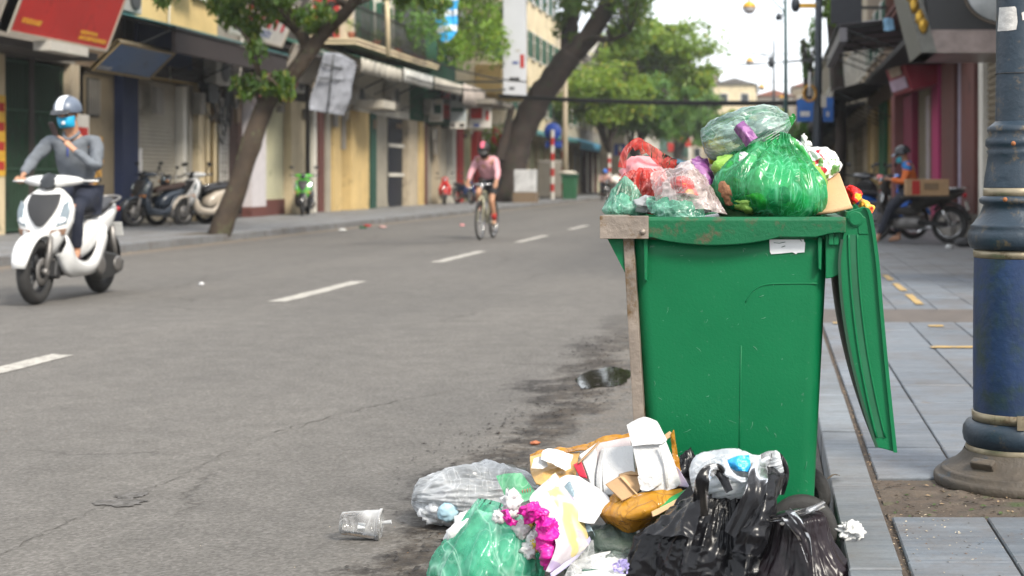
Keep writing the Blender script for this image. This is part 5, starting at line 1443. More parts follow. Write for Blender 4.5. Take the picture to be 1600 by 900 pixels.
def m_leaf(name, a, b_, c_):
    m, nt, out = _nt(name)
    g = N(nt, 'ShaderNodeNewGeometry')
    col = ramp(nt, g.outputs['Random Per Island'], [(0, a), (.45, b_), (.85, b_), (1, c_)]).outputs[0]
    t = N(nt, 'ShaderNodeTexCoord')
    col = mixc(nt, .6, col, ramp(nt, noise(nt, t.outputs['Object'], .45, 3), [(.35, (.6, .7, .6)), (.65, (1.35, 1.2, 1.0))]).outputs[0], 'MULTIPLY')
    p = N(nt, 'ShaderNodeBsdfPrincipled', Roughness=.5); nt.links.new(col, p.inputs['Base Color'])
    tr = N(nt, 'ShaderNodeBsdfTranslucent'); nt.links.new(mixc(nt, .5, col, (.30, .40, .03), 'ADD'), tr.inputs[0])
    mx_ = N(nt, 'ShaderNodeMixShader', Fac=.35); nt.links.new(p.outputs[0], mx_.inputs[1]); nt.links.new(tr.outputs[0], mx_.inputs[2])
    nt.links.new(mx_.outputs[0], out.inputs[0]); return m
M_LEAF = m_leaf('leaf_green', (.09, .15, .015), (.15, .25, .025), (.33, .30, .03))
M_LEAF2 = m_leaf('leaf_fresh', (.08, .17, .015), (.15, .27, .025), (.26, .30, .03))
M_LEAFD = m_leaf('leaf_dark', (.045, .11, .03), (.085, .20, .045), (.19, .26, .04))
M_LEAFM = m_leaf('leaf_mid', (.03, .075, .012), (.06, .13, .016), (.18, .19, .02))
M_BARK = mat('bark', (.06, .042, .028), .95, var=.5, vs=3.5, bump=1.0, bs=9, wear=(.10, .11, .06), wearamt=.08, wscale=4)
M_BARKD = mat('bark_dark', (.045, .032, .026), .95, var=.5, vs=2.5, bump=1.0, bs=6, wear=(.03, .045, .02), wearamt=.07, wscale=2)
def leaves(mb, clumps, per, size, seed, droop=.3, shell=.5, long=1.9):
    """leaf-sized bent faces spread through clump volumes: clumps [(centre, radius[, weight])]"""
    rs = np.random.RandomState(seed)
    for cl in clumps:
        c, r = np.array(cl[0]), np.array(cl[1]) if hasattr(cl[1], '__len__') else np.array([cl[1]] * 3)
        n = int(per * (cl[2] if len(cl) > 2 else 1))
        u = rs.normal(size=(n, 3)); u /= np.linalg.norm(u, axis=1)[:, None]
        rad = (shell + (1 - shell) * rs.rand(n)) ** .8 * (.82 + .28 * rs.rand(n))
        p = c + u * rad[:, None] * r
        a = rs.normal(size=(n, 3)); a[:, 2] -= droop * 2; a /= np.linalg.norm(a, axis=1)[:, None]
        b = np.cross(a, rs.normal(size=(n, 3))); b /= np.linalg.norm(b, axis=1)[:, None] + 1e-9
        nn = np.cross(a, b)
        s = size * (.6 + .8 * rs.rand(n))[:, None]
        w = s / long * .6
        V = np.stack([p - a * s * .5, p - a * s * .1 + b * w * .6 + nn * s * .06, p + a * s * .5 - nn * s * .05, p - a * s * .1 - b * w * .6 + nn * s * .06], 1).reshape(-1, 3)
        o = mb.n
        mb.v.extend(map(tuple, V.tolist())); mb.n += len(V)
        mb.f.extend([[o + 4 * k, o + 4 * k + 1, o + 4 * k + 2, o + 4 * k + 3] for k in range(n)])
        mb.m.extend([0] * n); mb.s.extend([False] * n)
    return mb
def signboard(name, label, S, y0, y1, zb, db, zt, dt, m, frame, cat='sign', text=(), depth=.10, extra=None, par=None):
    """board leaning out: bottom edge (db,zb), top edge (dt,zt)"""
    t = thing(name, label, cat, (S.X(db), (y0 + y1) / 2, zb)) if par is None else par
    def P(u, v, off=0): # u along y 0..1, v up 0..1
        d = db + (dt - db) * v; z = zb + (zt - zb) * v
        L_ = math.hypot(dt - db, zt - zb); nd, nz_ = (zt - zb) / L_, -(dt - db) / L_
        return (S.X(d + nd * off), y0 + (y1 - y0) * u, z + nz_ * off)
    mb = MB()
    def slabq(u0, u1, v0, v1, a, b, mb=mb):
        q = [(u0, v0), (u1, v0), (u1, v1), (u0, v1)]
        mb.loft([[P(*k, a) for k in q], [P(*k, b) for k in q]], 0, True, False); return mb
    slabq(.0, 1, 0, 1, -depth, 0); mb.build('board', m, t, world=True)
    wu = .05 / abs(y1 - y0); wv = .05 / math.hypot(dt - db, zt - zb)
    for (a, b, c_, d_) in ((0, 1, 0, wv), (0, 1, 1 - wv, 1), (0, wu, wv, 1 - wv), (1 - wu, 1, wv, 1 - wv)):
        m2 = MB(); slabq(a, b, c_, d_, -depth - .01, .02, m2); m2.build('frame', frame, t, world=True)
    for (u, v, w_, h_, mm) in text:           # lettering: rows of strokes
        m2 = MB(); x = u
        rnd = random.Random(int(u * 1000 + v * 77))
        while x < u + w_:
            ww = rnd.uniform(.25, .6) * h_ * math.hypot(dt - db, zt - zb) / abs(y1 - y0)
            k = rnd.random()
            slabq(x, x + ww * .35, v, v + h_, .002, .008, m2)
            if k > .3: slabq(x + ww * .35, x + ww, v + h_ * .78, v + h_, .002, .008, m2)
            if k < .6: slabq(x + ww * .35, x + ww, v, v + h_ * .2, .002, .008, m2)
            x += ww * 1.45
        m2.build('lettering', mm, t, world=True)
    if extra: extra(P, t, slabq)
    return t
M_YTXT = mat('yellow_lettering', (.62, .36, .03), .6, bump=0); M_WTXT = mat('pale_lettering', (.6, .58, .55), .6, bump=0); M_RTXT = mat('red_lettering', (.50, .03, .05), .6, bump=0); M_BTXT = mat('blue_lettering', (.05, .08, .25), .6, bump=0); M_DTXT = mat('dark_lettering', (.03, .03, .03), .6, bump=0)
M_FRAME = mat('sign_frame', (.38, .34, .28), .6, var=.15, bump=0); M_SRED = wallmat('sign_red', (.42, .022, .018), rough=.5); M_SBLU = wallmat('sign_blue', (.035, .10, .24), rough=.45); M_SWHT = wallmat('sign_white', (.55, .52, .47), rough=.6)

def house(S, y0, y1, H, label, wm, up=None, name='shophouse', cat='building', zl=3.3, depth=9):
    t = thing(name, label, cat, (S.X(0), (y0 + y1) / 2, 0))
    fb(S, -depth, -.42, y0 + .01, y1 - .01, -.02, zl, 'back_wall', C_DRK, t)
    fb(S, -depth, 0, y0 + .01, y1 - .01, zl, H, 'wall', up or wm, t)
    fb(S, -.42, .0, y0 + .01, y0 + .17, .10, zl - .002, 'pier', wm, t)
    fb(S, -.42, .0, y1 - .17, y1 - .01, .10, zl - .002, 'pier', wm, t)
    fb(S, 0.004, .10, y0 + .01, y1 - .01, H - .28, H - .06, 'cornice', up or wm, t)
    fb(S, -depth, .14, y0 + .01, y1 - .01, H + .002, H + .12, 'roof', C_ROOF, t)
    return t
def pier(S, t, px0, px1, m, z1=3.297, d=.0, z0=.10, name='pier'):
    a, b = sorted((S.Y(px0), S.Y(px1))); return fb(S, -.42, d, a, b, z0, z1, name, m, t)
def at(S, f, t, px0, px1, z0, z1, m, **k):
    a, b = sorted((S.Y(px0), S.Y(px1))); return f(S, t, a, b, z0, z1, m, **k)
def plinth(S, t, y0, y1, m=C_GRY): fb(S, -.40, -.05, y0 + .2, y1 - .2, .10, .14, 'step', m, t)
def floors(S, t, y0, y1, H, mf, shut=None, z=4.9, w=.9):
    while z + 1.5 < H:
        n = max(1, int((y1 - y0) / 2.2))
        for k in range(n):
            yc = y0 + (y1 - y0) * (k + .5) / n
            window(S, t, yc - w / 2, yc + w / 2, z, z + 1.4, mf, shut)
        z += 3.1

LY_ = LS.Y
# ---- 1: green folding gate shop
y0, y1 = 21.0, LY_(118)
H1 = house(LS, y0, y1, 8.6, 'shop with tall green folding metal gate under the red signboard', C_BEI, C_GRY)
at(LS, folding_gate, H1, 8, 56, .14, 3.25, C_GATE); at(LS, folding_gate, H1, 62, 115, .14, 3.25, C_GATE)
pier(LS, H1, 55, 63, C_DRK, d=-.1); pier(LS, H1, -18, 8, C_CREAM)
at(LS, shutter, H1, -150, -20, .14, 3.2, C_GSH)
floors(LS, H1, y0, y1, 8.6, C_WHI, C_GRN, z=5.2)
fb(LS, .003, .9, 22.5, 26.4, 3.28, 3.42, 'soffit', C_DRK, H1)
fb(LS, .1, .55, LY_(40), LY_(88), 3.30, 3.55, 'light_box', C_AC, H1)
mbx = thing('poster', 'tall red and yellow poster strip at the left edge beside the green gate', 'poster', (LS.X(.05), LY_(2), 1.2))
fb(LS, .003, .02, LY_(-12), LY_(7), 1.15, 2.55, 'poster_board', M_YTXT, mbx)
for k in range(4): fb(LS, .02, .026, LY_(-10), LY_(5), 1.25 + k * .34, 1.40 + k * .34, 'red_print', C_RED, mbx)
# ---- 2: stained tan wall
y0, y1 = LY_(118), LY_(212)
H2 = house(LS, y0, y1, 8.2, 'stained tan shop front with a navy blue pillar next to the green gate', C_BEI, C_BRN)
fb(LS, -.14, -.10, LY_(141), LY_(187), .12, 3.28, 'panel_wall', C_TAN, H2)
mb = MB(); fbox(mb, LS, -.10, -.06, LY_(143), LY_(160), 2.35, 3.1); w_ = mb.build('grille_window', C_IRON, H2, world=True)
for k in range(6): fb(LS, -.06, -.045, LY_(143.5) + k * .09, LY_(143.5) + k * .09 + .02, 2.38, 3.07, 'bar', C_GRY, w_)
mb = MB(); P = np.zeros((14, 9, 3))
for i in range(14):
    for j in range(9):
        yy = LY_(150) + (LY_(165) - LY_(150)) * (j / 8) + .08 * math.sin(i * 1.7); P[i, j] = (LS.X(-.095), yy + .1 * math.sin(i * .9 + j), .7 + 1.25 * i / 13)
mb.grid(P, smooth=False); mb.build('ochre_stain', wallmat('ochre', (.48, .26, .06)), H2, world=True)
at(LS, lambda S, t, a, b, z0, z1, m: fb(S, -.1, .08, a, b, z0, z1, 'navy_pillar', m, t), H2, 186, 211, .10, 3.9, C_NAVY)
fb(LS, .3, .36, LY_(187), LY_(275), 3.55, 4.3, 'navy_panel', C_NAVY, H2)
fb(LS, .01, .03, LY_(118), LY_(137), 1.2, 2.35, 'notice_board', M_SWHT, H2)
mb = MB(); fbox(mb, LS, .03, .035, LY_(120), LY_(135), 1.75, 2.1); mb.build('red_notice', C_RED, H2, world=True)
floors(LS, H2, y0, y1, 8.2, C_BEI, None, z=5.1)
# ---- 3: roller shutter + yellow pillars
y0, y1 = LY_(212), LY_(340)
H3 = house(LS, y0, y1, 9.4, 'shop front with wide grey beige roller shutter and yellow pillars behind the parked scooters', C_BEI, C_YEL)
at(LS, shutter, H3, 223, 284, .14, 3.25, C_GSH)
fb(LS, .002, .02, LY_(213), LY_(221), 1.2, 1.75, 'paper_notice', M_WTXT, H3)
pier(LS, H3, 285, 291, C_WHI, 3.2, .02); pier(LS, H3, 291, 297, C_GRN, 3.2, -.1); pier(LS, H3, 298, 304, C_GSH, d=-.05)
pier(LS, H3, 309, 326, C_CREAM, d=.03); pier(LS, H3, 331, 343, C_YEL, d=.0)
for px in (318, 329):
    mb = MB(); mb.tube([(LS.X(.1), LY_(px), .14), (LS.X(.1), LY_(px), 3.6)], .045, 8); mb.build('drain_pipe', C_CREAM, H3, world=True)
for k in range(9):
    ya = LY_(290) + random.uniform(0, 2.2); yb = ya + random.uniform(.3, 1.6)
    mb = MB(); mb.tube(bez([(LS.X(.12), ya, 3.4), (LS.X(.16), (ya + yb) / 2, 3.4 - random.uniform(.3, 1.5)), (LS.X(.12), yb, 3.3)], 8), .018, 5, caps=False); mb.build('hanging_cable', C_IRON, H3, world=True)
fb(LS, .02, .25, LY_(310), LY_(325), 2.9, 3.35, 'meter_box', C_IRON, H3); fb(LS, .02, .2, LY_(300), LY_(308), 2.6, 3.1, 'meter_box', C_GRY, H3)
awning(LS, H3, LY_(190) - 1.2, LY_(430) - 3.6, 4.5, 4.12, 1.6, C_TEAL, valance=.0)
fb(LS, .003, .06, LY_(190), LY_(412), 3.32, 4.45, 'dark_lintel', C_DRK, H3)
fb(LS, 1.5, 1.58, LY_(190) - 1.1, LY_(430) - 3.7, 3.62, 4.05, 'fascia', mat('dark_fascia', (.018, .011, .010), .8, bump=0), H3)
floors(LS, H3, y0, y1, 9.4, C_WHI, C_GRN, z=5.4, w=.8)
# ---- 4: lattice door, brown door, pale wall
y0, y1 = LY_(340), LY_(412)
H4 = house(LS, y0, y1, 8.8, 'narrow shop with a white lattice door beside a dark brown door behind the leaning tree', C_WHI, C_GRY)
at(LS, lattice_door, H4, 343, 364, .14, 3.1, M_SWHT); at(LS, door, H4, 367, 388, .14, 3.0, C_WOOD, name='brown_door')
pier(LS, H4, 391, 413, mat('pale_lilac_wall', (.52, .49, .50), .8, var=.1, bump=.1), d=.05, z0=.38); fb(LS, -.4, .08, LY_(388), LY_(412), .10, .38, 'base_course', C_MAR, H4)
floors(LS, H4, y0, y1, 8.8, C_BRN, C_WOOD, z=5.0)
# ---- 5: pale olive shutter
y0, y1 = LY_(412), LY_(479)
H5 = house(LS, y0, y1, 9.8, 'shop front with a closed pale olive roller shutter and cream pillar behind the green scooter', C_CREAM, C_DRK)
at(LS, shutter, H5, 414, 451, .55, 3.2, C_PALE); fb(LS, -.3, -.1, LY_(414), LY_(451), .10, .55, 'base_course', C_MAR, H5)
pier(LS, H5, 452, 476, C_CREAM, d=.06)
awning(LS, H5, y0 + .1, y1 - .1, 5.0, 4.5, 1.3, C_DGR, valance=.1)
floors(LS, H5, y0, y1, 9.8, C_WHI, C_GRN, z=5.6)
# ---- 6: green slatted door
y0, y1 = LY_(479), LY_(552)
H6 = house(LS, y0, y1, 9.0, 'yellow shop front with dark green slatted doors and a hanging grey sheet', C_YEL, C_BEI)
at(LS, shutter, H6, 480, 488, .14, 3.0, C_GRN, name='green_door'); pier(LS, H6, 488, 493, C_WHI, 3.1, .04); at(LS, shutter, H6, 493, 502, .14, 3.0, C_GRN, name='green_door')
pier(LS, H6, 503, 511, C_MAR, d=-.08); pier(LS, H6, 512, 518, C_GSH, d=-.02); pier(LS, H6, 519, 531, C_YEL, d=.05); pier(LS, H6, 532, 541, C_BRN, d=-.15)
balcony(LS, H6, LY_(545) - 4.2, LY_(602), 5.15, 1.45, mat('cream_balcony', (.62, .50, .33), .8, var=.15, bump=0), C_IRON, pots=4)
window(LS, H6, LY_(500), LY_(518), 5.4, 7.2, C_RED, C_RED)
# ---- 7
y0, y1 = LY_(552), LY_(640)
H7 = house(LS, y0, y1, 9.6, 'cream shop front with a beige roller shutter and a narrow blue black door', C_CREAM, C_WHI)
pier(LS, H7, 546, 574, C_YEL, d=.06); pier(LS, H7, 575, 584, C_DGR, d=.1)
at(LS, shutter, H7, 586, 612, .14, 3.6, C_GSH); at(LS, door, H7, 613, 635, .14, 3.5, P_NIGHT, name='blue_black_door', leaves=1)
for z in (1.2, 2.25): fb(LS, -.13, -.07, LY_(613), LY_(635), z, z + .12, 'white_bar', C_WHI, H7)
floors(LS, H7, y0, y1, 9.6, C_GRN, C_GRN, z=5.7)
balcony(LS, H7, LY_(604), y1 - .2, 5.3, 1.1, C_CREAM, C_GRN, pots=3)
# ---- 8
y0, y1 = LY_(640), LY_(712)
H8 = house(LS, y0, y1, 10.5, 'shop front with twin grey roller shutters and clustered small signs behind the red motorbike', C_CREAM, C_GRN)
pier(LS, H8, 636, 651, C_BEI, d=.05); pier(LS, H8, 652, 660, C_YEL, d=.08); pier(LS, H8, 661, 668, C_MAR, d=.0)
at(LS, shutter, H8, 669, 680, .14, 3.2, C_GSH); pier(LS, H8, 681, 686, C_BEI, d=.08); at(LS, shutter, H8, 687, 704, .14, 3.2, C_GSH); pier(LS, H8, 705, 711, C_WHI, d=.05)
fb(LS, .02, .12, LY_(688), LY_(704), 3.6, 5.2, 'red_board', C_RED, H8)
floors(LS, H8, y0, y1, 10.5, C_GRN, C_GRN, z=6.0)
# ---- 9
y0, y1 = LY_(712), LY_(790)
H9 = house(LS, y0, y1, 11.0, 'shop front with red pillars and a closed olive shutter behind the cyclist', C_CREAM, C_CREAM)
pier(LS, H9, 713, 721, C_RED, d=.1); at(LS, shutter, H9, 722, 741, .14, 3.3, C_OLV); pier(LS, H9, 742, 750, C_RED, d=.1); at(LS, shutter, H9, 752, 786, .14, 3.2, C_PALE)
fb(LS, .02, 1.2, LY_(742), LY_(788), 5.0, 6.3, 'yellow_box_balcony', C_YEL, H9)
floors(LS, H9, y0, y1, 11, C_WHI, C_GRN, z=7.0)
# ---- 10.. beyond
spec = [(790, 868, 13.5, C_CREAM, 'tall cream house with white framed windows behind the big tree', C_CREAM, C_WHI), (868, 905, 11.0, C_BEI, 'beige house with blue awnings beyond the big tree', C_YEL, C_WHI), (905, 940, 10.0, C_GRY, 'grey shop house behind the far motorbike vendor', C_MAR, C_BEI), (940, 985, 12.0, C_WHI, 'pale house far along the left row, mostly behind foliage', C_TILE, C_WHI), (985, 1030, 10.5, C_BEI, 'beige house far along the left row under the trees', C_RED, C_WHI), (1030, 1075, 11.5, C_TAN, 'tan house near the far end of the left row', C_BEI, C_GRN)]
for (a, b, H, wm, lab, pm, wf) in spec:
    y0, y1 = LY_(a), LY_(b)
    h = house(LS, y0, y1, H, lab, wm)
    n = max(2, int((y1 - y0) / 3.2))
    for k in range(n):
        ya = y0 + (y1 - y0) * k / n + .3; yb = y0 + (y1 - y0) * (k + 1) / n - .3
        shutter(LS, h, ya, yb, .14, 3.1, random.choice((C_GSH, C_PALE, C_OLV, C_TAN)), pitch=.2)
        if k: fb(LS, -.42, .05, ya - .45, ya - .15, .10, 3.29, 'pier', pm, h)
    floors(LS, h, y0, y1, H, wf, random.choice((None, C_GRN)), z=4.8, w=1.1)
    awning(LS, h, y0 + .3, y1 - .3, 3.9, 3.5, 1.5, random.choice((C_TEAL, C_SKYB, C_TARP)) if a != 868 else C_SKYB, valance=.5 if a == 868 else .2)

# roofs over the pavement on houses 6-9 with rolled valances
for (a, b, H, m_, v, vm, za, zb) in ((482, 560, H6, C_DRK, .1, C_DRK, 4.75, 4.35), (563, 628, H7, C_DGR, .42, C_TARP, 5.05, 4.62), (630, 676, H7, C_DGR, .45, mat('white_sheet', (.55, .54, .50), .8, bump=.2), 5.1, 4.7), (678, 722, H8, C_DGR, .42, C_TARP, 5.1, 4.72), (723, 757, H9, C_DGR, .8, mat('pinkish_sheet', (.44, .38, .34), .8, bump=.2), 5.2, 4.8)):
    k = 11.9 / 13.4
    awning(LS, H, LY_(a) * k, LY_(b) * k, za, zb, 1.5, m_, valance=v, vm=vm)

# ---- outdoor units, wall boxes and loose wires under the roofs
M_FANG = mat('fan_grille', (.06, .06, .06), .6, bump=0)
def ac_unit(h, px, z):
    y = LY_(px); u = fb(LS, .04, .36, y, y + .85, z, z + .6, 'cooling_unit', C_AC, h, bevel=.02)
    mb = MB(); mb.lathe([(.0, 0), (.23, 0), (.25, .02), (.22, .03), (0, .02)], (LS.X(.362), y + .52, z + .3), 20, axis='x'); mb.build('fan_guard', M_FANG, u, world=True)
    mb = MB(); mb.tube(bez([(LS.X(.1), y + .1, z), (LS.X(.08), y - .1, z - .5), (LS.X(.05), y, 3.3)], 5), .02, 5); mb.build('pipe', C_WHI, u, world=True)
for (h, px, z) in ((H2, 165, 4.5), (H3, 262, 5.3), (H4, 372, 4.2), (H5, 440, 3.5), (H6, 540, 3.45), (H7, 598, 3.7), (H8, 660, 3.6), (H9, 735, 3.6), (H3, 315, 3.35)): ac_unit(h, px, z)
_rw = random.Random(12)
for h, a, b in ((H3, 215, 338), (H4, 342, 410), (H5, 414, 477), (H6, 481, 550), (H7, 554, 638), (H8, 642, 710), (H9, 714, 788)):
    for k in range(4):
        ya, yb = LY_(a), LY_(b); z = 3.4 + .12 * k + _rw.uniform(0, .3)
        pts = [(LS.X(.12 + .05 * k), ya + (yb - ya) * u, z - _rw.uniform(.0, .35) * math.sin(u * PI)) for u in (0, .25, .5, .75, 1)]
        mb = MB(); mb.tube(bez(pts, 5), .014, 5, caps=False); mb.build('wall_cable', C_IRON, h, world=True)
    for k in range(2):
        y = LY_(a) + (LY_(b) - LY_(a)) * _rw.uniform(.1, .9); fb(LS, .02, .14, y, y + _rw.uniform(.15, .35), 2.0 + _rw.random(), 3.1, 'wall_box', _rw.choice((C_GRY, C_AC, C_BRN)), h)
# ---- hanging sheet, signs, cloths
t = thing('hanging_sheet', 'pale grey corrugated sheet hanging askew under the dark awning beside the leaning tree', 'sheet', W(520, 180, 38))
P = net([[W(505, 82, 37.5), W(530, 84, 38.5), W(556, 98, 39.5)], [W(494, 130, 37.4), W(522, 134, 38.4), W(549, 140, 39.4)], [W(484, 172, 37.3), W(512, 177, 38.3), W(538, 181, 39.3)]], 30, 40, .05, 2.0, 3)
mb = MB(); mb.grid(P); mb.build('sheet', mat('pale_grey_sheet', (.27, .28, .31), .6, var=.12, vs=2, bump=.2), t, world=True, solid=.02)
for (a, b) in (((520, 84, 38.2), (510, 178, 38.2)), ((503, 100, 37.5), (548, 112, 39.5)), ((497, 122, 37.4), (545, 128, 39.4))):
    mb = MB(); mb.tube([W(*a) + Vector((.06, -.1, 0)), W(*b) + Vector((.06, -.1, 0))], .02, 5); mb.build('bar', C_IRON, t, world=True)
fb(LS, .3, 1.2, LY_(540), LY_(560), 3.35, 3.6, 'sign_shelf', C_TARP, H6)

signboard('shop_sign', 'big red signboard with small yellow lettering and pale frame, top left corner', LS, 22.7, 26.1, 3.43, 1.2, 4.55, 1.62, M_SRED, M_FRAME, text=((.08, .62, .10, .06, M_YTXT), (.09, .18, .17, .07, M_YTXT), (.22, .72, .10, .06, M_YTXT), (.42, .84, .30, .07, M_YTXT), (.66, .20, .18, .05, M_YTXT), (.66, .11, .30, .06, M_YTXT)), depth=.18)
fb(LS, 1.0, 1.3, 23.9, 25.2, 3.26, 3.42, 'tube_light', C_AC, H1)
signboard('shop_sign', 'faded blue signboard leaning out below the teal roof, next to the red signboard', LS, 27.1, 29.6, 3.17, .45, 3.72, 1.0, M_SBLU, mat('ochre_frame', (.30, .22, .10), .6, bump=0), text=((.04, .1, .2, .09, M_WTXT),), depth=.06)
def ban(P, t, sl):
    for (u, v, w_, h_) in ((.14, .30, .09, .42), (.23, .30, .12, .10), (.27, .40, .08, .12), (.23, .62, .12, .10), (.38, .30, .04, .42), (.44, .30, .04, .42), (.38, .48, .10, .08), (.60, .30, .05, .42), (.66, .44, .05, .14), (.71, .30, .05, .42), (.80, .62, .14, .10), (.85, .30, .05, .32)):
        m2 = MB(); sl(u, u + w_, v, v + h_, .002, .01, m2); m2.build('lettering', M_RTXT, t, world=True)
signboard('banner_sign', 'white banner with big red letters leaning above the teal roof behind tree leaves', LS, 32.4, 36.0, 4.42, 1.0, 5.6, 1.5, M_SWHT, M_FRAME, text=((.12, .12, .3, .07, M_BTXT), (.55, .12, .16, .12, M_BTXT)), extra=ban, depth=.05)
signboard('shop_sign', 'white, red and yellow lightbox under the teal roof above the lattice door', LS, 35.5, 38.2, 3.18, .4, 3.72, .7, M_SWHT, C_RED, text=((.1, .55, .5, .25, M_RTXT), (.08, .18, .75, .18, M_YTXT)), depth=.15)
signboard('shop_sign', 'plain cream signboard hanging askew left of the tree fork', LS, 36.2, 38.6, 3.65, .9, 4.55, 1.3, wallmat('cream_board', (.50, .44, .36)), M_FRAME, text=((.2, .6, .5, .08, M_FRAME),), depth=.05)
# small signs that stick out over the pavement (faces turned to the road's length)
def blade(label, pxa, pxb, pya, pyb, Y, m, blocks, dep=.16):
    t = thing('blade_sign', label, 'sign', W((pxa + pxb) / 2, pyb, Y))
    a = W(pxa, pyb, Y); b = W(pxb, pya, Y)
    mb = MB(); mb.box(a.x, b.x, Y, Y + dep, a.z, b.z); mb.build('sign_box', m, t, world=True, bevel=.02)
    mb = MB(); mb.box(a.x - 1.0, a.x, Y + .05, Y + .09, b.z - .12, b.z - .08); mb.build('bracket', C_IRON, t, world=True)
    for (u0, u1, v0, v1, mm) in blocks:
        mb = MB(); mb.box(a.x + (b.x - a.x) * u0, a.x + (b.x - a.x) * u1, Y - .012, Y - .002, a.z + (b.z - a.z) * v0, a.z + (b.z - a.z) * v1); mb.build('print_block', mm, t, world=True)
blade('small white sign with a dark green block, left of the red board', 669, 691, 155, 190, 55, M_SWHT, ((.2, .95, .35, .75, C_DGR), (.2, .85, .1, .18, M_FRAME)))
blade('tall grey white sign with dark figures, right of the red board', 703, 728, 138, 201, 56, wallmat('sign_grey', (.33, .36, .36), rough=.6), ((.1, .42, .70, .88, M_DTXT), (.55, .9, .66, .84, M_DTXT), (.1, .85, .42, .52, C_DGR), (.0, 1, .0, .17, M_SWHT), (.1, .3, .04, .12, M_DTXT), (.6, .9, .04, .12, M_DTXT)))
blade('white sign with a red picture block near the big tree', 731, 767, 166, 200, 58, M_SWHT, ((.12, .62, .42, .92, C_RED), (.78, .92, .35, .8, C_RED), (.25, .5, .05, .2, M_BTXT)))
# tall vertical sign
t = thing('vertical_sign', 'very tall narrow white vertical signboard high on the left row', 'sign', W(803, 150, 60))
a = W(786, 152, 58); b = W(821, -170, 58)
mb = MB(); mb.box(a.x, b.x, 58, 58.35, a.z, b.z); mb.build('sign_box', mat('white_sign_skin', (.50, .51, .54), .5, var=.06, vs=1, bump=0), t, world=True, bevel=.02)
for (x0, x1, y0, y1, m_) in ((813, 819, 85, 106, C_RED), (801, 810, 96, 100, M_BTXT), (796, 812, 121, 126, M_DTXT), (796, 804, 136, 140, M_DTXT), (806, 813, 78, 80, M_FRAME)):
    p, q = W(x0, y1, 58), W(x1, y0, 58); mb = MB(); mb.box(p.x, q.x, 57.985, 57.998, p.z, q.z); mb.build('print_block', m_, t, world=True)
for z in (a.z + .6, a.z + 5, a.z + 8):
    mb = MB(); mb.box(LS.X(0) - .1, a.x, 58.1, 58.16, z, z + .08); mb.build('bracket', C_IRON, t, world=True)
mb = MB(); q = [W(744, 170, 55), W(822, 152, 58.4), W(822, 150, 58.4), W(744, 150, 55)]
fb(LS, .0, 2.2, 57.2, 62, 4.15, 4.35, 'canopy_slab', C_GRY, H9)
# blue and white striped cloth hung on a pole from the balcony
M_STRIPE, nt_, out_ = _nt('striped_cloth')
tcn = N(nt_, 'ShaderNodeTexCoord'); sp_ = nt_.nodes.new('ShaderNodeSeparateXYZ'); nt_.links.new(tcn.outputs['Object'], sp_.inputs[0])
zz = mathn(nt_, 'ADD', mathn(nt_, 'MULTIPLY', sp_.outputs[2], 1.9), mathn(nt_, 'MULTIPLY', sp_.outputs[0], -.35))
fr = mathn(nt_, 'FRACT', zz); rr_ = ramp(nt_, fr, [(.0, (.02, .30, .62)), (.60, (.02, .30, .62)), (.64, (.62, .66, .70)), (1, (.62, .66, .70))])
pb_ = N(nt_, 'ShaderNodeBsdfPrincipled', Roughness=.8); nt_.links.new(rr_.outputs[0], pb_.inputs['Base Color']); nt_.links.new(pb_.outputs[0], out_.inputs[0])
t = thing('striped_cloth', 'blue and white striped cloth hanging from the upper balcony', 'cloth', W(698, 65, 48))
for (rows, s) in (([[W(678, 10, 48), W(690, 6, 48.1), W(702, 2, 48)], [W(682, 40, 48), W(694, 38, 47.9), W(706, 34, 48)], [W(688, 62, 48), W(698, 66, 47.9), W(708, 58, 48)]], 2), ([[W(696, -14, 48.2), W(708, -16, 48.3), W(720, -18, 48.2)], [W(700, 18, 48.2), W(710, 14, 48.1), W(716, 10, 48.2)], [W(702, 52, 48.2), W(708, 56, 48.1), W(714, 48, 48.2)]], 5)):
    mb = MB(); mb.grid(net(rows, 30, 24, .10, 1.5, s)); mb.build('cloth_fall', M_STRIPE, t, world=True, solid=.015)
mb = MB(); mb.tube([W(640, -10, 49), W(730, -16, 47.6)], .03, 6); mb.build('pole', C_IRON, t, world=True)
# climbing plant over the balconies
t = thing('climbing_plant', 'mass of fresh green climbing plant hanging over the upper storeys of the left row', 'plant', (-12.6, 58, 5))
mb = MB(); cl = []
rs_ = random.Random(4)
for k in range(40):
    px = rs_.uniform(690, 782); py = rs_.uniform(-70, 84); cl.append((tuple(W(px, py, rs_.uniform(54, 60))), rs_.uniform(.5, .95)))
leaves(mb, cl, 130, .24, 5, .5); mb.build('foliage', M_LEAF2, t, world=True)
mb = MB()
for k in range(9):
    a = W(700 + k * 9, 95, 57); mb.tube(bez([a + Vector((-.5, 0, 0)), a + Vector((-.3, .3, 1.8)), a + Vector((.1, -.2, 3.6))], 6), .03, 5)
mb.build('stem', M_BARKD, t, world=True)
t = thing('balcony_shrub', 'dark green shrub growing in front of the mesh balcony, left of the striped cloth', 'plant', W(650, 60, 48))
mb = MB(); leaves(mb, [(tuple(W(640 + 10 * k, 40 + 12 * (k % 3) - 10, 47)), .55) for k in range(5)] + [(tuple(W(640 + 12 * k, -10, 47)), .7) for k in range(4)], 90, .2, 8, .4); mb.build('foliage', M_LEAFD, t, world=True)
fb(LS, .3, .4, LY_(612), LY_(672), 5.35, 8.8, 'mesh_screen', mat('dark_mesh', (.045, .05, .05), .9, var=.3, vs=2, bump=0), H7)
# pole-like cream downpipe column at px 605
mb = MB(); mb.tube([W(604, -40, 42), W(607, 88, 42)], .07, 8); mb.build('corner_post', C_CREAM, H6, world=True)
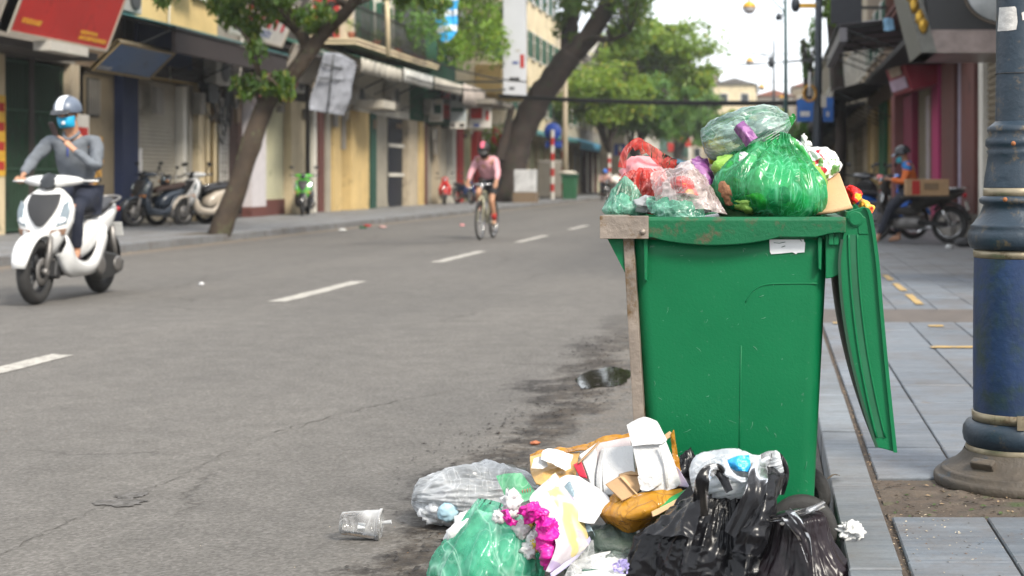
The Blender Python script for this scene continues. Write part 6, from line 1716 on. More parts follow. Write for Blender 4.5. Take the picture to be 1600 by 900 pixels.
# ================================================================ RIGHT ROW
RY = RS.Y
def rhouse(y0, y1, H, label, wm, up=None, **k): return house(RS, y0, y1, H, label, wm, up, **k)
Hn = rhouse(11.5, 17.9, 7.0, 'grey house on the near right side, just outside the picture edge', C_GRY, C_BEI)  # added out of view for shading, kept low so sun reaches the foreground
for k in range(1): shutter(RS, Hn, 12.2, 17.2, .14, 3.1, C_GSH)
floors(RS, Hn, 11.5, 17.9, 7.0, C_WHI, None)
R1 = rhouse(17.9, RY(1542), 7.8, 'house front clad in tan slats at the right edge behind the lamp post', C_BEI, C_BRN)
fb(RS, -.05, .03, 18.4, RY(1548), .14, 3.28, 'slat_panel_wall', C_TAN, R1)
mb = MB(); z = .2
while z < 3.2: fbox(mb, RS, .03, .05, 18.4, RY(1548), z, z + .05); z += .1
tag(mb.build('slat', C_TAN, R1, world=True), kind='stuff')
fb(RS, -.2, .12, RY(1548), RY(1541), .10, 3.6, 'white_post', C_WHI, R1)
floors(RS, R1, 17.9, RY(1542), 7.8, C_WHI)
y0, y1 = RY(1540), RY(1482)
R2 = rhouse(y0, y1, 7.6, 'house front with two big maroon tiled pillars on grey footings at the right', C_MAR, C_MAR)
for (a, b) in ((1538, 1516), (1505, 1484)):
    fb(RS, -.42, .16, RY(a), RY(b), .55, 3.9, 'maroon_pillar', C_MAR, R2); fb(RS, -.42, .22, RY(a) - .03, RY(b) + .03, .10, .55, 'footing', C_GRY, R2)
fb(RS, -.4, .1, RY(1515), RY(1506), .10, 3.3, 'white_pipe_panel', mat('lilac_white', (.28, .25, .32), .7, bump=0), R2)
floors(RS, R2, y0, y1, 7.6, C_WHI)
y0, y1 = RY(1482), RY(1424)
R3 = rhouse(y0, y1, 8.6, 'shop front with bright pink pillar and tan roller shutter behind the seated man', C_PINK, C_TAN)
at(RS, shutter, R3, 1424, 1453, .14, 3.2, C_TAN); pier(RS, R3, 1454, 1462, C_MAR, d=.02); pier(RS, R3, 1462, 1473, wallmat('hot_pink', (.36, .022, .11)), d=.08); pier(RS, R3, 1474, 1482, C_PIT, d=-.1)
fb(RS, -.12, -.09, RY(1448), RY(1440), .2, 2.9, 'torn_posters', mat('torn_posters', (.40, .35, .36), .8, var=.5, vs=5, bump=.2, wear=(.24, .19, .12), wearamt=.12, wscale=5), R3)
fb(RS, .004, 1.1, y0 - 3.5, y1 - .2, 3.31, 3.42, 'canopy', C_PIT, R3); fb(RS, .004, .05, y0, y1, 3.43, 4.35, 'dark_lintel', C_PIT, R3)
floors(RS, R3, y0, y1, 8.6, C_GRN)
y0, y1 = RY(1424), RY(1396)
R4 = rhouse(y0, y1, 8.2, 'shop with a flat crimson pink shutter, left of the tan shutter', C_PINK, C_MAR)
at(RS, shutter, R4, 1403, 1423, .14, 3.2, C_PINK); pier(RS, R4, 1397, 1402, wallmat('dusty_pink', (.26, .10, .095)), d=.08)
floors(RS, R4, y0, y1, 8.2, C_WHI)
y0, y1 = RY(1396), RY(1355)
R5 = rhouse(y0, y1, 9.5, 'shop front with green and yellow pillars behind the blue motorbike', C_YEL, C_BRN)
pier(RS, R5, 1378, 1388, C_GRN2, d=.1); pier(RS, R5, 1364, 1372, C_YEL, d=.1); pier(RS, R5, 1389, 1394, wallmat('ochre_dark', (.25, .15, .02)), d=.03); at(RS, shutter, R5, 1356, 1363, .14, 3.2, C_TAN)
floors(RS, R5, y0, y1, 9.5, C_WHI, C_GRN)
awning(RS, R5, y0, y1, 3.9, 3.5, 1.6, C_DRK, valance=.35, vm=C_GRY)
for (a, b, H, wm, lab, aw) in ((1355, 1320, 8.0, C_BEI, 'beige shop front with a dark canopy left of the yellow pillar', C_DRK), (1320, 1295, 10, C_GRY, 'grey shop house behind the dark traffic pole', C_TEAL), (1295, 1272, 8.5, C_TAN, 'tan house further along the right row', C_TEAL), (1272, 1250, 9.5, C_BEI, 'pale beige house near the far end of the right row', C_TARP), (1250, 1236, 9, C_GRY, 'grey house at the far end of the right row', C_DRK)):
    y0, y1 = RY(a), RY(b)
    h = rhouse(y0, y1, H, lab, wm)
    n = max(2, int((y1 - y0) / 4))
    for k in range(n):
        ya = y0 + (y1 - y0) * k / n + .3; yb = y0 + (y1 - y0) * (k + 1) / n - .3
        shutter(RS, h, ya, yb, .14, 3.1, random.choice((C_GSH, C_OLV, C_TAN, C_BEI)), pitch=.2)
    floors(RS, h, y0, y1, H, C_WHI, random.choice((None, C_GRN)), z=4.8, w=1.1)
    awning(RS, h, y0 + .3, y1 - .3, 3.8, 3.4, 1.7, aw, valance=.3)

# black box sign with oval emblem, cut by the top of the picture
t = thing('box_sign', 'big black box sign with a pale oval emblem and gilt ornament side, top right corner', 'sign', (2.6, 19.2, 3.3))
# front face towards us: from W(1452,45) to facade
Yb_ = 18.6
a = W(1424, 47, Yb_); c1 = W(1560, 44, Yb_)
zb = a.z
mb = MB(); mb.box(2.04, 3.29, Yb_, Yb_ + 1.5, zb + .002, zb + 1.5); mb.build('black_case', mat('gloss_black', (.008, .009, .011), .3, bump=0, var=.1), t, world=True)
mb = MB(); mb.box(1.96, 3.29, Yb_ - .04, Yb_ + 1.54, zb - .30, zb); mb.build('soffit_panel', mat('mirror_soffit', (.30, .24, .22), .35, .3, var=.45, vs=3, bump=0), t, world=True)
# slanted ornament cheek on the street side
mb = MB(); q = [(1.60, zb + 1.1), (1.78, zb + 1.1), (2.16, zb - .30), (1.96, zb - .30)]
mb.prism(q[::-1], 'y', Yb_ - .06, Yb_ + 1.5); mb.build('side_panel', mat('grey_ornament_panel', (.17, .17, .15), .5, .2, var=.35, vs=9, bump=.2), t, world=True)
for k, (u, v) in enumerate(((1.72, .75), (1.76, .58), (1.80, .46), (1.86, .32), (1.93, .16), (1.98, .05))):
    mb = MB(); lump(mb, (u, Yb_ - .09, zb + v), (.055, .03, .09), k, .5, n=12); mb.build('gilt_ornament', mat('gilt', (.55, .33, .05), .35, .7, var=.3, bump=.2), t, world=True)
mb = MB(); cx_, cz_ = W(1570, -12, Yb_).x, W(1570, -12, Yb_).z
mb.lathe([(0, -.03), (.50, -.03), (.505, -.02), (.0, -.019)], (0, 0, 0), 48, axis='y'); mb.v = [(cx_ + p[0], Yb_ - .01 + p[1], cz_ + p[2] * .78) for p in mb.v]; em = mb.build('emblem', mat('emblem_silver', (.42, .44, .44), .4, bump=0), t, world=True)
mb = MB(); mb.tube([(cx_ + .54 * math.cos(k), Yb_ - .03, cz_ + .425 * math.sin(k)) for k in np.linspace(0, 2 * PI, 49)], .014, 6, caps=False); mb.build('emblem_ring', mat('ring_bronze', (.16, .13, .10), .4, bump=0), em, world=True)
mb = MB(); mb.tube(bez([(cx_ - .12, Yb_ - .045, cz_ - .02), (cx_ + .06, Yb_ - .045, cz_ - .08), (cx_ + .08, Yb_ - .045, cz_ - .22), (cx_ - .06, Yb_ - .045, cz_ - .2)], 8), .026, 6); mb.tube(bez([(cx_ + .2, Yb_ - .045, cz_ - .1), (cx_ + .05, Yb_ - .045, cz_ - .3), (cx_ - .1, Yb_ - .045, cz_ - .33)], 8), .02, 6); mb.build('swirl', mat('swirl_grey', (.12, .12, .12), .5, bump=0), em, world=True)
# crimson lightbox further on
t = thing('box_sign', 'crimson box sign with faded lettering jutting out over the right pavement', 'sign', (2.6, 26, 3))
A0, A1, A2, A3 = W(1408, 82, 27.5), W(1426, 140, 27.5), W(1398, 150, 29), W(1378, 95, 29)
B0, B1 = Vector((3.25, 27.5, A0.z - .1)), Vector((3.25, 27.5, A1.z + .12))
C0, C1 = Vector((3.25, 29, A0.z)), Vector((3.25, 29, A1.z + .12))
mb = MB(); mb.add([A0, A1, A2, A3, B0, B1, C0, C1], [(0, 1, 2, 3), (0, 4, 5, 1), (1, 5, 7, 2), (4, 6, 7, 5), (3, 2, 7, 6), (0, 3, 6, 4)]); mb.build('sign_case', wallmat('crimson_sign', (.26, .012, .03), rough=.5), t, world=True)
mb = MB(); o_ = Vector((-.02, -.01, 0)); f_ = lambda u, v: A0 + (A1 - A0) * v + (A3 - A0) * u + Vector((-.03, -.02, 0))
for (u0, u1, v0, v1, m_) in ((.1, .9, .62, .92, mat('lilac_print', (.38, .28, .36), .6, bump=0)), (.2, .75, .2, .55, mat('tan_print', (.30, .22, .16), .6, bump=0)), (.05, .3, .1, .3, M_YTXT)):
    mb = MB(); mb.add([f_(u0, v0), f_(u1, v0), f_(u1, v1), f_(u0, v1)], [(0, 1, 2, 3)]); mb.build('print_block', m_, t, world=True, solid=.01)
# grey metal canopy
t = R5
mb = MB(); q = [W(1330, 85, 40), W(1410, 52, 36), W(1412, 57, 36), W(1330, 112, 40)]
awning(RS, R4, 30, 37, 4.55, 4.35, 1.9, mat('grey_metal_sheet', (.20, .19, .20), .5, .3, var=.15, vs=1, bump=0), valance=.0)
fb(RS, 1.7, 1.86, 30, 37, 4.0, 4.3, 'canopy_face', mat('grey_metal_sheet', (.2, .19, .2)), R4)
# black board + balcony with blue shirts
t = thing('hanging_board', 'plain dark board hung high on the right row beside yellow green leaves', 'board', W(1325, 36, 30))
a, b = W(1298, 36, 30), W(1347, -20, 30)
mb = MB(); mb.box(a.x, b.x, 30, 30.12, a.z, b.z); mb.build('panel', mat('black_panel', (.018, .02, .026), .5, bump=0), t, world=True)
mb = MB(); mb.box(b.x, 3.3, 30.03, 30.08, a.z + .3, a.z + .36); mb.build('bracket', C_IRON, t, world=True)
balcony(RS, R3, 26.8, 30.5, 4.45, .9, C_MAR, mat('brown_rail', (.12, .05, .035), .7, bump=0), h=1.1, post=.16)
t = thing('hung_shirt', 'light blue shirt drying on the balcony of the right row', 'shirt', W(1388, 45, 27))
mb = MB(); mb.grid(net([[W(1380, 30, 27), W(1388, 28, 27), W(1396, 30, 27)], [W(1381, 48, 27), W(1389, 49, 26.95), W(1397, 47, 27)]], 16, 16, .03, 5, 2)); mb.build('cloth', mat('light_blue_cloth', (.18, .34, .48), .8, bump=0), t, world=True, solid=.02)
t = thing('white_board', 'small blank white board high on the right row', 'board', W(1340, 60, 33)); a, b = W(1330, 61, 33), W(1350, 37, 33)
mb = MB(); mb.box(a.x, b.x, 33, 33.08, a.z, b.z); mb.build('panel', M_SWHT, t, world=True)
mb = MB(); mb.box(b.x, 3.3, 33.02, 33.06, b.z - .2, b.z - .16); mb.build('bracket', C_IRON, t, world=True)
# blue road boards seen over the heap
for (a, b, c, d, Y, lab) in ((1245, 155, 1272, 190, 33, 'small blue signboard left of the dark traffic pole'), (1286, 152, 1302, 190, 34, 'small blue signboard right of the dark traffic pole')):
    t = thing('blue_board', lab, 'sign', W((a + c) / 2, d, Y)); p, q = W(a, d, Y), W(c, b, Y)
    mb = MB(); mb.box(p.x, q.x, Y, Y + .08, p.z, q.z); mb.build('panel', mat('road_blue', (.015, .12, .42), .5, bump=0), t, world=True)
    mb = MB(); mb.box(p.x + .08, q.x - .1, Y - .012, Y - .002, p.z + .12, p.z + .24); mb.build('print_block', M_WTXT, t, world=True)
    pc = W(1274, 0, Y).x
    mb = MB(); mb.box(min(pc, p.x), max(pc, q.x), Y + .08, Y + .12, (p.z + q.z) / 2, (p.z + q.z) / 2 + .06); mb.build('bracket', C_IRON, t, world=True)

# ================================================================ FAR END OF THE STREET
def farhouse(px0, px1, ytop, Y, depth, wm, rf, lab, rows=2):
    a, b = W(px0, ytop, Y), W(px1, 281, Y)
    t = thing('far_building', lab, 'building', ((a.x + b.x) / 2, Y, 0))
    mb = MB(); mb.box(a.x, b.x, Y, Y + depth, -.02, a.z); mb.build('wall', wm, t, world=True)
    w, h = b.x - a.x, a.z
    mb = MB(); mb.prism([(a.x - .3, a.z + .002), (b.x + .3, a.z + .002), ((a.x + b.x) / 2, a.z + w * .16)], 'y', Y - .3, Y + depth); mb.build('roof', rf, t, world=True)
    n = max(2, int(w / 3))
    for j in range(int(h / 3.2)):
        for k in range(n):
            xc = a.x + w * (k + .5) / n; zc = 1.6 + 3.2 * j
            mb = MB(); mb.box(xc - .6, xc + .6, Y - .06, Y - .003, zc - .1, zc + 1.5); f = mb.build('window', C_WHI, t, world=True)
            mb = MB(); mb.box(xc - .48, xc + .48, Y - .075, Y - .062, zc, zc + 1.38); mb.build('pane', C_GLS, f, world=True)
farhouse(1115, 1180, 132, 190, 20, C_CREAM, C_ROOF, 'cream house with a grey gabled roof at the far end of the street')
farhouse(1180, 1240, 150, 210, 20, C_GRY, C_TILE, 'low grey house at the far end behind the thin lamp pole')
farhouse(1080, 1118, 120, 230, 20, C_BEI, C_TILE, 'tall beige house at the far end, left of the cream one')
farhouse(900, 1085, 120, 260, 20, C_WHI, C_TILE, 'wide pale house closing the view behind the trees')
farhouse(1238, 1330, 135, 250, 20, C_TAN, C_TILE, 'tan house closing the view on the right')
# small roofed turret with a dark roof seen among foliage
t = thing('roof_hut', 'little rooftop room with a dark pitched roof among the tree crowns', 'building', W(945, 130, 100))
a, b = W(938, 135, 100), W(975, 92, 100)
mb = MB(); mb.box(a.x, b.x, 100, 104, 0, b.z); mb.build('wall', C_BEI, t, world=True)
mb = MB(); mb.prism([(a.x - .6, b.z + .002), (b.x + .5, b.z + .002), (b.x - .8, b.z + 1.6), (a.x + .2, b.z + 1.6)], 'y', 99.5, 104.5); mb.build('roof', C_DRK, t, world=True)
# ================================================================ TREES
def limb(mb, pts, r, n=10, seed=0):
    pts = bez(pts, 7); k = len(pts)
    rr = [r[0] + (r[1] - r[0]) * (i / (k - 1)) ** .9 for i in range(k)]
    rings_before = mb.n
    mb.tube(pts, rr, n)
    v = np.array(mb.v[rings_before:]); 
    c = np.repeat(np.array([tuple(p) for p in pts]), n, 0)
    k_ = 1 + .16 * fbm(v * 2.2 + seed, 3)
    v = c + (v - c) * k_[:, None]
    mb.v[rings_before:] = [tuple(q) for q in v]
def tree(label, loc, limbs, clumps, per, lsize, lm, bark, seed, twigs=True, droop=.3, name='street_tree', shell=.5):
    t = thing(name, label, 'tree', loc)
    for k, (pts, r) in enumerate(limbs):
        mb = MB(); limb(mb, pts, r, 14 if k == 0 else 8, seed + k); mb.build('trunk' if k == 0 else 'limb', bark, t, world=True)
    if twigs and clumps:
        mb = MB(); rs = random.Random(seed)
        ends = [Vector(p) for l in limbs for p in l[0][1:]]
        for c in clumps:
            c0 = Vector(c[0]); e = min(ends, key=lambda q: (q - c0).length)
            mid = (e + c0) / 2 + Vector((rs.uniform(-.2, .2), rs.uniform(-.2, .2), .2))
            mb.tube([e, mid, c0], [.035, .025, .010], 5)
        tag(mb.build('twigs', bark, t, world=True), kind='stuff')
    if clumps:
        mb = MB(); leaves(mb, clumps, per, lsize, seed, droop, shell); mb.build('crown', lm, t, world=True)
    return t
# leaning street tree on the left
Yt = 25.2
lb = W(345, 366, Yt)
tr = [((lb.x - .05, Yt, .06), (W(372, 290, Yt)), W(392, 225, Yt), W(418, 160, Yt), W(455, 118, Yt), W(482, 82, Yt))]
limbs = [(tr[0], (.19, .135)), ([W(480, 84, Yt), W(510, 48, Yt), W(545, 12, Yt - .3), W(580, -40, Yt - .6)], (.15, .09)), ([W(482, 82, Yt), W(470, 52, Yt + .2), W(440, 28, Yt + .5), W(415, 8, Yt + .8), W(392, -40, Yt + 1)], (.12, .06)), ([W(540, 16, Yt), W(530, -20, Yt + 1), W(500, -70, Yt + 1.5)], (.07, .04)), ([W(412, 168, Yt), W(402, 150, Yt - .2), W(408, 138, Yt - .3)], (.05, .02))]
rs_ = random.Random(11); cl = []
for k in range(15):
    px = rs_.uniform(355, 505); py = rs_.uniform(-40, 22); cl.append((tuple(W(px, py, Yt + rs_.uniform(-1.5, 1.0))), (rs_.uniform(.22, .42), .5, rs_.uniform(.2, .36))))
for (px, py) in ((250, -4), (262, -12), (335, 4), (352, 24), (366, 14), (385, 34), (395, 60), (400, 78), (452, 22), (476, 26), (505, 20), (517, 34), (490, 40), (600, -14), (632, -2), (660, -6), (688, 8), (640, -22), (560, -30), (672, -24)):
    cl.append((tuple(W(px, py, Yt + rs_.uniform(-1.2, .6))), (.20, .25, .24), .7))
for (px, py) in ((392, 126), (410, 122), (425, 128), (436, 140), (448, 130), (440, 122), (402, 134), (420, 140), (446, 148), (385, 146), (372, 130)):
    cl.append((tuple(W(px, py, Yt - .3)), (.17, .2, .12), .55))
for k in range(16): cl.append((tuple(W(rs_.uniform(230, 690), rs_.uniform(-220, -60), Yt + rs_.uniform(-2, 2))), rs_.uniform(.6, 1.0), 2.2))
tree('slender leaning street tree on the left kerb with a forked trunk and drooping leaves', (lb.x, Yt, .12), limbs, cl, 130, .17, M_LEAFM, M_BARK, 3, droop=.8, shell=.2)
mb = MB(); mb.box(lb.x - .6, -9.76, Yt - .45, Yt + .45, .115, .128); tag(mb.build('tree_pit', M_SOIL), kind='structure')
# massive dark leaning tree
Yt = 62.
limbs = [([W(790, 322, Yt), W(800, 270, Yt), W(812, 215, Yt), W(838, 160, Yt), W(868, 118, Yt), W(892, 84, Yt)], (.66, .50)),
         ([W(886, 92, Yt), W(918, 60, Yt), W(940, 26, Yt), W(965, -20, Yt), W(985, -80, Yt)], (.50, .34)),
         ([W(890, 90, Yt + .6), W(890, 50, Yt + .6), W(898, 10, Yt + 1), W(910, -50, Yt + 1)], (.42, .28)), ([W(905, 70, Yt), W(930, 60, Yt - 1), W(955, 62, Yt - 2), W(985, 50, Yt - 3)], (.16, .06)), ([W(800, 165, Yt - .5), W(792, 205, Yt - .5), W(780, 250, Yt - .6)], (.12, .25))]
cl = []
for k in range(10): cl.append((tuple(W(rs_.uniform(925, 1000), rs_.uniform(20, 85), Yt + rs_.uniform(-3, 2))), rs_.uniform(.5, .9), .6))
for k in range(9): cl.append((tuple(W(rs_.uniform(870, 900), rs_.uniform(-10, 75), Yt + rs_.uniform(-1, 2))), rs_.uniform(.3, .5), .4))
for k in range(26): cl.append((tuple(W(rs_.uniform(905, 1008), rs_.uniform(-75, 8), Yt + rs_.uniform(-3, 2))), rs_.uniform(.6, 1.0), .8))
for k in range(46): cl.append((tuple(W(rs_.uniform(760, 1030), rs_.uniform(-300, -50), Yt + rs_.uniform(-5, 4))), rs_.uniform(1.0, 2.0), 1.7))
tree('massive dark old tree leaning across the left row with a thick forked trunk', tuple(Vector((W(790, 322, Yt).x, Yt, 0))), limbs, cl, 170, .30, M_LEAFM, M_BARKD, 21)
# crowns further along the left
def round_tree(label, px, Y, pxr, ytop, ybot, lm, seed, per=150, ls=.42, nclump=44, lean=0):
    base = W(px, 281, Y); base.z = .1
    base.x = min(base.x, -10.2) if px < 1180 else max(base.x, .9)
    a, b = W(px - pxr, ytop, Y), W(px + pxr, ybot, Y)
    cx, cz = (a.x + b.x) / 2 + lean, (a.z + b.z) / 2; rx, rz_ = (b.x - a.x) / 2, (a.z - b.z) / 2
    rs = random.Random(seed); cl = []
    while len(cl) < nclump:
        u, v, w = (rs.uniform(-1, 1) for _ in range(3))
        if u * u + v * v + w * w > 1: continue
        if u * u + v * v + w * w < .12: continue
        k = rs.uniform(.10, .24)
        cl.append(((cx + u * rx * .86, Y + w * rx * .8, cz + v * rz_ * .86), (rx * k, rx * k, rx * k * .62)))
    for k in range(int(nclump * .5)):
        u, v, w = (rs.gauss(0, .42) for _ in range(3)); cl.append(((cx + u * rx, Y + w * rx, cz + v * rz_), (rx * .4, rx * .4, rz_ * .36), .8))
    top = Vector((cx, Y, cz))
    th = .022 * (cz + 2)
    limbs = [([base, base * .6 + top * .4 + Vector((.2, 0, 0)), top], (th * 1.3, th * .5))]
    for k in range(6):
        ang = k * 1.05; e = Vector((cx + math.cos(ang) * rx * .6, Y + math.sin(ang) * rx * .6, cz + rs.uniform(-.1, .5) * rz_))
        s_ = base * .55 + top * .45
        limbs.append(([s_, (s_ + e) / 2 + Vector((0, 0, .4)), e], (th * .6, th * .2)))
    return tree(label, tuple(base), limbs, cl, per, ls, lm, M_BARKD, seed, droop=.25, shell=.1)
round_tree('broad green street tree filling the middle distance, its crown against the sky', 1030, 98, 98, 22, 190, M_LEAF, 31, per=200, ls=.42, nclump=74)
round_tree('lower light green street tree in front of the broad one', 950, 88, 88, 92, 200, M_LEAF, 32, per=200, ls=.36, nclump=55)
round_tree('dark street tree right of the light green one', 1020, 92, 84, 112, 222, M_LEAFD, 33, per=180, ls=.34, nclump=50)
round_tree('far street tree with yellowish top left of the broad crown', 960, 120, 70, 40, 150, M_LEAF, 34, per=160, ls=.5, nclump=46)
round_tree('far dark street tree behind the red bag on the bin', 1090, 125, 50, 130, 235, M_LEAFD, 35, per=150, ls=.45, nclump=36)
round_tree('distant small tree at the end of the street left of the thin lamp pole', 1155, 170, 42, 168, 240, M_LEAF, 36, per=140, ls=.6, nclump=26)
round_tree('distant small tree at the end of the street behind the heap', 1220, 180, 34, 178, 240, M_LEAF, 37, per=120, ls=.6, nclump=22)
round_tree('olive street tree low behind the round blue road sign', 905, 110, 46, 150, 235, M_LEAFD, 38, per=130, ls=.45, nclump=26)
# right hand trees
round_tree('yellow green street tree on the right pavement behind the dark traffic pole', 1305, 44, 26, -60, 70, M_LEAF2, 41, per=120, ls=.22, nclump=22)
round_tree('brownish thin tree with sparse leaves left of the dark traffic pole', 1262, 70, 16, 30, 150, M_LEAFD, 42, per=70, ls=.26, nclump=14)
round_tree('low green shrub like tree behind the blue signboards', 1252, 60, 20, 185, 262, M_LEAFD, 43, per=110, ls=.25, nclump=16)
t = thing('bushy_plants', 'bright green bushy plants and red flowers beyond the red pillar, left of the big tree', 'plants', W(780, 230, 66))
mb = MB(); leaves(mb, [(tuple(W(766 + rs_.uniform(0, 26), rs_.uniform(195, 245), 66 + rs_.uniform(-1, 1))), .4) for k in range(14)], 90, .2, 9); mb.build('foliage', M_LEAF2, t, world=True)
mb = MB()
for k in range(22): lump(mb, W(768 + rs_.uniform(0, 22), rs_.uniform(198, 235), 64.5), (.08, .08, .08), k, .3, n=4)
tag(mb.build('red_flowers', C_RED, t, world=True), kind='stuff')
# undergrowth, hedge of shop clutter far away: red flags
for k, (px, py, Y, r) in enumerate(((1061, 214, 150, .30), (1075, 222, 158, .30), (1048, 230, 140, .3))):
    t = thing('red_flag', ['red flag with a yellow mark hanging above the red bag', 'plain red flag just right of the marked flag', 'small low red flag left of the marked flag'][k], 'flag', W(px, py + 12, Y), 0, 'flags far along the street')
    mb = MB(); mb.grid(net([[W(px - 5, py - 7, Y), W(px + 4, py - 6, Y)], [W(px - 4, py + 8, Y), W(px + 6, py + 7, Y)]], 8, 8, .05, 3, k)); mb.build('cloth', C_RED, t, world=True, solid=.02)
    mb = MB(); mb.tube([(W(px - 6, py, Y).x, Y, 0), W(px - 6, py - 10, Y)], .03, 6); mb.build('pole', C_IRON, t, world=True)
    if k == 0:
        mb = MB(); mb.ell(W(px, py, Y - .12), (.2, .03, .2), 8, 6); mb.build('yellow_mark', M_YTXT, t, world=True)

# ================================================================ CABLES, LANTERNS, POLES
M_CABLE = mat('cable_black', (.012, .013, .014), .7, bump=0)
def cable(label, a, b, sag, r, strands=1, name='overhead_cable'):
    t = thing(name, label, 'cable', tuple((Vector(a) + Vector(b)) / 2))
    rs = random.Random(int(a[0] * 10)); a, b = Vector(a), Vector(b)
    for s in range(strands):
        o = Vector((0, rs.uniform(-.06, .06), rs.uniform(-.1, .1))) * (strands > 1)
        sg = sag * (1 + (rs.uniform(-.12, .12) if strands > 1 else 0))
        pts = [a + o + (b - a) * u + Vector((0, 0, -sg * 4 * u * (1 - u))) for u in np.linspace(0, 1, 25)]
        mb = MB(); mb.tube(pts, r, 6, caps=False); mb.build('strand', M_CABLE, t, world=True)
    return t
cable('thick sagging bundle of black cables crossing the street above the green trees', W(780, 148, 58), W(1290, 158, 44), .12, .035, 7)
cable('single black wire crossing the sky with the second lantern on it', W(880, 96, 70), W(1262, 92, 52), .35, .018)
cable('thin wire high across the sky from the lamp arm', W(1040, 48, 60), W(1225, 33, 38), .05, .008)
cable('thin pale wire across the sky above the second lantern', W(1090, 82, 90), W(1262, 84, 60), .05, .01)
cable('wire crossing the sky to the right row at roof height', W(1120, 98, 80), W(1300, 92, 35), .08, .02)
cable('thin wire low over the street end near the lamp poles', W(1090, 128, 110), W(1240, 126, 70), .1, .014)
M_LANY = mat('lantern_amber', (.62, .33, .01), .4, bump=0, var=.1); M_LANW = mat('lantern_white', (.62, .60, .60), .4, bump=0, var=.05)
for k, (px, py, Y, rpx, lab) in enumerate(((1170.5, 12, 30, 10.5, 'largest amber and white ball lantern hanging against the sky, nearest of all'), (1171.5, 96, 55, 6, 'amber and white ball lantern on the wire, right of the broad tree'), (1190, 137, 80, 5, 'tiny amber ball lantern low in front of the far roofs'), (1221, 153, 85, 4, 'smallest amber ball lantern next to the thin lamp pole'))):
    c = W(px, py, Y); r = rpx * Y / FPX
    t = thing('ball_lantern', lab, 'lantern', tuple(c), 0, 'ball lanterns strung over the street')
    for (m_, nm, s) in ((M_LANY, 'amber_half', 1), (M_LANW, 'white_half', -1)):
        mb = MB(); mb.lathe([(r * math.cos(a), s * r * math.sin(a) * .94) for a in np.linspace(0, PI / 2, 9)], tuple(c), 24); mb.build(nm, m_, t, world=True)
    mb = MB(); mb.lathe([(r * 1.0, -.03 * r), (r * 1.05, -.04 * r), (r * 1.05, .05 * r), (r * 1.0, .04 * r)], tuple(c), 24); mb.build('belt', mat('lantern_belt', (.16, .09, .03), .5, bump=0), t, world=True)
    mb = MB(); mb.tube([c + Vector((0, 0, r * .94)), c + Vector((0, 0, r * (1.5 if k else 3)))], r * .12, 8); mb.build('hook', M_CABLE, t, world=True)
M_POLE = mat('pole_green', (.018, .06, .06), .5, var=.2, bump=0); M_DPOLE = mat('pole_dark', (.022, .03, .04), .5, var=.2, bump=0)
Yp = 38.
t = thing('street_lamp', 'thin dark green street lamp pole against the sky with a curled bracket', 'street lamp', (W(1228, 0, Yp).x, Yp, .1))
xb = W(1228, 0, Yp).x
mb = MB(); mb.tube([(xb, Yp, .1), (xb, Yp, 2.5), (xb - .02, Yp, 7.5)], [.085, .06, .035], 12); mb.build('pole', M_POLE, t, world=True)
mb = MB(); mb.tube(bez([W(1227, 26, Yp), W(1222, 14, Yp), W(1215, 8, Yp), W(1208, 0, Yp), W(1200, -8, Yp)], 6), .02, 6)
mb.tube(bez([W(1226, 6, Yp), W(1219, 0, Yp), W(1222, -8, Yp), W(1227, -2, Yp)], 6), .015, 6); mb.build('scroll_bracket', M_POLE, t, world=True)
mb = MB(); mb.lathe([(0, .12), (.05, .1), (.10, .0), (.08, -.07), (0, -.08)], tuple(W(1217, 27, Yp)), 12); mb.tube([W(1217, 23, Yp), W(1227, 24, Yp)], .018, 6); mb.build('lamp_head', M_DPOLE, t, world=True)
Yp = 62.
t = thing('street_lamp', 'second thinner street lamp pole, left of the first, with a long horizontal arm', 'street lamp', (W(1209, 0, Yp).x, Yp, .1)); xb = W(1209, 0, Yp).x
mb = MB(); mb.tube([(xb, Yp, .1), (xb, Yp, W(0, 62, Yp).z)], [.09, .04], 10); mb.build('pole', M_DPOLE, t, world=True)
mb = MB(); mb.tube([W(1209, 85, Yp), W(1172, 84, Yp)], .03, 6); mb.tube(bez([W(1209, 95, Yp), W(1200, 90, Yp), W(1190, 86, Yp)], 5), .02, 6); mb.build('arm', M_DPOLE, t, world=True)
mb = MB(); mb.lathe([(.0, .3), (.1, .25), (.14, 0), (.12, -.2), (0, -.22)], tuple(W(1205, 98, Yp)), 10); mb.build('lamp_head', M_DPOLE, t, world=True)
Yp = 31.
t = thing('traffic_pole', 'thick dark blue pole with an amber traffic lamp arm and a gold ring ornament', 'pole', (W(1276, 0, Yp).x, Yp, .1)); xb = W(1276, 0, Yp).x
mb = MB(); mb.tube([(xb, Yp, .1), (xb, Yp, 1.2), (xb + .03, Yp, 3), (xb + .06, Yp, 7)], [.17, .13, .085, .075], 14); mb.build('pole', M_DPOLE, t, world=True)
mb = MB(); a = W(1276, 9, Yp); b = W(1250, 9, Yp); mb.box(b.x, a.x, Yp - .04, Yp + .04, a.z - .05, a.z + .05); mb.build('amber_arm', M_LANY, t, world=True)
c = W(1243, 8, Yp); mb = MB(); mb.lathe([(0, .2), (.06, .18), (.1, .05), (.1, -.06), (.06, -.14), (0, -.16)], tuple(c), 12); mb.build('lamp_head', M_DPOLE, t, world=True)
c = W(1265, 146, Yp - .2); mb = MB(); mb.tube([(c.x + .13 * math.cos(a), c.y, c.z + .17 * math.sin(a)) for a in np.linspace(0, 2 * PI, 25)], .028, 8, caps=False); mb.build('gold_ring', mat('gold_paint', (.45, .22, .02), .4, .3, bump=0), t, world=True)
mb = MB(); mb.tube([W(1265, 112, Yp - .2), W(1265, 150, Yp - .2)], [.015, .05], 8); mb.build('pendant', M_WTXT, t, world=True)
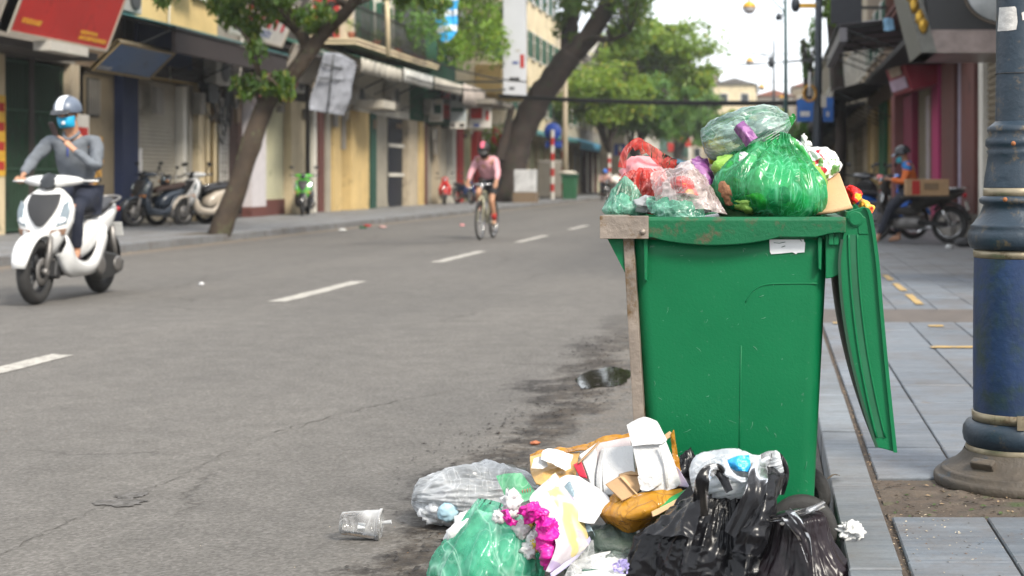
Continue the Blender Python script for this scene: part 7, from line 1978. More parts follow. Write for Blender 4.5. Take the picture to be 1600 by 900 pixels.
mb = MB(); p, q = W(1283, 168, Yp - .2), W(1291, 148, Yp - .2); mb.box(p.x, q.x, Yp - .3, Yp - .15, p.z, q.z); mb.build('control_box', C_TARP, t, world=True)
# road sign on striped post (left side)
def ring_post(label, px, Y, ytop, sign=None):
    x = W(px, 0, Y).x; zt = W(0, ytop, Y).z
    t = thing('striped_post', label, 'post', (x, Y, .12))
    n = 9; r = .1
    for k in range(n):
        z0, z1 = .12 + (zt - .12) * k / n, .12 + (zt - .12) * (k + 1) / n
        mb = MB(); mb.lathe([(r, z0), (r, z1)], (x, Y, 0), 12); mb.build('red_band' if k % 2 else 'white_band', C_RED if k % 2 else M_SWHT, t, world=True)
    return t, x, zt
M_RBL = mat('road_sign_blue', (.01, .05, .30), .45, bump=0)
t_, x_, zt_ = ring_post('nearest red and white striped post carrying the round blue road sign', 863, 70, 203)
t = thing('road_sign', 'round blue road sign on the nearest striped post', 'sign', (x_, 70, 2.5)); c = W(862, 205, 69.85)
mb = MB(); mb.lathe([(0, .02), (.41, .02), (.43, 0), (.41, -.02), (0, -.02)], (0, 0, 0), 36, axis='y'); mb.v = [(p[0] + c.x, p[1] + 70.15, p[2] + c.z) for p in mb.v]; mb.build('disc', M_RBL, t, world=True)
mb = MB(); q = W(864, 226, 70); mb.box(q.x - .38, q.x + .42, 70.13, 70.17, q.z - .14, q.z + .18); mb.build('lower_plate', M_RBL, t, world=True)
t_, x_, zt_ = ring_post('red and white striped post just right of the round blue sign', 880, 73, 200)
t_, x_, zt_ = ring_post('far red and white striped post with a small square blue sign beside the heap', 969, 91, 228)
mb = MB(); q = W(968, 234, 91); mb.box(q.x - .36, q.x + .36, 91.12, 91.16, q.z - .38, q.z + .38); mb.build('blue_plate', M_RBL, t_, world=True)
t_, x_, zt_ = ring_post('far red and white striped post behind the cyclist vendor', 952, 86, 240)
# electricity boxes
t = thing('cabinet', 'white street cabinet with a grey picture panel on the left kerb', 'cabinet', W(819, 316, 60)); a, b = W(803, 318, 60), W(836, 265, 60)
mb = MB(); mb.box(a.x, b.x, 60, 60.6, .55, b.z); mb.build('case', mat('cabinet_white', (.50, .50, .50), .6, var=.2, vs=3, bump=0, wear=(.3, .3, .3), wearamt=.12, wscale=2), t, world=True, bevel=.03)
mb = MB(); mb.box(a.x - .04, b.x + .04, 59.95, 60.65, .1, .547); mb.build('plinth', C_BRN, t, world=True)
t = thing('cabinet', 'large rounded grey cabinet behind the striped post', 'cabinet', W(850, 300, 74)); a, b = W(838, 305, 74), W(885, 250, 74)
mb = MB(); mb.box(a.x, b.x, 74, 74.9, .1, b.z); mb.build('case', C_GRY, t, world=True, bevel=.15, seg=3)
t = thing('concrete_pole', 'pale concrete utility pole between the blue sign and the green far bin', 'pole', (W(883, 0, 72).x, 72, .1)); x = W(883, 0, 72).x
mb = MB(); mb.tube([(x, 72, .1), (x, 72, 9)], [.16, .11], 12); mb.build('shaft', C_BEI, t, world=True)
# wall poles on the right and utility pole by the left awnings
t = thing('utility_pole', 'dark slender utility pole between the cream pillar and the green doors', 'pole', (LS.X(.3), LS.Y(479) * .98, .12))
mb = MB(); mb.tube([(LS.X(.3), LS.Y(479) * .98, .12), (LS.X(.3), LS.Y(479) * .98, 7)], [.07, .06], 10); mb.build('shaft', C_DRK, t, world=True)
cable('drooping service cable along the left roofs', (LS.X(.3), LS.Y(479) * .98, 6.2), W(822, 128, 55), .5, .03)
cable('second drooping service cable along the left roofs, lower', (LS.X(.3), LS.Y(479) * .98, 5.4), W(790, 140, 55), .6, .035)
# ================================================================ VEHICLES AND PEOPLE
def paint_m(name, c, r=.25, coat=.6): return mat(name, c, r, var=.06, vs=3, bump=0, coat=coat)
P_WHITE = paint_m('white_enamel', (.66, .66, .65)); P_BLACK = paint_m('black_enamel', (.012, .012, .014)); P_BLUE = paint_m('blue_enamel', (.01, .13, .52)); P_RED = paint_m('red_enamel', (.52, .02, .018)); P_LIME = paint_m('lime_enamel', (.07, .36, .03)); P_CREAMY = paint_m('cream_enamel', (.52, .45, .36)); P_NAVY = paint_m('navy_enamel', (.012, .03, .11)); P_DARKB = paint_m('dark_blue_grey', (.025, .035, .05))
M_TRIM = mat('black_trim', (.018, .018, .019), .55, bump=0, var=.2); M_CHR = mat('chrome', (.6, .6, .6), .18, 1, bump=0, var=.05); M_ALU = mat('cast_metal', (.20, .19, .18), .45, .6, bump=0, var=.2); M_LENS = mat('lamp_lens', (.22, .26, .28), .12, .5, bump=0, var=.05); M_AMB = mat('amber_lens', (.42, .16, .03), .2, bump=0); M_TAIL = mat('tail_lens', (.45, .01, .02), .2, bump=0); M_TYRE = mat('tyre', (.022, .021, .020), .8, var=.25, vs=12, bump=.2); M_SEAT = mat('seat_vinyl', (.028, .028, .032), .5, var=.2, bump=.2); M_BRSEAT = mat('brown_seat_cover', (.055, .030, .022), .6, var=.3, bump=.2)
M_SMK = mat('smoked_screen', (.02, .022, .025), .08, bump=0); M_PLATE = mat('plate_white', (.6, .6, .58), .5, bump=0)
def wheel(par, x, R_, w, rimm, spokes=5, y=0, disc=True, thin=False, name='wheel'):
    mb = MB(); c = (x, y, R_); ri = R_ - w * (.95 if not thin else 1.1)
    mb.lathe([(ri, -w * .42), (R_ - w * .35, -w * .5), (R_ - w * .08, -w * .3), (R_, 0), (R_ - w * .08, w * .3), (R_ - w * .35, w * .5), (ri, w * .42), (ri, -w * .42)], c, 40, axis='y')
    t = mb.build(name, M_TYRE, par)
    mb = MB(); mb.lathe([(ri + .004, -w * .36), (ri - .018, -w * .30), (ri - .022, 0), (ri - .018, w * .30), (ri + .004, w * .36)], c, 40, axis='y')
    mb.lathe([(0, -w * .5), (.035 if not thin else .018, -w * .45), (.04 if not thin else .018, w * .45), (0, w * .5)], c, 16, axis='y')
    for k in range(spokes):
        a = 2 * PI * k / spokes + .3
        p0 = (x + .03 * math.cos(a), y, R_ + .03 * math.sin(a)); p1 = (x + (ri - .01) * math.cos(a + (0 if not thin else .1)), y, R_ + (ri - .01) * math.sin(a + (0 if not thin else .1)))
        mb.tube([p0, p1], [.022, .014] if not thin else .0022, 6 if not thin else 3)
    mb.build('rim', rimm, t)
    if disc:
        mb = MB(); mb.lathe([(.06, w * .55), (.12, w * .56), (.12, w * .60), (.06, w * .61)], c, 28, axis='y', caps=False); mb.build('brake_disc', M_ALU, t)
    return t
def arc_guard(x, R_, a0, a1, hw, hh=.018, n=12):
    mb = MB(); rings = []
    for k in range(n + 1):
        a = R(a0 + (a1 - a0) * k / n); p = Vector((x + R_ * math.cos(a), 0, R_ * .0 + math.sin(a) * R_)); tn = Vector((-math.sin(a), 0, math.cos(a)))
        w = hw * (1 - .35 * abs(2 * k / n - 1) ** 3)
        rings.append((p, tn, w))
    return rings
def guard(par, x, zc, R_, a0, a1, hw, m, name='fender'):
    mb = MB(); rs = []
    for p, tn, w in arc_guard(x, R_, a0, a1, hw):
        p = p + Vector((0, 0, zc)); rad = Vector((p.x - x, 0, p.z - zc)).normalized()
        rs.append([p + Vector((0, math.sin(b) * w, 0)) + rad * (.035 * math.cos(b) - .018) * (1 if abs(b) < 2 else .2) for b in np.linspace(-PI / 2, PI / 2, 9)] + [p + Vector((0, -math.sin(b) * (w - .006), 0)) + rad * (.035 * math.cos(b) - .026) for b in np.linspace(-PI / 2, PI / 2, 9)])
    mb.loft(rs, 0, True, True); return mb.build(name, m, par)
def lofted(par, name, secs, m, e=2.6, n=20, sub=0, bevel=0):
    mb = MB(); body_loft(mb, secs, e, n); return mb.build(name, m, par, sub=sub)
def tb(par, name, pts, r, m, n=10, sm=0, **k):
    mb = MB(); mb.tube(bez(pts, sm) if sm else pts, r, n, **k); return mb.build(name, m, par)
def el(par, name, c, r, m, nu=16, nv=10):
    mb = MB(); mb.ell(c, r, nu, nv); return mb.build(name, m, par)
def bxp(par, name, c, s, m, rot=(0, 0, 0), bevel=.01):
    mb = MB(); mb.obox(c, s, rot); return mb.build(name, m, par, bevel=bevel)

def scooter(label, loc, rz_, cb, cs=None, hero=False, group=None, trim=None, rim=None, cf=None, mirrors=True, lower=None):
    cs = cs or M_SEAT; trim = trim or M_TRIM; rim = rim or M_TRIM; cf = cf or cb; lower = lower or cb
    t = thing('motor_scooter', label, 'scooter', loc, rz_, group)
    wheel(t, .665, .285, .10, rim, 5); wheel(t, -.665, .275, .12, rim, 5, disc=False)
    guard(t, .665, .285, .33, 8, 142, .085, cb, 'front_fender')
    for s in (-1, 1):
        tb(t, 'fork', [(.665, s * .085, .285), (.60, s * .085, .46), (.54, s * .075, .66)], [.022, .025, .024], M_ALU)
        tb(t, 'axle_clamp', [(.665, s * .06, .285), (.665, s * .105, .285)], .03, M_ALU)
    # front apron
    lofted(t, 'front_apron', [(.44, .40, .07, .05), (.47, .50, .12, .09), (.485, .60, .19, .10), (.475, .72, .235, .10), (.44, .83, .235, .085), (.40, .92, .19, .07), (.375, .985, .12, .05), (.365, 1.02, .07, .035)], cf, 2.5, 28)
    mb = MB(); rows = [[(.600, -.03, .68), (.603, 0, .67), (.600, .03, .68)], [(.575, -.09, .76), (.586, 0, .755), (.575, .09, .76)], [(.525, -.13, .86), (.545, 0, .85), (.525, .13, .86)], [(.458, -.125, .955), (.474, 0, .95), (.458, .125, .955)]]
    mb.grid(net(rows, 14, 14, 0, 1)); mb.build('black_grille', trim, t, solid=.012)
    for s in (-1, 1):
        mb = MB(); mb.grid(net([[(.565, s * .125, .665), (.535, s * .205, .70)], [(.545, s * .15, .76), (.505, s * .222, .80)], [(.500, s * .165, .86), (.475, s * .205, .90)]], 12, 8, 0, 1)); mb.build('headlight_lens', M_LENS, t, solid=.012)
        mb = MB(); mb.grid(net([[(.575, s * .06, .585), (.535, s * .19, .60)], [(.578, s * .09, .64), (.532, s * .205, .655)]], 8, 8, 0, 1)); mb.build('indicator', M_AMB if not hero else mat('smoky_amber', (.20, .12, .08), .15, bump=0), t, solid=.012)
        mb = MB(); rows = []
        for (x, zt_, zb_, w1, w2) in ((.50, .60, .44, .19, .15), (.44, .52, .30, .205, .17), (.34, .40, .24, .205, .18), (.15, .345, .225, .20, .175), (-.02, .35, .225, .195, .175), (-.14, .44, .25, .20, .18), (-.24, .58, .33, .195, .185), (-.34, .66, .44, .19, .18)):
            rows.append([(x, s * (w1 - .03), zt_), (x, s * w1, zt_ - .02), (x + .01, s * (w1 + .008), (zt_ + zb_) / 2), (x, s * w2, zb_), (x, s * (w2 - .05), zb_ - .01)])
        mb.grid(cat1(np.array(rows), 24)); mb.build('side_skirt', lower, t, solid=.02)
    bxp(t, 'radiator_cowl', (.43, 0, .38), (.10, .22, .34), trim, (0, -.25, 0), .02)
    for k in range(5): bxp(t, 'cowl_slat', (.492 + .012 * k - .03, 0, .27 + .055 * k), (.012, .17, .014), M_ALU, (0, -.25, 0), .002)
    bxp(t, 'floorboard', (.14, 0, .30), (.42, .34, .05), trim); bxp(t, 'inner_shield', (.36, 0, .66), (.06, .36, .52), trim, (0, -.16, 0), .03)
    # handlebar
    lofted(t, 'handlebar_cowl', [(.16, 1.03, .06, .02), (.20, 1.05, .16, .04), (.27, 1.07, .25, .05), (.35, 1.07, .24, .055), (.41, 1.055, .15, .045), (.44, 1.03, .06, .02)], cf, 2.4, 24)
    mb = MB(); mb.grid(net([[(.44, -.06, 1.0), (.465, 0, 1.0), (.44, .06, 1.0)], [(.43, -.075, 1.07), (.452, 0, 1.08), (.43, .075, 1.07)], [(.385, -.05, 1.125), (.405, 0, 1.14), (.385, .05, 1.125)]], 12, 14, 0, 1)); mb.build('windscreen', M_SMK, t, solid=.006)
    for s in (-1, 1):
        tb(t, 'grip', [(.24, s * .24, 1.07), (.22, s * .37, 1.085)], .019, M_TRIM); tb(t, 'lever', [(.29, s * .22, 1.07), (.295, s * .32, 1.07), (.27, s * .37, 1.07)], .008, cb if hero else M_CHR, 8)
        if mirrors:
            tb(t, 'mirror', [(.26, s * .22, 1.09), (.27, s * .28, 1.20), (.26, s * .30, 1.27)], .007, M_TRIM, 6); k = kids(t)[-1] if False else None
            mb = MB(); mb.ell((.26, s * .32, 1.30), (.012, .065, .04), 14, 8); mb.build('mirror_glass', M_TRIM, t)
    # rear
    lofted(t, 'rear_bodywork', [(.03, .38, .10, .06), (-.06, .48, .15, .13), (-.22, .58, .175, .15), (-.42, .66, .17, .12), (-.62, .73, .145, .09), (-.82, .80, .10, .06), (-.92, .84, .05, .03)], cb, 2.8, 24)
    lofted(t, 'seat', [(.12, .70, .07, .03), (.03, .755, .12, .05), (-.15, .79, .15, .055), (-.38, .80, .165, .055), (-.48, .835, .155, .055), (-.68, .87, .125, .05), (-.80, .885, .08, .03)], cs, 2.6, 20)
    tb(t, 'grab_rail', [(-.55, .15, .86), (-.78, .14, .90), (-.93, .06, .92), (-.93, -.06, .92), (-.78, -.14, .90), (-.55, -.15, .86)], .014, M_ALU, 8, 4)
    el(t, 'tail_light', (-.925, 0, .80), (.035, .09, .035), M_TAIL); guard(t, -.665, .275, .325, 70, 190, .085, trim, 'rear_fender')
    bxp(t, 'number_plate', (-.965, 0, .60), (.01, .19, .14), M_PLATE, (0, .3, 0), .004)
    # engine, variator case, shocks, exhaust
    mb = MB(); mb.loft([[(-.12, y, .22), (-.10, y, .36), (-.30, y, .42), (-.60, y, .38), (-.78, y, .30), (-.74, y, .21), (-.50, y, .16), (-.25, y, .15)] for y in (.09, .19)], 0, True, False); mb.build('engine_case', M_ALU if not hero else mat('dark_case', (.035, .035, .035), .5, .3, bump=0), t, bevel=.02)
    el(t, 'case_cover', (-.22, .195, .29), (.09, .02, .085), M_ALU); el(t, 'case_cover', (-.60, .195, .285), (.10, .02, .075), M_ALU)
    bxp(t, 'engine_block', (-.22, -.02, .36), (.34, .2, .22), M_TRIM, (0, 0, 0), .03)
    tb(t, 'exhaust', [(-.10, -.12, .22), (-.3, -.17, .22), (-.5, -.19, .26), (-.88, -.20, .38)], [.02, .03, .055, .05], M_TRIM, 14, 3)
    for s in (-1, 1): tb(t, 'shock_absorber', [(-.70, s * .13, .30), (-.62, s * .13, .64)], .028, M_ALU)
    tb(t, 'side_stand', [(-.05, .14, .22), (-.10, .24, .02)], .012, M_ALU) if not hero else None
    return t

def underbone(label, loc, rz_, cb, cs=None, group=None, legc=None, basket=False):
    cs = cs or M_SEAT; legc = legc or cb
    t = thing('motorbike', label, 'motorbike', loc, rz_, group)
    wheel(t, .62, .295, .075, M_CHR, 18, thin=True, disc=False); wheel(t, -.62, .295, .085, M_CHR, 18, thin=True, disc=False)
    guard(t, .62, .295, .33, 20, 150, .06, cb, 'front_fender'); guard(t, -.62, .295, .335, 40, 170, .065, M_TRIM, 'rear_fender')
    for s in (-1, 1):
        tb(t, 'fork', [(.62, s * .07, .295), (.50, s * .07, .62), (.42, s * .06, .88)], .020, M_CHR)
        mb = MB(); mb.grid(net([[(.50, s * .05, .84), (.47, s * .15, .82)], [(.52, s * .09, .62), (.42, s * .24, .60)], [(.40, s * .10, .36), (.30, s * .22, .38)]], 14, 10, 0, 1)); mb.build('leg_shield', legc, t, solid=.014)
        tb(t, 'grip', [(.30, s * .22, 1.02), (.24, s * .35, 1.03)], .018, M_TRIM); tb(t, 'shock_absorber', [(-.62, s * .11, .30), (-.50, s * .11, .62)], .026, M_CHR)
        tb(t, 'mirror', [(.32, s * .18, 1.04), (.34, s * .26, 1.18)], .007, M_TRIM, 6); el(t, 'mirror_glass', (.34, s * .28, 1.22), (.012, .06, .038), M_TRIM, 12, 8)
        el(t, 'indicator', (.46, s * .12, .93), (.03, .035, .025), M_AMB, 10, 8)
    lofted(t, 'front_cowl', [(.36, .74, .07, .05), (.43, .84, .12, .07), (.42, .94, .13, .07), (.36, 1.02, .11, .05), (.30, 1.05, .05, .03)], cb, 2.4, 20)
    el(t, 'headlight', (.475, 0, .965), (.04, .075, .06), M_LENS); tb(t, 'handlebar', [(.30, -.22, 1.02), (.33, -.1, 1.0), (.33, .1, 1.0), (.30, .22, 1.02)], .012, M_CHR, 8)
    lofted(t, 'frame_spine', [(.38, .62, .05, .05), (.20, .50, .06, .06), (0, .48, .07, .08), (-.2, .58, .09, .09)], cb)
    lofted(t, 'tail_bodywork', [(-.05, .58, .09, .10), (-.3, .66, .13, .10), (-.6, .72, .12, .08), (-.85, .80, .05, .04)], cb)
    lofted(t, 'seat', [(.08, .70, .06, .03), (-.05, .745, .12, .045), (-.4, .765, .14, .045), (-.72, .81, .11, .04), (-.8, .82, .06, .02)], cs)
    lofted(t, 'engine', [(.28, .30, .06, .07), (.12, .30, .11, .10), (-.10, .32, .13, .12), (-.22, .34, .10, .09)], M_ALU); tb(t, 'exhaust', [(.15, -.12, .24), (-.2, -.15, .22), (-.9, -.17, .34)], [.018, .03, .042], M_CHR, 12)
    tb(t, 'chain_case', [(-.15, .12, .32), (-.62, .12, .30)], .035, M_TRIM); el(t, 'tail_light', (-.86, 0, .74), (.035, .07, .04), M_TAIL); bxp(t, 'number_plate', (-.90, 0, .58), (.01, .18, .14), M_PLATE, (0, .25, 0), .003)
    tb(t, 'rack', [(-.5, .12, .84), (-.9, .11, .86), (-.9, -.11, .86), (-.5, -.12, .84)], .01, M_CHR, 8)
    return t

# ---------- people
def skin(name, nodes, edges, m, par, sub=2, roots=None):
    """nodes: {key: ((x,y,z),(rx,ry))}"""
    keys = list(nodes); idx = {k: i for i, k in enumerate(keys)}
    me = bpy.data.meshes.new(name)
    me.from_pydata([nodes[k][0] for k in keys], [(idx[a], idx[b]) for a, b in edges], [])
    ob = bpy.data.objects.new(name, me); COL.objects.link(ob); ob.parent = par
    me.materials.append(m)
    ob.modifiers.new('skin', 'SKIN')
    if not me.skin_vertices: me.skin_vertices.new(name='')
    sv = me.skin_vertices[0].data
    roots = set(roots or [keys[0]])
    for k in keys:
        r = nodes[k][1]; r = (r, r) if not isinstance(r, (tuple, list)) else r
        sv[idx[k]].radius = r; sv[idx[k]].use_root = k in roots
    ob.modifiers['skin'].use_smooth_shade = True
    s_ = ob.modifiers.new('sub', 'SUBSURF'); s_.levels = sub; s_.render_levels = sub
    return ob
M_SKIN = mat('skin', (.42, .22, .13), .5, var=.08, bump=0); M_HAIR = mat('hair', (.012, .010, .009), .6, bump=0)
def hand(nodes, edges, roots, tag_, wr, tip, palm_n, curl=.7, s=1.0):
    """palm and five fingers; wr wrist, tip where the knuckles point, palm_n the palm's facing"""
    wr, d = Vector(wr), (Vector(tip) - Vector(wr)).normalized(); pn_ = Vector(palm_n).normalized(); sd = d.cross(pn_).normalized()
    pm = wr + d * .05 * s; nodes[tag_ + 'p'] = (tuple(pm), (.034 * s, .018 * s)); k2 = wr + d * .082 * s; nodes[tag_ + 'k'] = (tuple(k2), (.034 * s, .014 * s))
    edges += [(tag_ + 'w', tag_ + 'p'), (tag_ + 'p', tag_ + 'k')]
    for i, (o, L_) in enumerate(((-.030, .068), (-.010, .078), (.010, .074), (.028, .058))):
        b = wr + d * .074 * s + sd * o * s; a = curl * .5; p = b
        nodes[f'{tag_}{i}a'] = (tuple(b), .010 * s); pk = f'{tag_}{i}a'; roots.append(pk)
        for j, f in enumerate((.45, .32, .23)):
            dr = d * math.cos(a) + pn_ * math.sin(a); p = p + dr * L_ * f * s; key = f'{tag_}{i}{"bcd"[j]}'; nodes[key] = (tuple(p), (.0095 - .001 * j) * s); edges.append((pk, key)); pk = key; a += curl
    b = wr + d * .03 * s - sd * .028 * s; key = tag_ + 'ta'; nodes[key] = (tuple(b), .012 * s); roots.append(key)
    p1 = b + (d * .6 - sd * .6 + pn_ * .4).normalized() * .032 * s; p2 = p1 + (d * .9 - sd * .1 + pn_ * .5).normalized() * .028 * s
    nodes[tag_ + 'tb'] = (tuple(p1), .0105 * s); nodes[tag_ + 'tc'] = (tuple(p2), .009 * s); edges += [(key, tag_ + 'tb'), (tag_ + 'tb', tag_ + 'tc')]
def person(label, loc, rz_, J, top, bottom, shoe, face, sleeves=True, shorts=False, hands=(('L', (0, 0, -1), .6), ('R', (0, 0, -1), .9)), k=1.0, sock=None):
    t = thing('person', label, 'person', loc, rz_)
    V = lambda n: Vector(J[n])
    f = Vector(face).normalized(); up = (V('head') - V('neck')).normalized(); lf = up.cross(f).normalized(); f = lf.cross(up).normalized()
    hd = V('head'); n, e, rt = {}, [], ['pelvis']
    for key, r in (('pelvis', (.13, .11)), ('waist', (.115, .09)), ('chest', (.14, .10)), ('neck', .052)): n[key] = (J[key], tuple(q * k for q in r) if isinstance(r, tuple) else r * k)
    n['jaw'] = (tuple(hd - up * .075 * k + f * .005), .058 * k); n['mid'] = (tuple(hd + f * .004), (.072 * k, .086 * k)); n['top'] = (tuple(hd + up * .068 * k - f * .012), (.062 * k, .072 * k)); n['chin'] = (tuple(hd - up * .095 * k + f * .065 * k), .022 * k); n['nose'] = (tuple(hd - up * .02 * k + f * .105 * k), .011 * k); n['brow'] = (tuple(hd + up * .02 * k + f * .07 * k), (.035 * k, .02 * k))
    e += [('pelvis', 'waist'), ('waist', 'chest'), ('chest', 'neck'), ('neck', 'jaw'), ('jaw', 'mid'), ('mid', 'top'), ('jaw', 'chin'), ('mid', 'brow'), ('brow', 'nose')]
    for s in 'LR':
        n['sh' + s] = (J['sh' + s], .058 * k); n['el' + s] = (J['el' + s], .040 * k); n[s + 'w'] = (J['wr' + s], (.028 * k, .022 * k))
        n['hip' + s] = (J['hip' + s], .090 * k); n['kn' + s] = (J['kn' + s], .056 * k); n['cf' + s] = (tuple(V('kn' + s) * .68 + V('an' + s) * .32), .052 * k); n['an' + s] = (J['an' + s], .034 * k); n['to' + s] = (J['to' + s], (.04 * k, .024 * k))
        e += [('chest', 'sh' + s), ('sh' + s, 'el' + s), ('el' + s, s + 'w'), ('pelvis', 'hip' + s), ('hip' + s, 'kn' + s), ('kn' + s, 'cf' + s), ('cf' + s, 'an' + s), ('an' + s, 'to' + s)]
    for s, pn_, cu in hands:
        w = V('wr' + s); tip = J.get('ha' + s) or tuple(w + (w - V('el' + s)).normalized() * .1); hand(n, e, rt, s, w, tip, pn_, cu, 1.02 * k)
    skin('body', n, e, M_SKIN, t, 2, rt)
    # ears, eyes, hair
    for s in (1, -1):
        el(t, 'ear', hd + lf * s * .082 * k - up * .015 * k, (.018 * k, .012 * k, .03 * k), M_SKIN, 10, 8)
        el(t, 'eye', hd + lf * s * .031 * k + f * .079 * k + up * .006 * k, (.011 * k, .011 * k, .008 * k), M_HAIR, 8, 6)
    # shirt
    q = .018
    sn = {'ch': (J['chest'], (.165 * k, .125 * k)), 'wa': (tuple(V('waist')), (.145 * k, .12 * k)), 'pe': (tuple(V('pelvis') * .8 + V('waist') * .2), (.155 * k, .13 * k)), 'nk': (tuple(V('neck') * .75 + V('chest') * .25), .075 * k)}
    se = [('ch', 'wa'), ('wa', 'pe'), ('ch', 'nk')]
    for s in 'LR':
        sn['s' + s] = (J['sh' + s], .076 * k); sn['e' + s] = (J['el' + s], .056 * k); sn['m' + s] = (tuple((V('sh' + s) + V('el' + s)) / 2), .062 * k); se += [('ch', 's' + s), ('s' + s, 'm' + s), ('m' + s, 'e' + s)]
        if sleeves: sn['w' + s] = (tuple(V('wr' + s) * .94 + V('el' + s) * .06), .038 * k); se.append(('e' + s, 'w' + s))
    sh_ = skin('shirt', sn, se, top, t, 3)
    tx = bpy.data.textures.new('fold_pattern', 'CLOUDS'); tx.noise_scale = .10; tx.noise_depth = 2
    md = sh_.modifiers.new('folds', 'DISPLACE'); md.texture = tx; md.strength = .032 * k; md.mid_level = .5; md.texture_coords = 'LOCAL'
    pn2 = {'pe': (J['pelvis'], (.16 * k, .14 * k))}; pe = []
    for s in 'LR':
        pn2['h' + s] = (J['hip' + s], .108 * k); pn2['k' + s] = (tuple(V('kn' + s) if not shorts else V('kn' + s) * .85 + V('hip' + s) * .15), .078 * k); pe += [('pe', 'h' + s), ('h' + s, 'k' + s)]
        if not shorts: pn2['a' + s] = (tuple(V('an' + s) * .93 + V('kn' + s) * .07), .055 * k); pe.append(('k' + s, 'a' + s))
    skin('trousers' if not shorts else 'shorts', pn2, pe, bottom, t, 2)
    tr_ = [c for c in kids(t) if c.name.startswith(('trousers', 'shorts'))][-1]; md = tr_.modifiers.new('folds', 'DISPLACE'); md.texture = tx; md.strength = .035 * k; md.texture_coords = 'LOCAL'
    for s in 'LR':
        a, b = V('an' + s), V('to' + s); dn = Vector((0, 0, -.03)) if (b - a).length else Vector((0, 0, 0))
        skin('shoe', {'h': (tuple(a + dn - (b - a) * .15), (.044 * k, .042 * k)), 'm': (tuple((a + b) / 2 + dn * .9), (.045 * k, .036 * k)), 't': (tuple(b + (b - a) * .25 + dn * .2), (.046 * k, .026 * k))}, [('h', 'm'), ('m', 't')], shoe, t, 2)
        if sock: tb(t, 'sock', [a + (V('kn' + s) - a) * .05, a + (V('kn' + s) - a) * .35], [.043, .05], sock, 12)
    return t, (hd, f, up, lf)
def frame_m(fr):
    hd, f, up, lf = fr; return Matrix((f, lf, up)).transposed()
def helmet(t, fr, m, k=1.0, visor=None, stripe=None, name='helmet', peak=True, amax=1.35):
    hd, f, up, lf = fr; M3 = frame_m(fr)
    mb = MB(); nu, nv = 30, 12; vs = []
    for j in range(nv + 1):
        ph = (PI * .60) * j / nv
        for i in range(nu):
            th = 2 * PI * i / nu; cut = 1 - .22 * max(0, math.cos(th)) * (j / nv) ** 2
            p = ph * cut; vs.append(hd + M3 @ (Vector((math.sin(p) * math.cos(th) * .128 - .012, math.sin(p) * math.sin(th) * .108, math.cos(p) * .118 + .026)) * k))
    fs = [(j * nu + i, (j + 1) * nu + i, (j + 1) * nu + (i + 1) % nu, j * nu + (i + 1) % nu) for j in range(nv) for i in range(nu)]
    mb.add(vs, fs, 0, True); h = mb.build(name, m, t, solid=.012)
    if peak:
        mb = MB(); mb.grid(net([[hd + M3 @ Vector((.095, -.09, .055)), hd + M3 @ Vector((.118, 0, .065)), hd + M3 @ Vector((.095, .09, .055))], [hd + M3 @ Vector((.135, -.085, .03)), hd + M3 @ Vector((.185, 0, .038)), hd + M3 @ Vector((.135, .085, .03))]], 8, 14, 0, 1)); mb.build('peak', visor or m, h, solid=.008)
    if stripe:
        mb = MB(); rows = []
        for a in np.linspace(-.5, amax, 14):
            rows.append([hd + M3 @ (Vector((math.sin(a) * .139 - .012, yy, math.cos(a) * .129 + .026 - abs(yy) * .1)) * k) for yy in (-.034, 0, .034)])
        mb.grid(np.array([[tuple(p) for p in r] for r in rows])); mb.build('stripe', stripe, h)
    return h
def mask(t, fr, m, valve=None, full=False):
    hd, f, up, lf = fr; M3 = frame_m(fr); mb = MB(); rows = []
    for v in np.linspace(0, 1, 9):
        z = -.022 - .10 * v if not full else .03 - .16 * v; a_ = 1.25 - .25 * v
        rows.append([tuple(hd + M3 @ Vector((math.cos(a) * (.098 + .028 * math.sin(v * PI) * math.cos(a)) + (.004 if not full else .0), math.sin(a) * .086, z + .012 * math.cos(a)))) for a in np.linspace(-a_, a_, 15)])
    mb.grid(np.array(rows)); k_ = mb.build('face_mask', m, t, solid=.006)
    if valve:
        mb = MB(); mb.ell(hd + M3 @ Vector((.128, .012, -.055)), (.010, .018, .018), 12, 8); mb.build('valve', valve, k_)
    return k_

M_GSHIRT = mat('grey_shirt', (.13, .145, .165), .85, var=.3, vs=6, bump=1.0, bs=9); M_NTROU = mat('navy_trousers', (.010, .014, .03), .85, var=.3, bump=1.0, bs=10); M_BSHOE = mat('dark_shoe', (.06, .03, .035), .6, bump=0)
M_MASKB = mat('blue_mask', (.008, .33, .56), .6, var=.06, bump=0); M_HGRY = mat('helmet_grey', (.10, .125, .17), .35, var=.05, bump=0); M_HWH = mat('helmet_white', (.66, .68, .7), .35, bump=0)
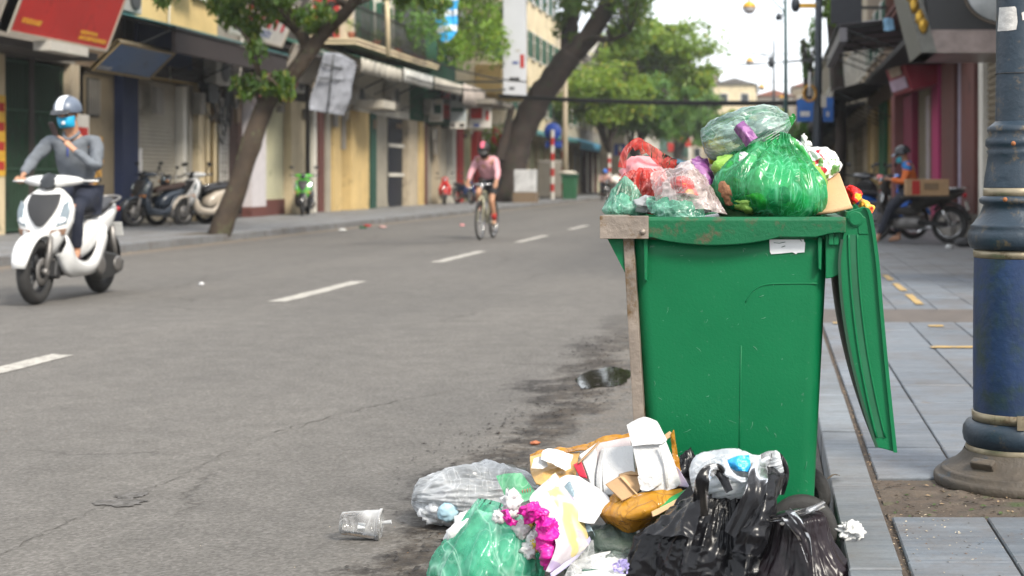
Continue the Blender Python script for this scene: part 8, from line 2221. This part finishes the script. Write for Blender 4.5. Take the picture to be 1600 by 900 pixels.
# --- white scooter and its rider
SL = (-6.40, 12.97, 0); SR = math.atan2(-1.3, .07)
scooter('white motor scooter with a black front grille, ridden towards the camera on the left', SL, SR, P_WHITE, hero=True, mirrors=False)
J = dict(pelvis=(-.16, 0, .92), waist=(-.17, 0, 1.10), chest=(-.11, 0, 1.33), neck=(-.06, 0, 1.525), head=(.0, -.015, 1.69),
    shL=(-.09, .195, 1.445), elL=(.05, .27, 1.18), wrL=(.125, .075, 1.37), haL=(.155, -.01, 1.47), shR=(-.09, -.195, 1.445), elR=(.02, -.34, 1.23), wrR=(.17, -.335, 1.115), haR=(.25, -.31, 1.10),
    hipL=(-.10, .10, .90), knL=(.25, .155, .84), anL=(.16, .135, .42), toL=(.30, .15, .36), hipR=(-.10, -.10, .90), knR=(.25, -.155, .84), anR=(.16, -.135, .42), toR=(.30, -.15, .36))
t, fr = person('man in grey shirt and blue face mask on the white scooter, phone near his mouth', SL, SR, J, M_GSHIRT, M_NTROU, M_BSHOE, (1, -.12, -.12), hands=(('L', (.3, -.8, .3), .55), ('R', (0, 0, -1), 1.0)))
helmet(t, fr, M_HGRY, 1.02, mat('helmet_peak', (.02, .022, .026), .4, bump=0), M_HWH); mask(t, fr, M_MASKB, M_HWH)
tb(t, 'collar', [(-.10, .0, 1.53), (-.06, .06, 1.515), (.0, .045, 1.475), (.02, 0, 1.45), (.0, -.045, 1.475), (-.06, -.06, 1.515), (-.10, 0, 1.53)], .014, M_GSHIRT, 8, 4)
mb = MB(); mb.grid(net([[(.02, -.004, 1.44), (.03, .008, 1.43)], [(.035, -.004, 1.36), (.045, .006, 1.36)], [(.03, -.006, 1.29), (.04, .004, 1.29)]], 12, 4, 0, 1)); mb.build('lanyard', mat('lanyard_blue', (.02, .06, .45), .6, bump=0), t, solid=.006)
ph = thing('mobile_phone', 'dark mobile phone held by the man on the white scooter', 'phone', SL, SR)
mb = MB(); mb.obox((.20, -.055, 1.535), (.012, .07, .13), (0, .45, -.5)); mb.build('phone_body', mat('phone_dark', (.05, .03, .03), .3, bump=0), ph, bevel=.006)

# --- cyclist
BL = (-5.2, 26.0, 0); BR_ = math.atan2(-1.05, -.04)
M_BFR = mat('bike_frame', (.40, .38, .26), .4, bump=0, var=.1)
def bicycle(label, loc, rz_, fm):
    t = thing('bicycle', label, 'bicycle', loc, rz_)
    for x in (.51, -.51): wheel(t, x, .335, .034, M_CHR, 24, thin=True, disc=False)
    tb(t, 'frame', [(.34, 0, .88), (-.20, 0, .84), (-.05, 0, .30), (.36, 0, .76)], .018, fm, 8); tb(t, 'seat_tube', [(-.05, 0, .30), (-.22, 0, .92)], .017, fm, 8)
    for s in (-1, 1):
        tb(t, 'chain_stay', [(-.05, s * .02, .30), (-.51, s * .05, .335)], .010, fm, 6); tb(t, 'seat_stay', [(-.51, s * .05, .335), (-.20, s * .02, .82)], .008, fm, 6); tb(t, 'fork', [(.51, s * .05, .335), (.40, s * .045, .72), (.36, 0, .80)], .012, fm, 8)
        tb(t, 'grip', [(.34, s * .20, 1.0), (.30, s * .30, 1.0)], .017, M_TRIM, 8); tb(t, 'crank', [(-.05, s * .07, .30), (-.05 + .0, s * .09, .30 - s * .17)], .011, M_ALU, 6); bxp(t, 'pedal', (-.05, s * .14, .30 - s * .17), (.08, .09, .02), M_TRIM, bevel=.004)
    tb(t, 'handlebar', [(.34, -.20, 1.0), (.38, -.08, 1.0), (.38, .08, 1.0), (.34, .20, 1.0)], .013, M_CHR, 8); tb(t, 'stem', [(.36, 0, .78), (.34, 0, .90), (.38, 0, 1.0)], .016, M_CHR, 8)
    lofted(t, 'saddle', [(-.08, .945, .02, .015), (-.18, .95, .05, .022), (-.32, .96, .085, .03), (-.36, .96, .06, .02)], M_TRIM); guard(t, .51, .335, .36, 40, 165, .025, M_TRIM, 'mudguard'); guard(t, -.51, .335, .36, 20, 190, .025, M_TRIM, 'mudguard')
    mb = MB(); mb.lathe([(.085, .05), (.095, .05), (.095, .055), (.085, .055)], (-.05, 0, .30), 24, axis='y'); mb.build('chainring', M_ALU, t)
    return t
bicycle('pale framed bicycle ridden down the middle of the street', BL, BR_, M_BFR)
J = dict(pelvis=(-.22, 0, 1.03), waist=(-.14, 0, 1.18), chest=(.02, 0, 1.37), neck=(.12, 0, 1.50), head=(.22, 0, 1.62), shL=(.04, .165, 1.44), elL=(.18, .245, 1.20), wrL=(.30, .255, 1.06), haL=(.36, .25, 1.0), shR=(.04, -.17, 1.44), elR=(.18, -.25, 1.20), wrR=(.30, -.265, 1.06), haR=(.36, -.25, 1.0),
    hipL=(-.18, .09, 1.0), knL=(.14, .12, .72), anL=(-.02, .14, .33), toL=(.10, .15, .27), hipR=(-.18, -.09, 1.0), knR=(.16, -.12, .86), anR=(-.05, -.14, .56), toR=(.08, -.15, .50))
t, fr = person('cyclist in a pink long sleeved top, black shorts and red socks, head bent, dark mask', BL, BR_, J, mat('pink_top', (.56, .29, .32), .85, var=.22, vs=6, bump=1.0, bs=8), mat('black_shorts', (.014, .014, .016), .8, bump=0), mat('trainers', (.10, .09, .07), .7, bump=0), (.8, 0, -.6), shorts=True, sock=C_RED)
mask(t, fr, M_HAIR, full=True); helmet(t, fr, M_HAIR, 1.0, name='cap', stripe=mat('cap_pink', (.60, .10, .16), .7, bump=0), visor=M_HAIR, amax=.75)

# --- parked two-wheelers on the left
PG = 'two-wheelers parked along the left pavement'
scooter('black scooter with a brown seat cover parked by the navy pillar', (-12.75, 29.6, .12), R(-112), P_DARKB, M_BRSEAT, group=PG, rim=M_ALU)
scooter('cream and white scooter with a dark seat parked behind the leaning tree trunk', (-12.15, 30.6, .12), R(-82 - 180 + 150), P_CREAMY, M_SEAT, group=PG, rim=M_ALU, cf=P_WHITE)
scooter('lime green and black scooter parked against the pale olive shutter', (-12.75, 38.9, .12), R(-78), P_BLACK, M_SEAT, group=PG, cf=P_LIME, lower=P_BLACK)
underbone('red motorbike parked nose out before the grey shutters', (-12.75, 55.5, .12), R(-75), P_RED, group=PG)
underbone('dark blue motorbike parked beside the red one', (-12.3, 57.0, .12), R(-50), P_NAVY, group=PG)
underbone('black motorbike parked between the black scooter and the cream one', (-12.6, 30.4, .12), R(-118), P_BLACK, M_SEAT, group=PG)
scooter('dark grey scooter parked furthest right of the cluster, tail by the tree trunk', (-12.9, 32.3, .12), R(-100), P_DARKB, M_SEAT, group=PG)
# --- right pavement: man on an old motorbike with a carton
underbone('old dusty motorbike with a muddy rear wheel that the man in orange sits on', (2.18, 22.2, PZ), R(158), mat('dusty_black', (.04, .035, .03), .7, var=.3, bump=0), group=None)
J = dict(pelvis=(.0, 0, .80), waist=(-.02, 0, .96), chest=(.03, 0, 1.12), neck=(.07, 0, 1.25), head=(.12, 0, 1.37), shL=(.03, .18, 1.19), elL=(.10, .22, .94), wrL=(.30, .12, .99), haL=(.38, .06, 1.02), shR=(.03, -.18, 1.19), elR=(.10, -.22, .94), wrR=(.30, -.12, .99), haR=(.38, -.06, 1.02),
    hipL=(.02, .10, .80), knL=(.30, .26, .56), anL=(.50, .30, .10), toL=(.64, .32, .05), hipR=(.02, -.10, .80), knR=(.28, -.24, .56), anR=(.16, -.26, .10), toR=(.30, -.28, .05))
M_ORJ = mat('orange_jacket', (.56, .12, .015), .7, var=.15, bump=.2); M_BLJ = mat('blue_jacket_yoke', (.01, .15, .42), .7, bump=0)
t, fr = person('man in orange and blue jacket and dark helmet sitting on the old dusty motorbike', (2.16, 22.1, PZ), R(176), J, M_ORJ, mat('dark_trousers', (.014, .017, .028), .85, bump=0), M_SKIN, (1, .1, -.5))
helmet(t, fr, mat('helmet_black', (.02, .022, .026), .25, bump=0), 1.0, M_HGRY); mask(t, fr, mat('teal_mask', (.03, .30, .38), .6, bump=0))
skin('jacket_yoke', {'c': ((.03, 0, 1.17), (.178, .135)), 'n': ((.065, 0, 1.24), .085), 'l': ((.04, .19, 1.19), .083), 'r': ((.04, -.19, 1.19), .083), 'l2': ((.06, .20, 1.09), .068), 'r2': ((.06, -.20, 1.09), .068)}, [('c', 'n'), ('c', 'l'), ('c', 'r'), ('l', 'l2'), ('r', 'r2')], M_BLJ, t)
t = thing('carton', 'long brown carton with red print on the rack beside the seated man', 'carton', (2.35, 21.55, .74))
mb = MB(); mb.box(2.03, 2.68, 21.42, 21.72, .84, 1.09); mb.build('box', M_KRAFT, t, world=True, bevel=.006)
for (x0, x1, m_) in ((2.12, 2.24, C_RED), (2.30, 2.52, mat('carton_print', (.20, .13, .07), .8, bump=0))):
    mb = MB(); mb.box(x0, x1, 21.41, 21.418, .86 if x0 < 2.2 else .93, 1.07 if x0 < 2.2 else 1.03); mb.build('print_block', m_, t, world=True)
mb = MB(); mb.box(1.98, 2.72, 21.45, 21.95, .80, .835); mb.build('support_board', C_DRK, t, world=True)
underbone('bright blue motorbike with white headlamp parked left of the seated man', (1.76, 23.4, PZ), R(18), P_BLUE, legc=P_BLUE)
underbone('red and black motorbike parked behind the bright blue one', (1.62, 25.0, PZ), R(25), P_RED, legc=P_BLACK)
scooter('dark scooter parked further along the right pavement under the canopy', (1.75, 29.0, PZ), R(60), P_BLACK)
t = thing('shoe_pile', 'black rubber boot lying by the grey footing of the maroon pillar', 'boot', W(1508, 384, 20.6))
mb = MB(); c_ = W(1508, 380, 20.8); lump(mb, (c_.x, 20.8, .17), (.16, .12, .07), 3, .2); mb.build('boot', M_TRIM, t, world=True)
t = thing('tissue', 'white tissue scrap on the pavement near the seated man', 'tissue', W(1483, 388, 20.3)); mb = MB(); lump(mb, (W(1483, 388, 20.3).x, 20.3, .125), (.05, .04, .03), 4, .6, n=8); mb.build('scrap', M_TISSUE, t, world=True)
# --- far vendor, big green bin
t = thing('waste_container', 'large far green waste container with a pale bundle on top, by the concrete pole', 'waste container', (-10.1, 71, 0))
mb = MB(); mb.loft([[(-10.40, 71, .1), (-9.80, 71, .1), (-9.80, 71.7, .1), (-10.40, 71.7, .1)], [(-10.46, 70.95, 1.25), (-9.74, 70.95, 1.25), (-9.74, 71.75, 1.25), (-10.46, 71.75, 1.25)]], 0, True, False); mb.build('body', C_GRN2, t, world=True, bevel=.03)
mb = MB(); mb.box(-10.5, -9.7, 70.9, 71.8, 1.25, 1.33); mb.build('rim', C_GRN, t, world=True)
t = thing('bundle', 'pale sack bundle lying on the far green container', 'bundle', (-10.1, 71.3, 1.4)); mb = MB(); lump(mb, (-10.2, 71.3, 1.42), (.46, .4, .12), 3, .2); mb.build('sack', C_TARP, t, world=True)
t = underbone('far motorbike loaded with pale bags at the left kerb, ridden by a helmeted vendor', (-8.6, 73.5, 0), R(-70), P_BLACK)
J = dict(pelvis=(-.15, 0, .86), waist=(-.14, 0, 1.02), chest=(-.06, 0, 1.2), neck=(.0, 0, 1.36), head=(.06, 0, 1.5), shL=(-.04, .18, 1.28), elL=(.1, .3, 1.08), wrL=(.24, .3, 1.04), shR=(-.04, -.18, 1.28), elR=(.1, -.3, 1.08), wrR=(.24, -.3, 1.04), hipL=(-.1, .1, .84), knL=(.22, .2, .7), anL=(.1, .2, .32), toL=(.22, .2, .28), hipR=(-.1, -.1, .84), knR=(.22, -.2, .7), anR=(.1, -.2, .32), toR=(.22, -.2, .28))
t, fr = person('far vendor in a blue helmet and pale pink top on the loaded motorbike', (-8.6, 73.5, 0), R(-70), J, mat('pale_pink_top', (.5, .3, .28), .8, bump=0), M_NTROU, M_BSHOE, (1, 0, -.3)); helmet(t, fr, P_BLUE)
t = thing('load', 'pale green and white bags heaped on the far vendor motorbike', 'bags', (-8.2, 74, .9)); mb = MB(); lump(mb, (-8.15, 74.1, 1.0), (.55, .5, .28), 5, .35); mb.build('bags', M_SWHT, t, world=True)
# --- litter along the left kerb
for k, (px, py, m_, lab) in enumerate(((567, 357, C_GRN2, 'green plastic scrap in the left gutter'), (574, 354, C_RED, 'red scrap touching the green one in the left gutter'), (598, 356, mat('pale_pink_scrap', (.5, .3, .28), .7, bump=0), 'pale pink scrap in the left gutter'), (722, 353, mat('pink_scrap', (.6, .25, .25), .7, bump=0), 'pink scrap out on the road left of the cyclist'), (535, 361, M_TISSUE, 'whitish scrap in the left gutter'))):
    Y = 2400 / (py - 281); t = thing('street_litter', lab, 'litter', W(px, py, Y), 0)
    mb = MB(); c_ = W(px, py, Y); lump(mb, (c_.x, Y, .02), (.08 if k != 3 else .05, .07, .025), k, .6, n=10); mb.build('scrap', m_, t, world=True)

# ================================================================ AIR
mb = MB(); mb.box(-950, 950, -220, 1520, -1.2, 26)
m, nt, out = _nt('haze_air')
pv = N(nt, 'ShaderNodeVolumePrincipled', Density=.0005)
pv.inputs['Color'].default_value = (.93, .95, .97, 1); pv.inputs['Anisotropy'].default_value = .2
nt.links.new(pv.outputs[0], out.inputs['Volume'])
hz = mb.build('haze', m); tag(hz, kind='stuff')
SC.cycles.volume_bounces = 0
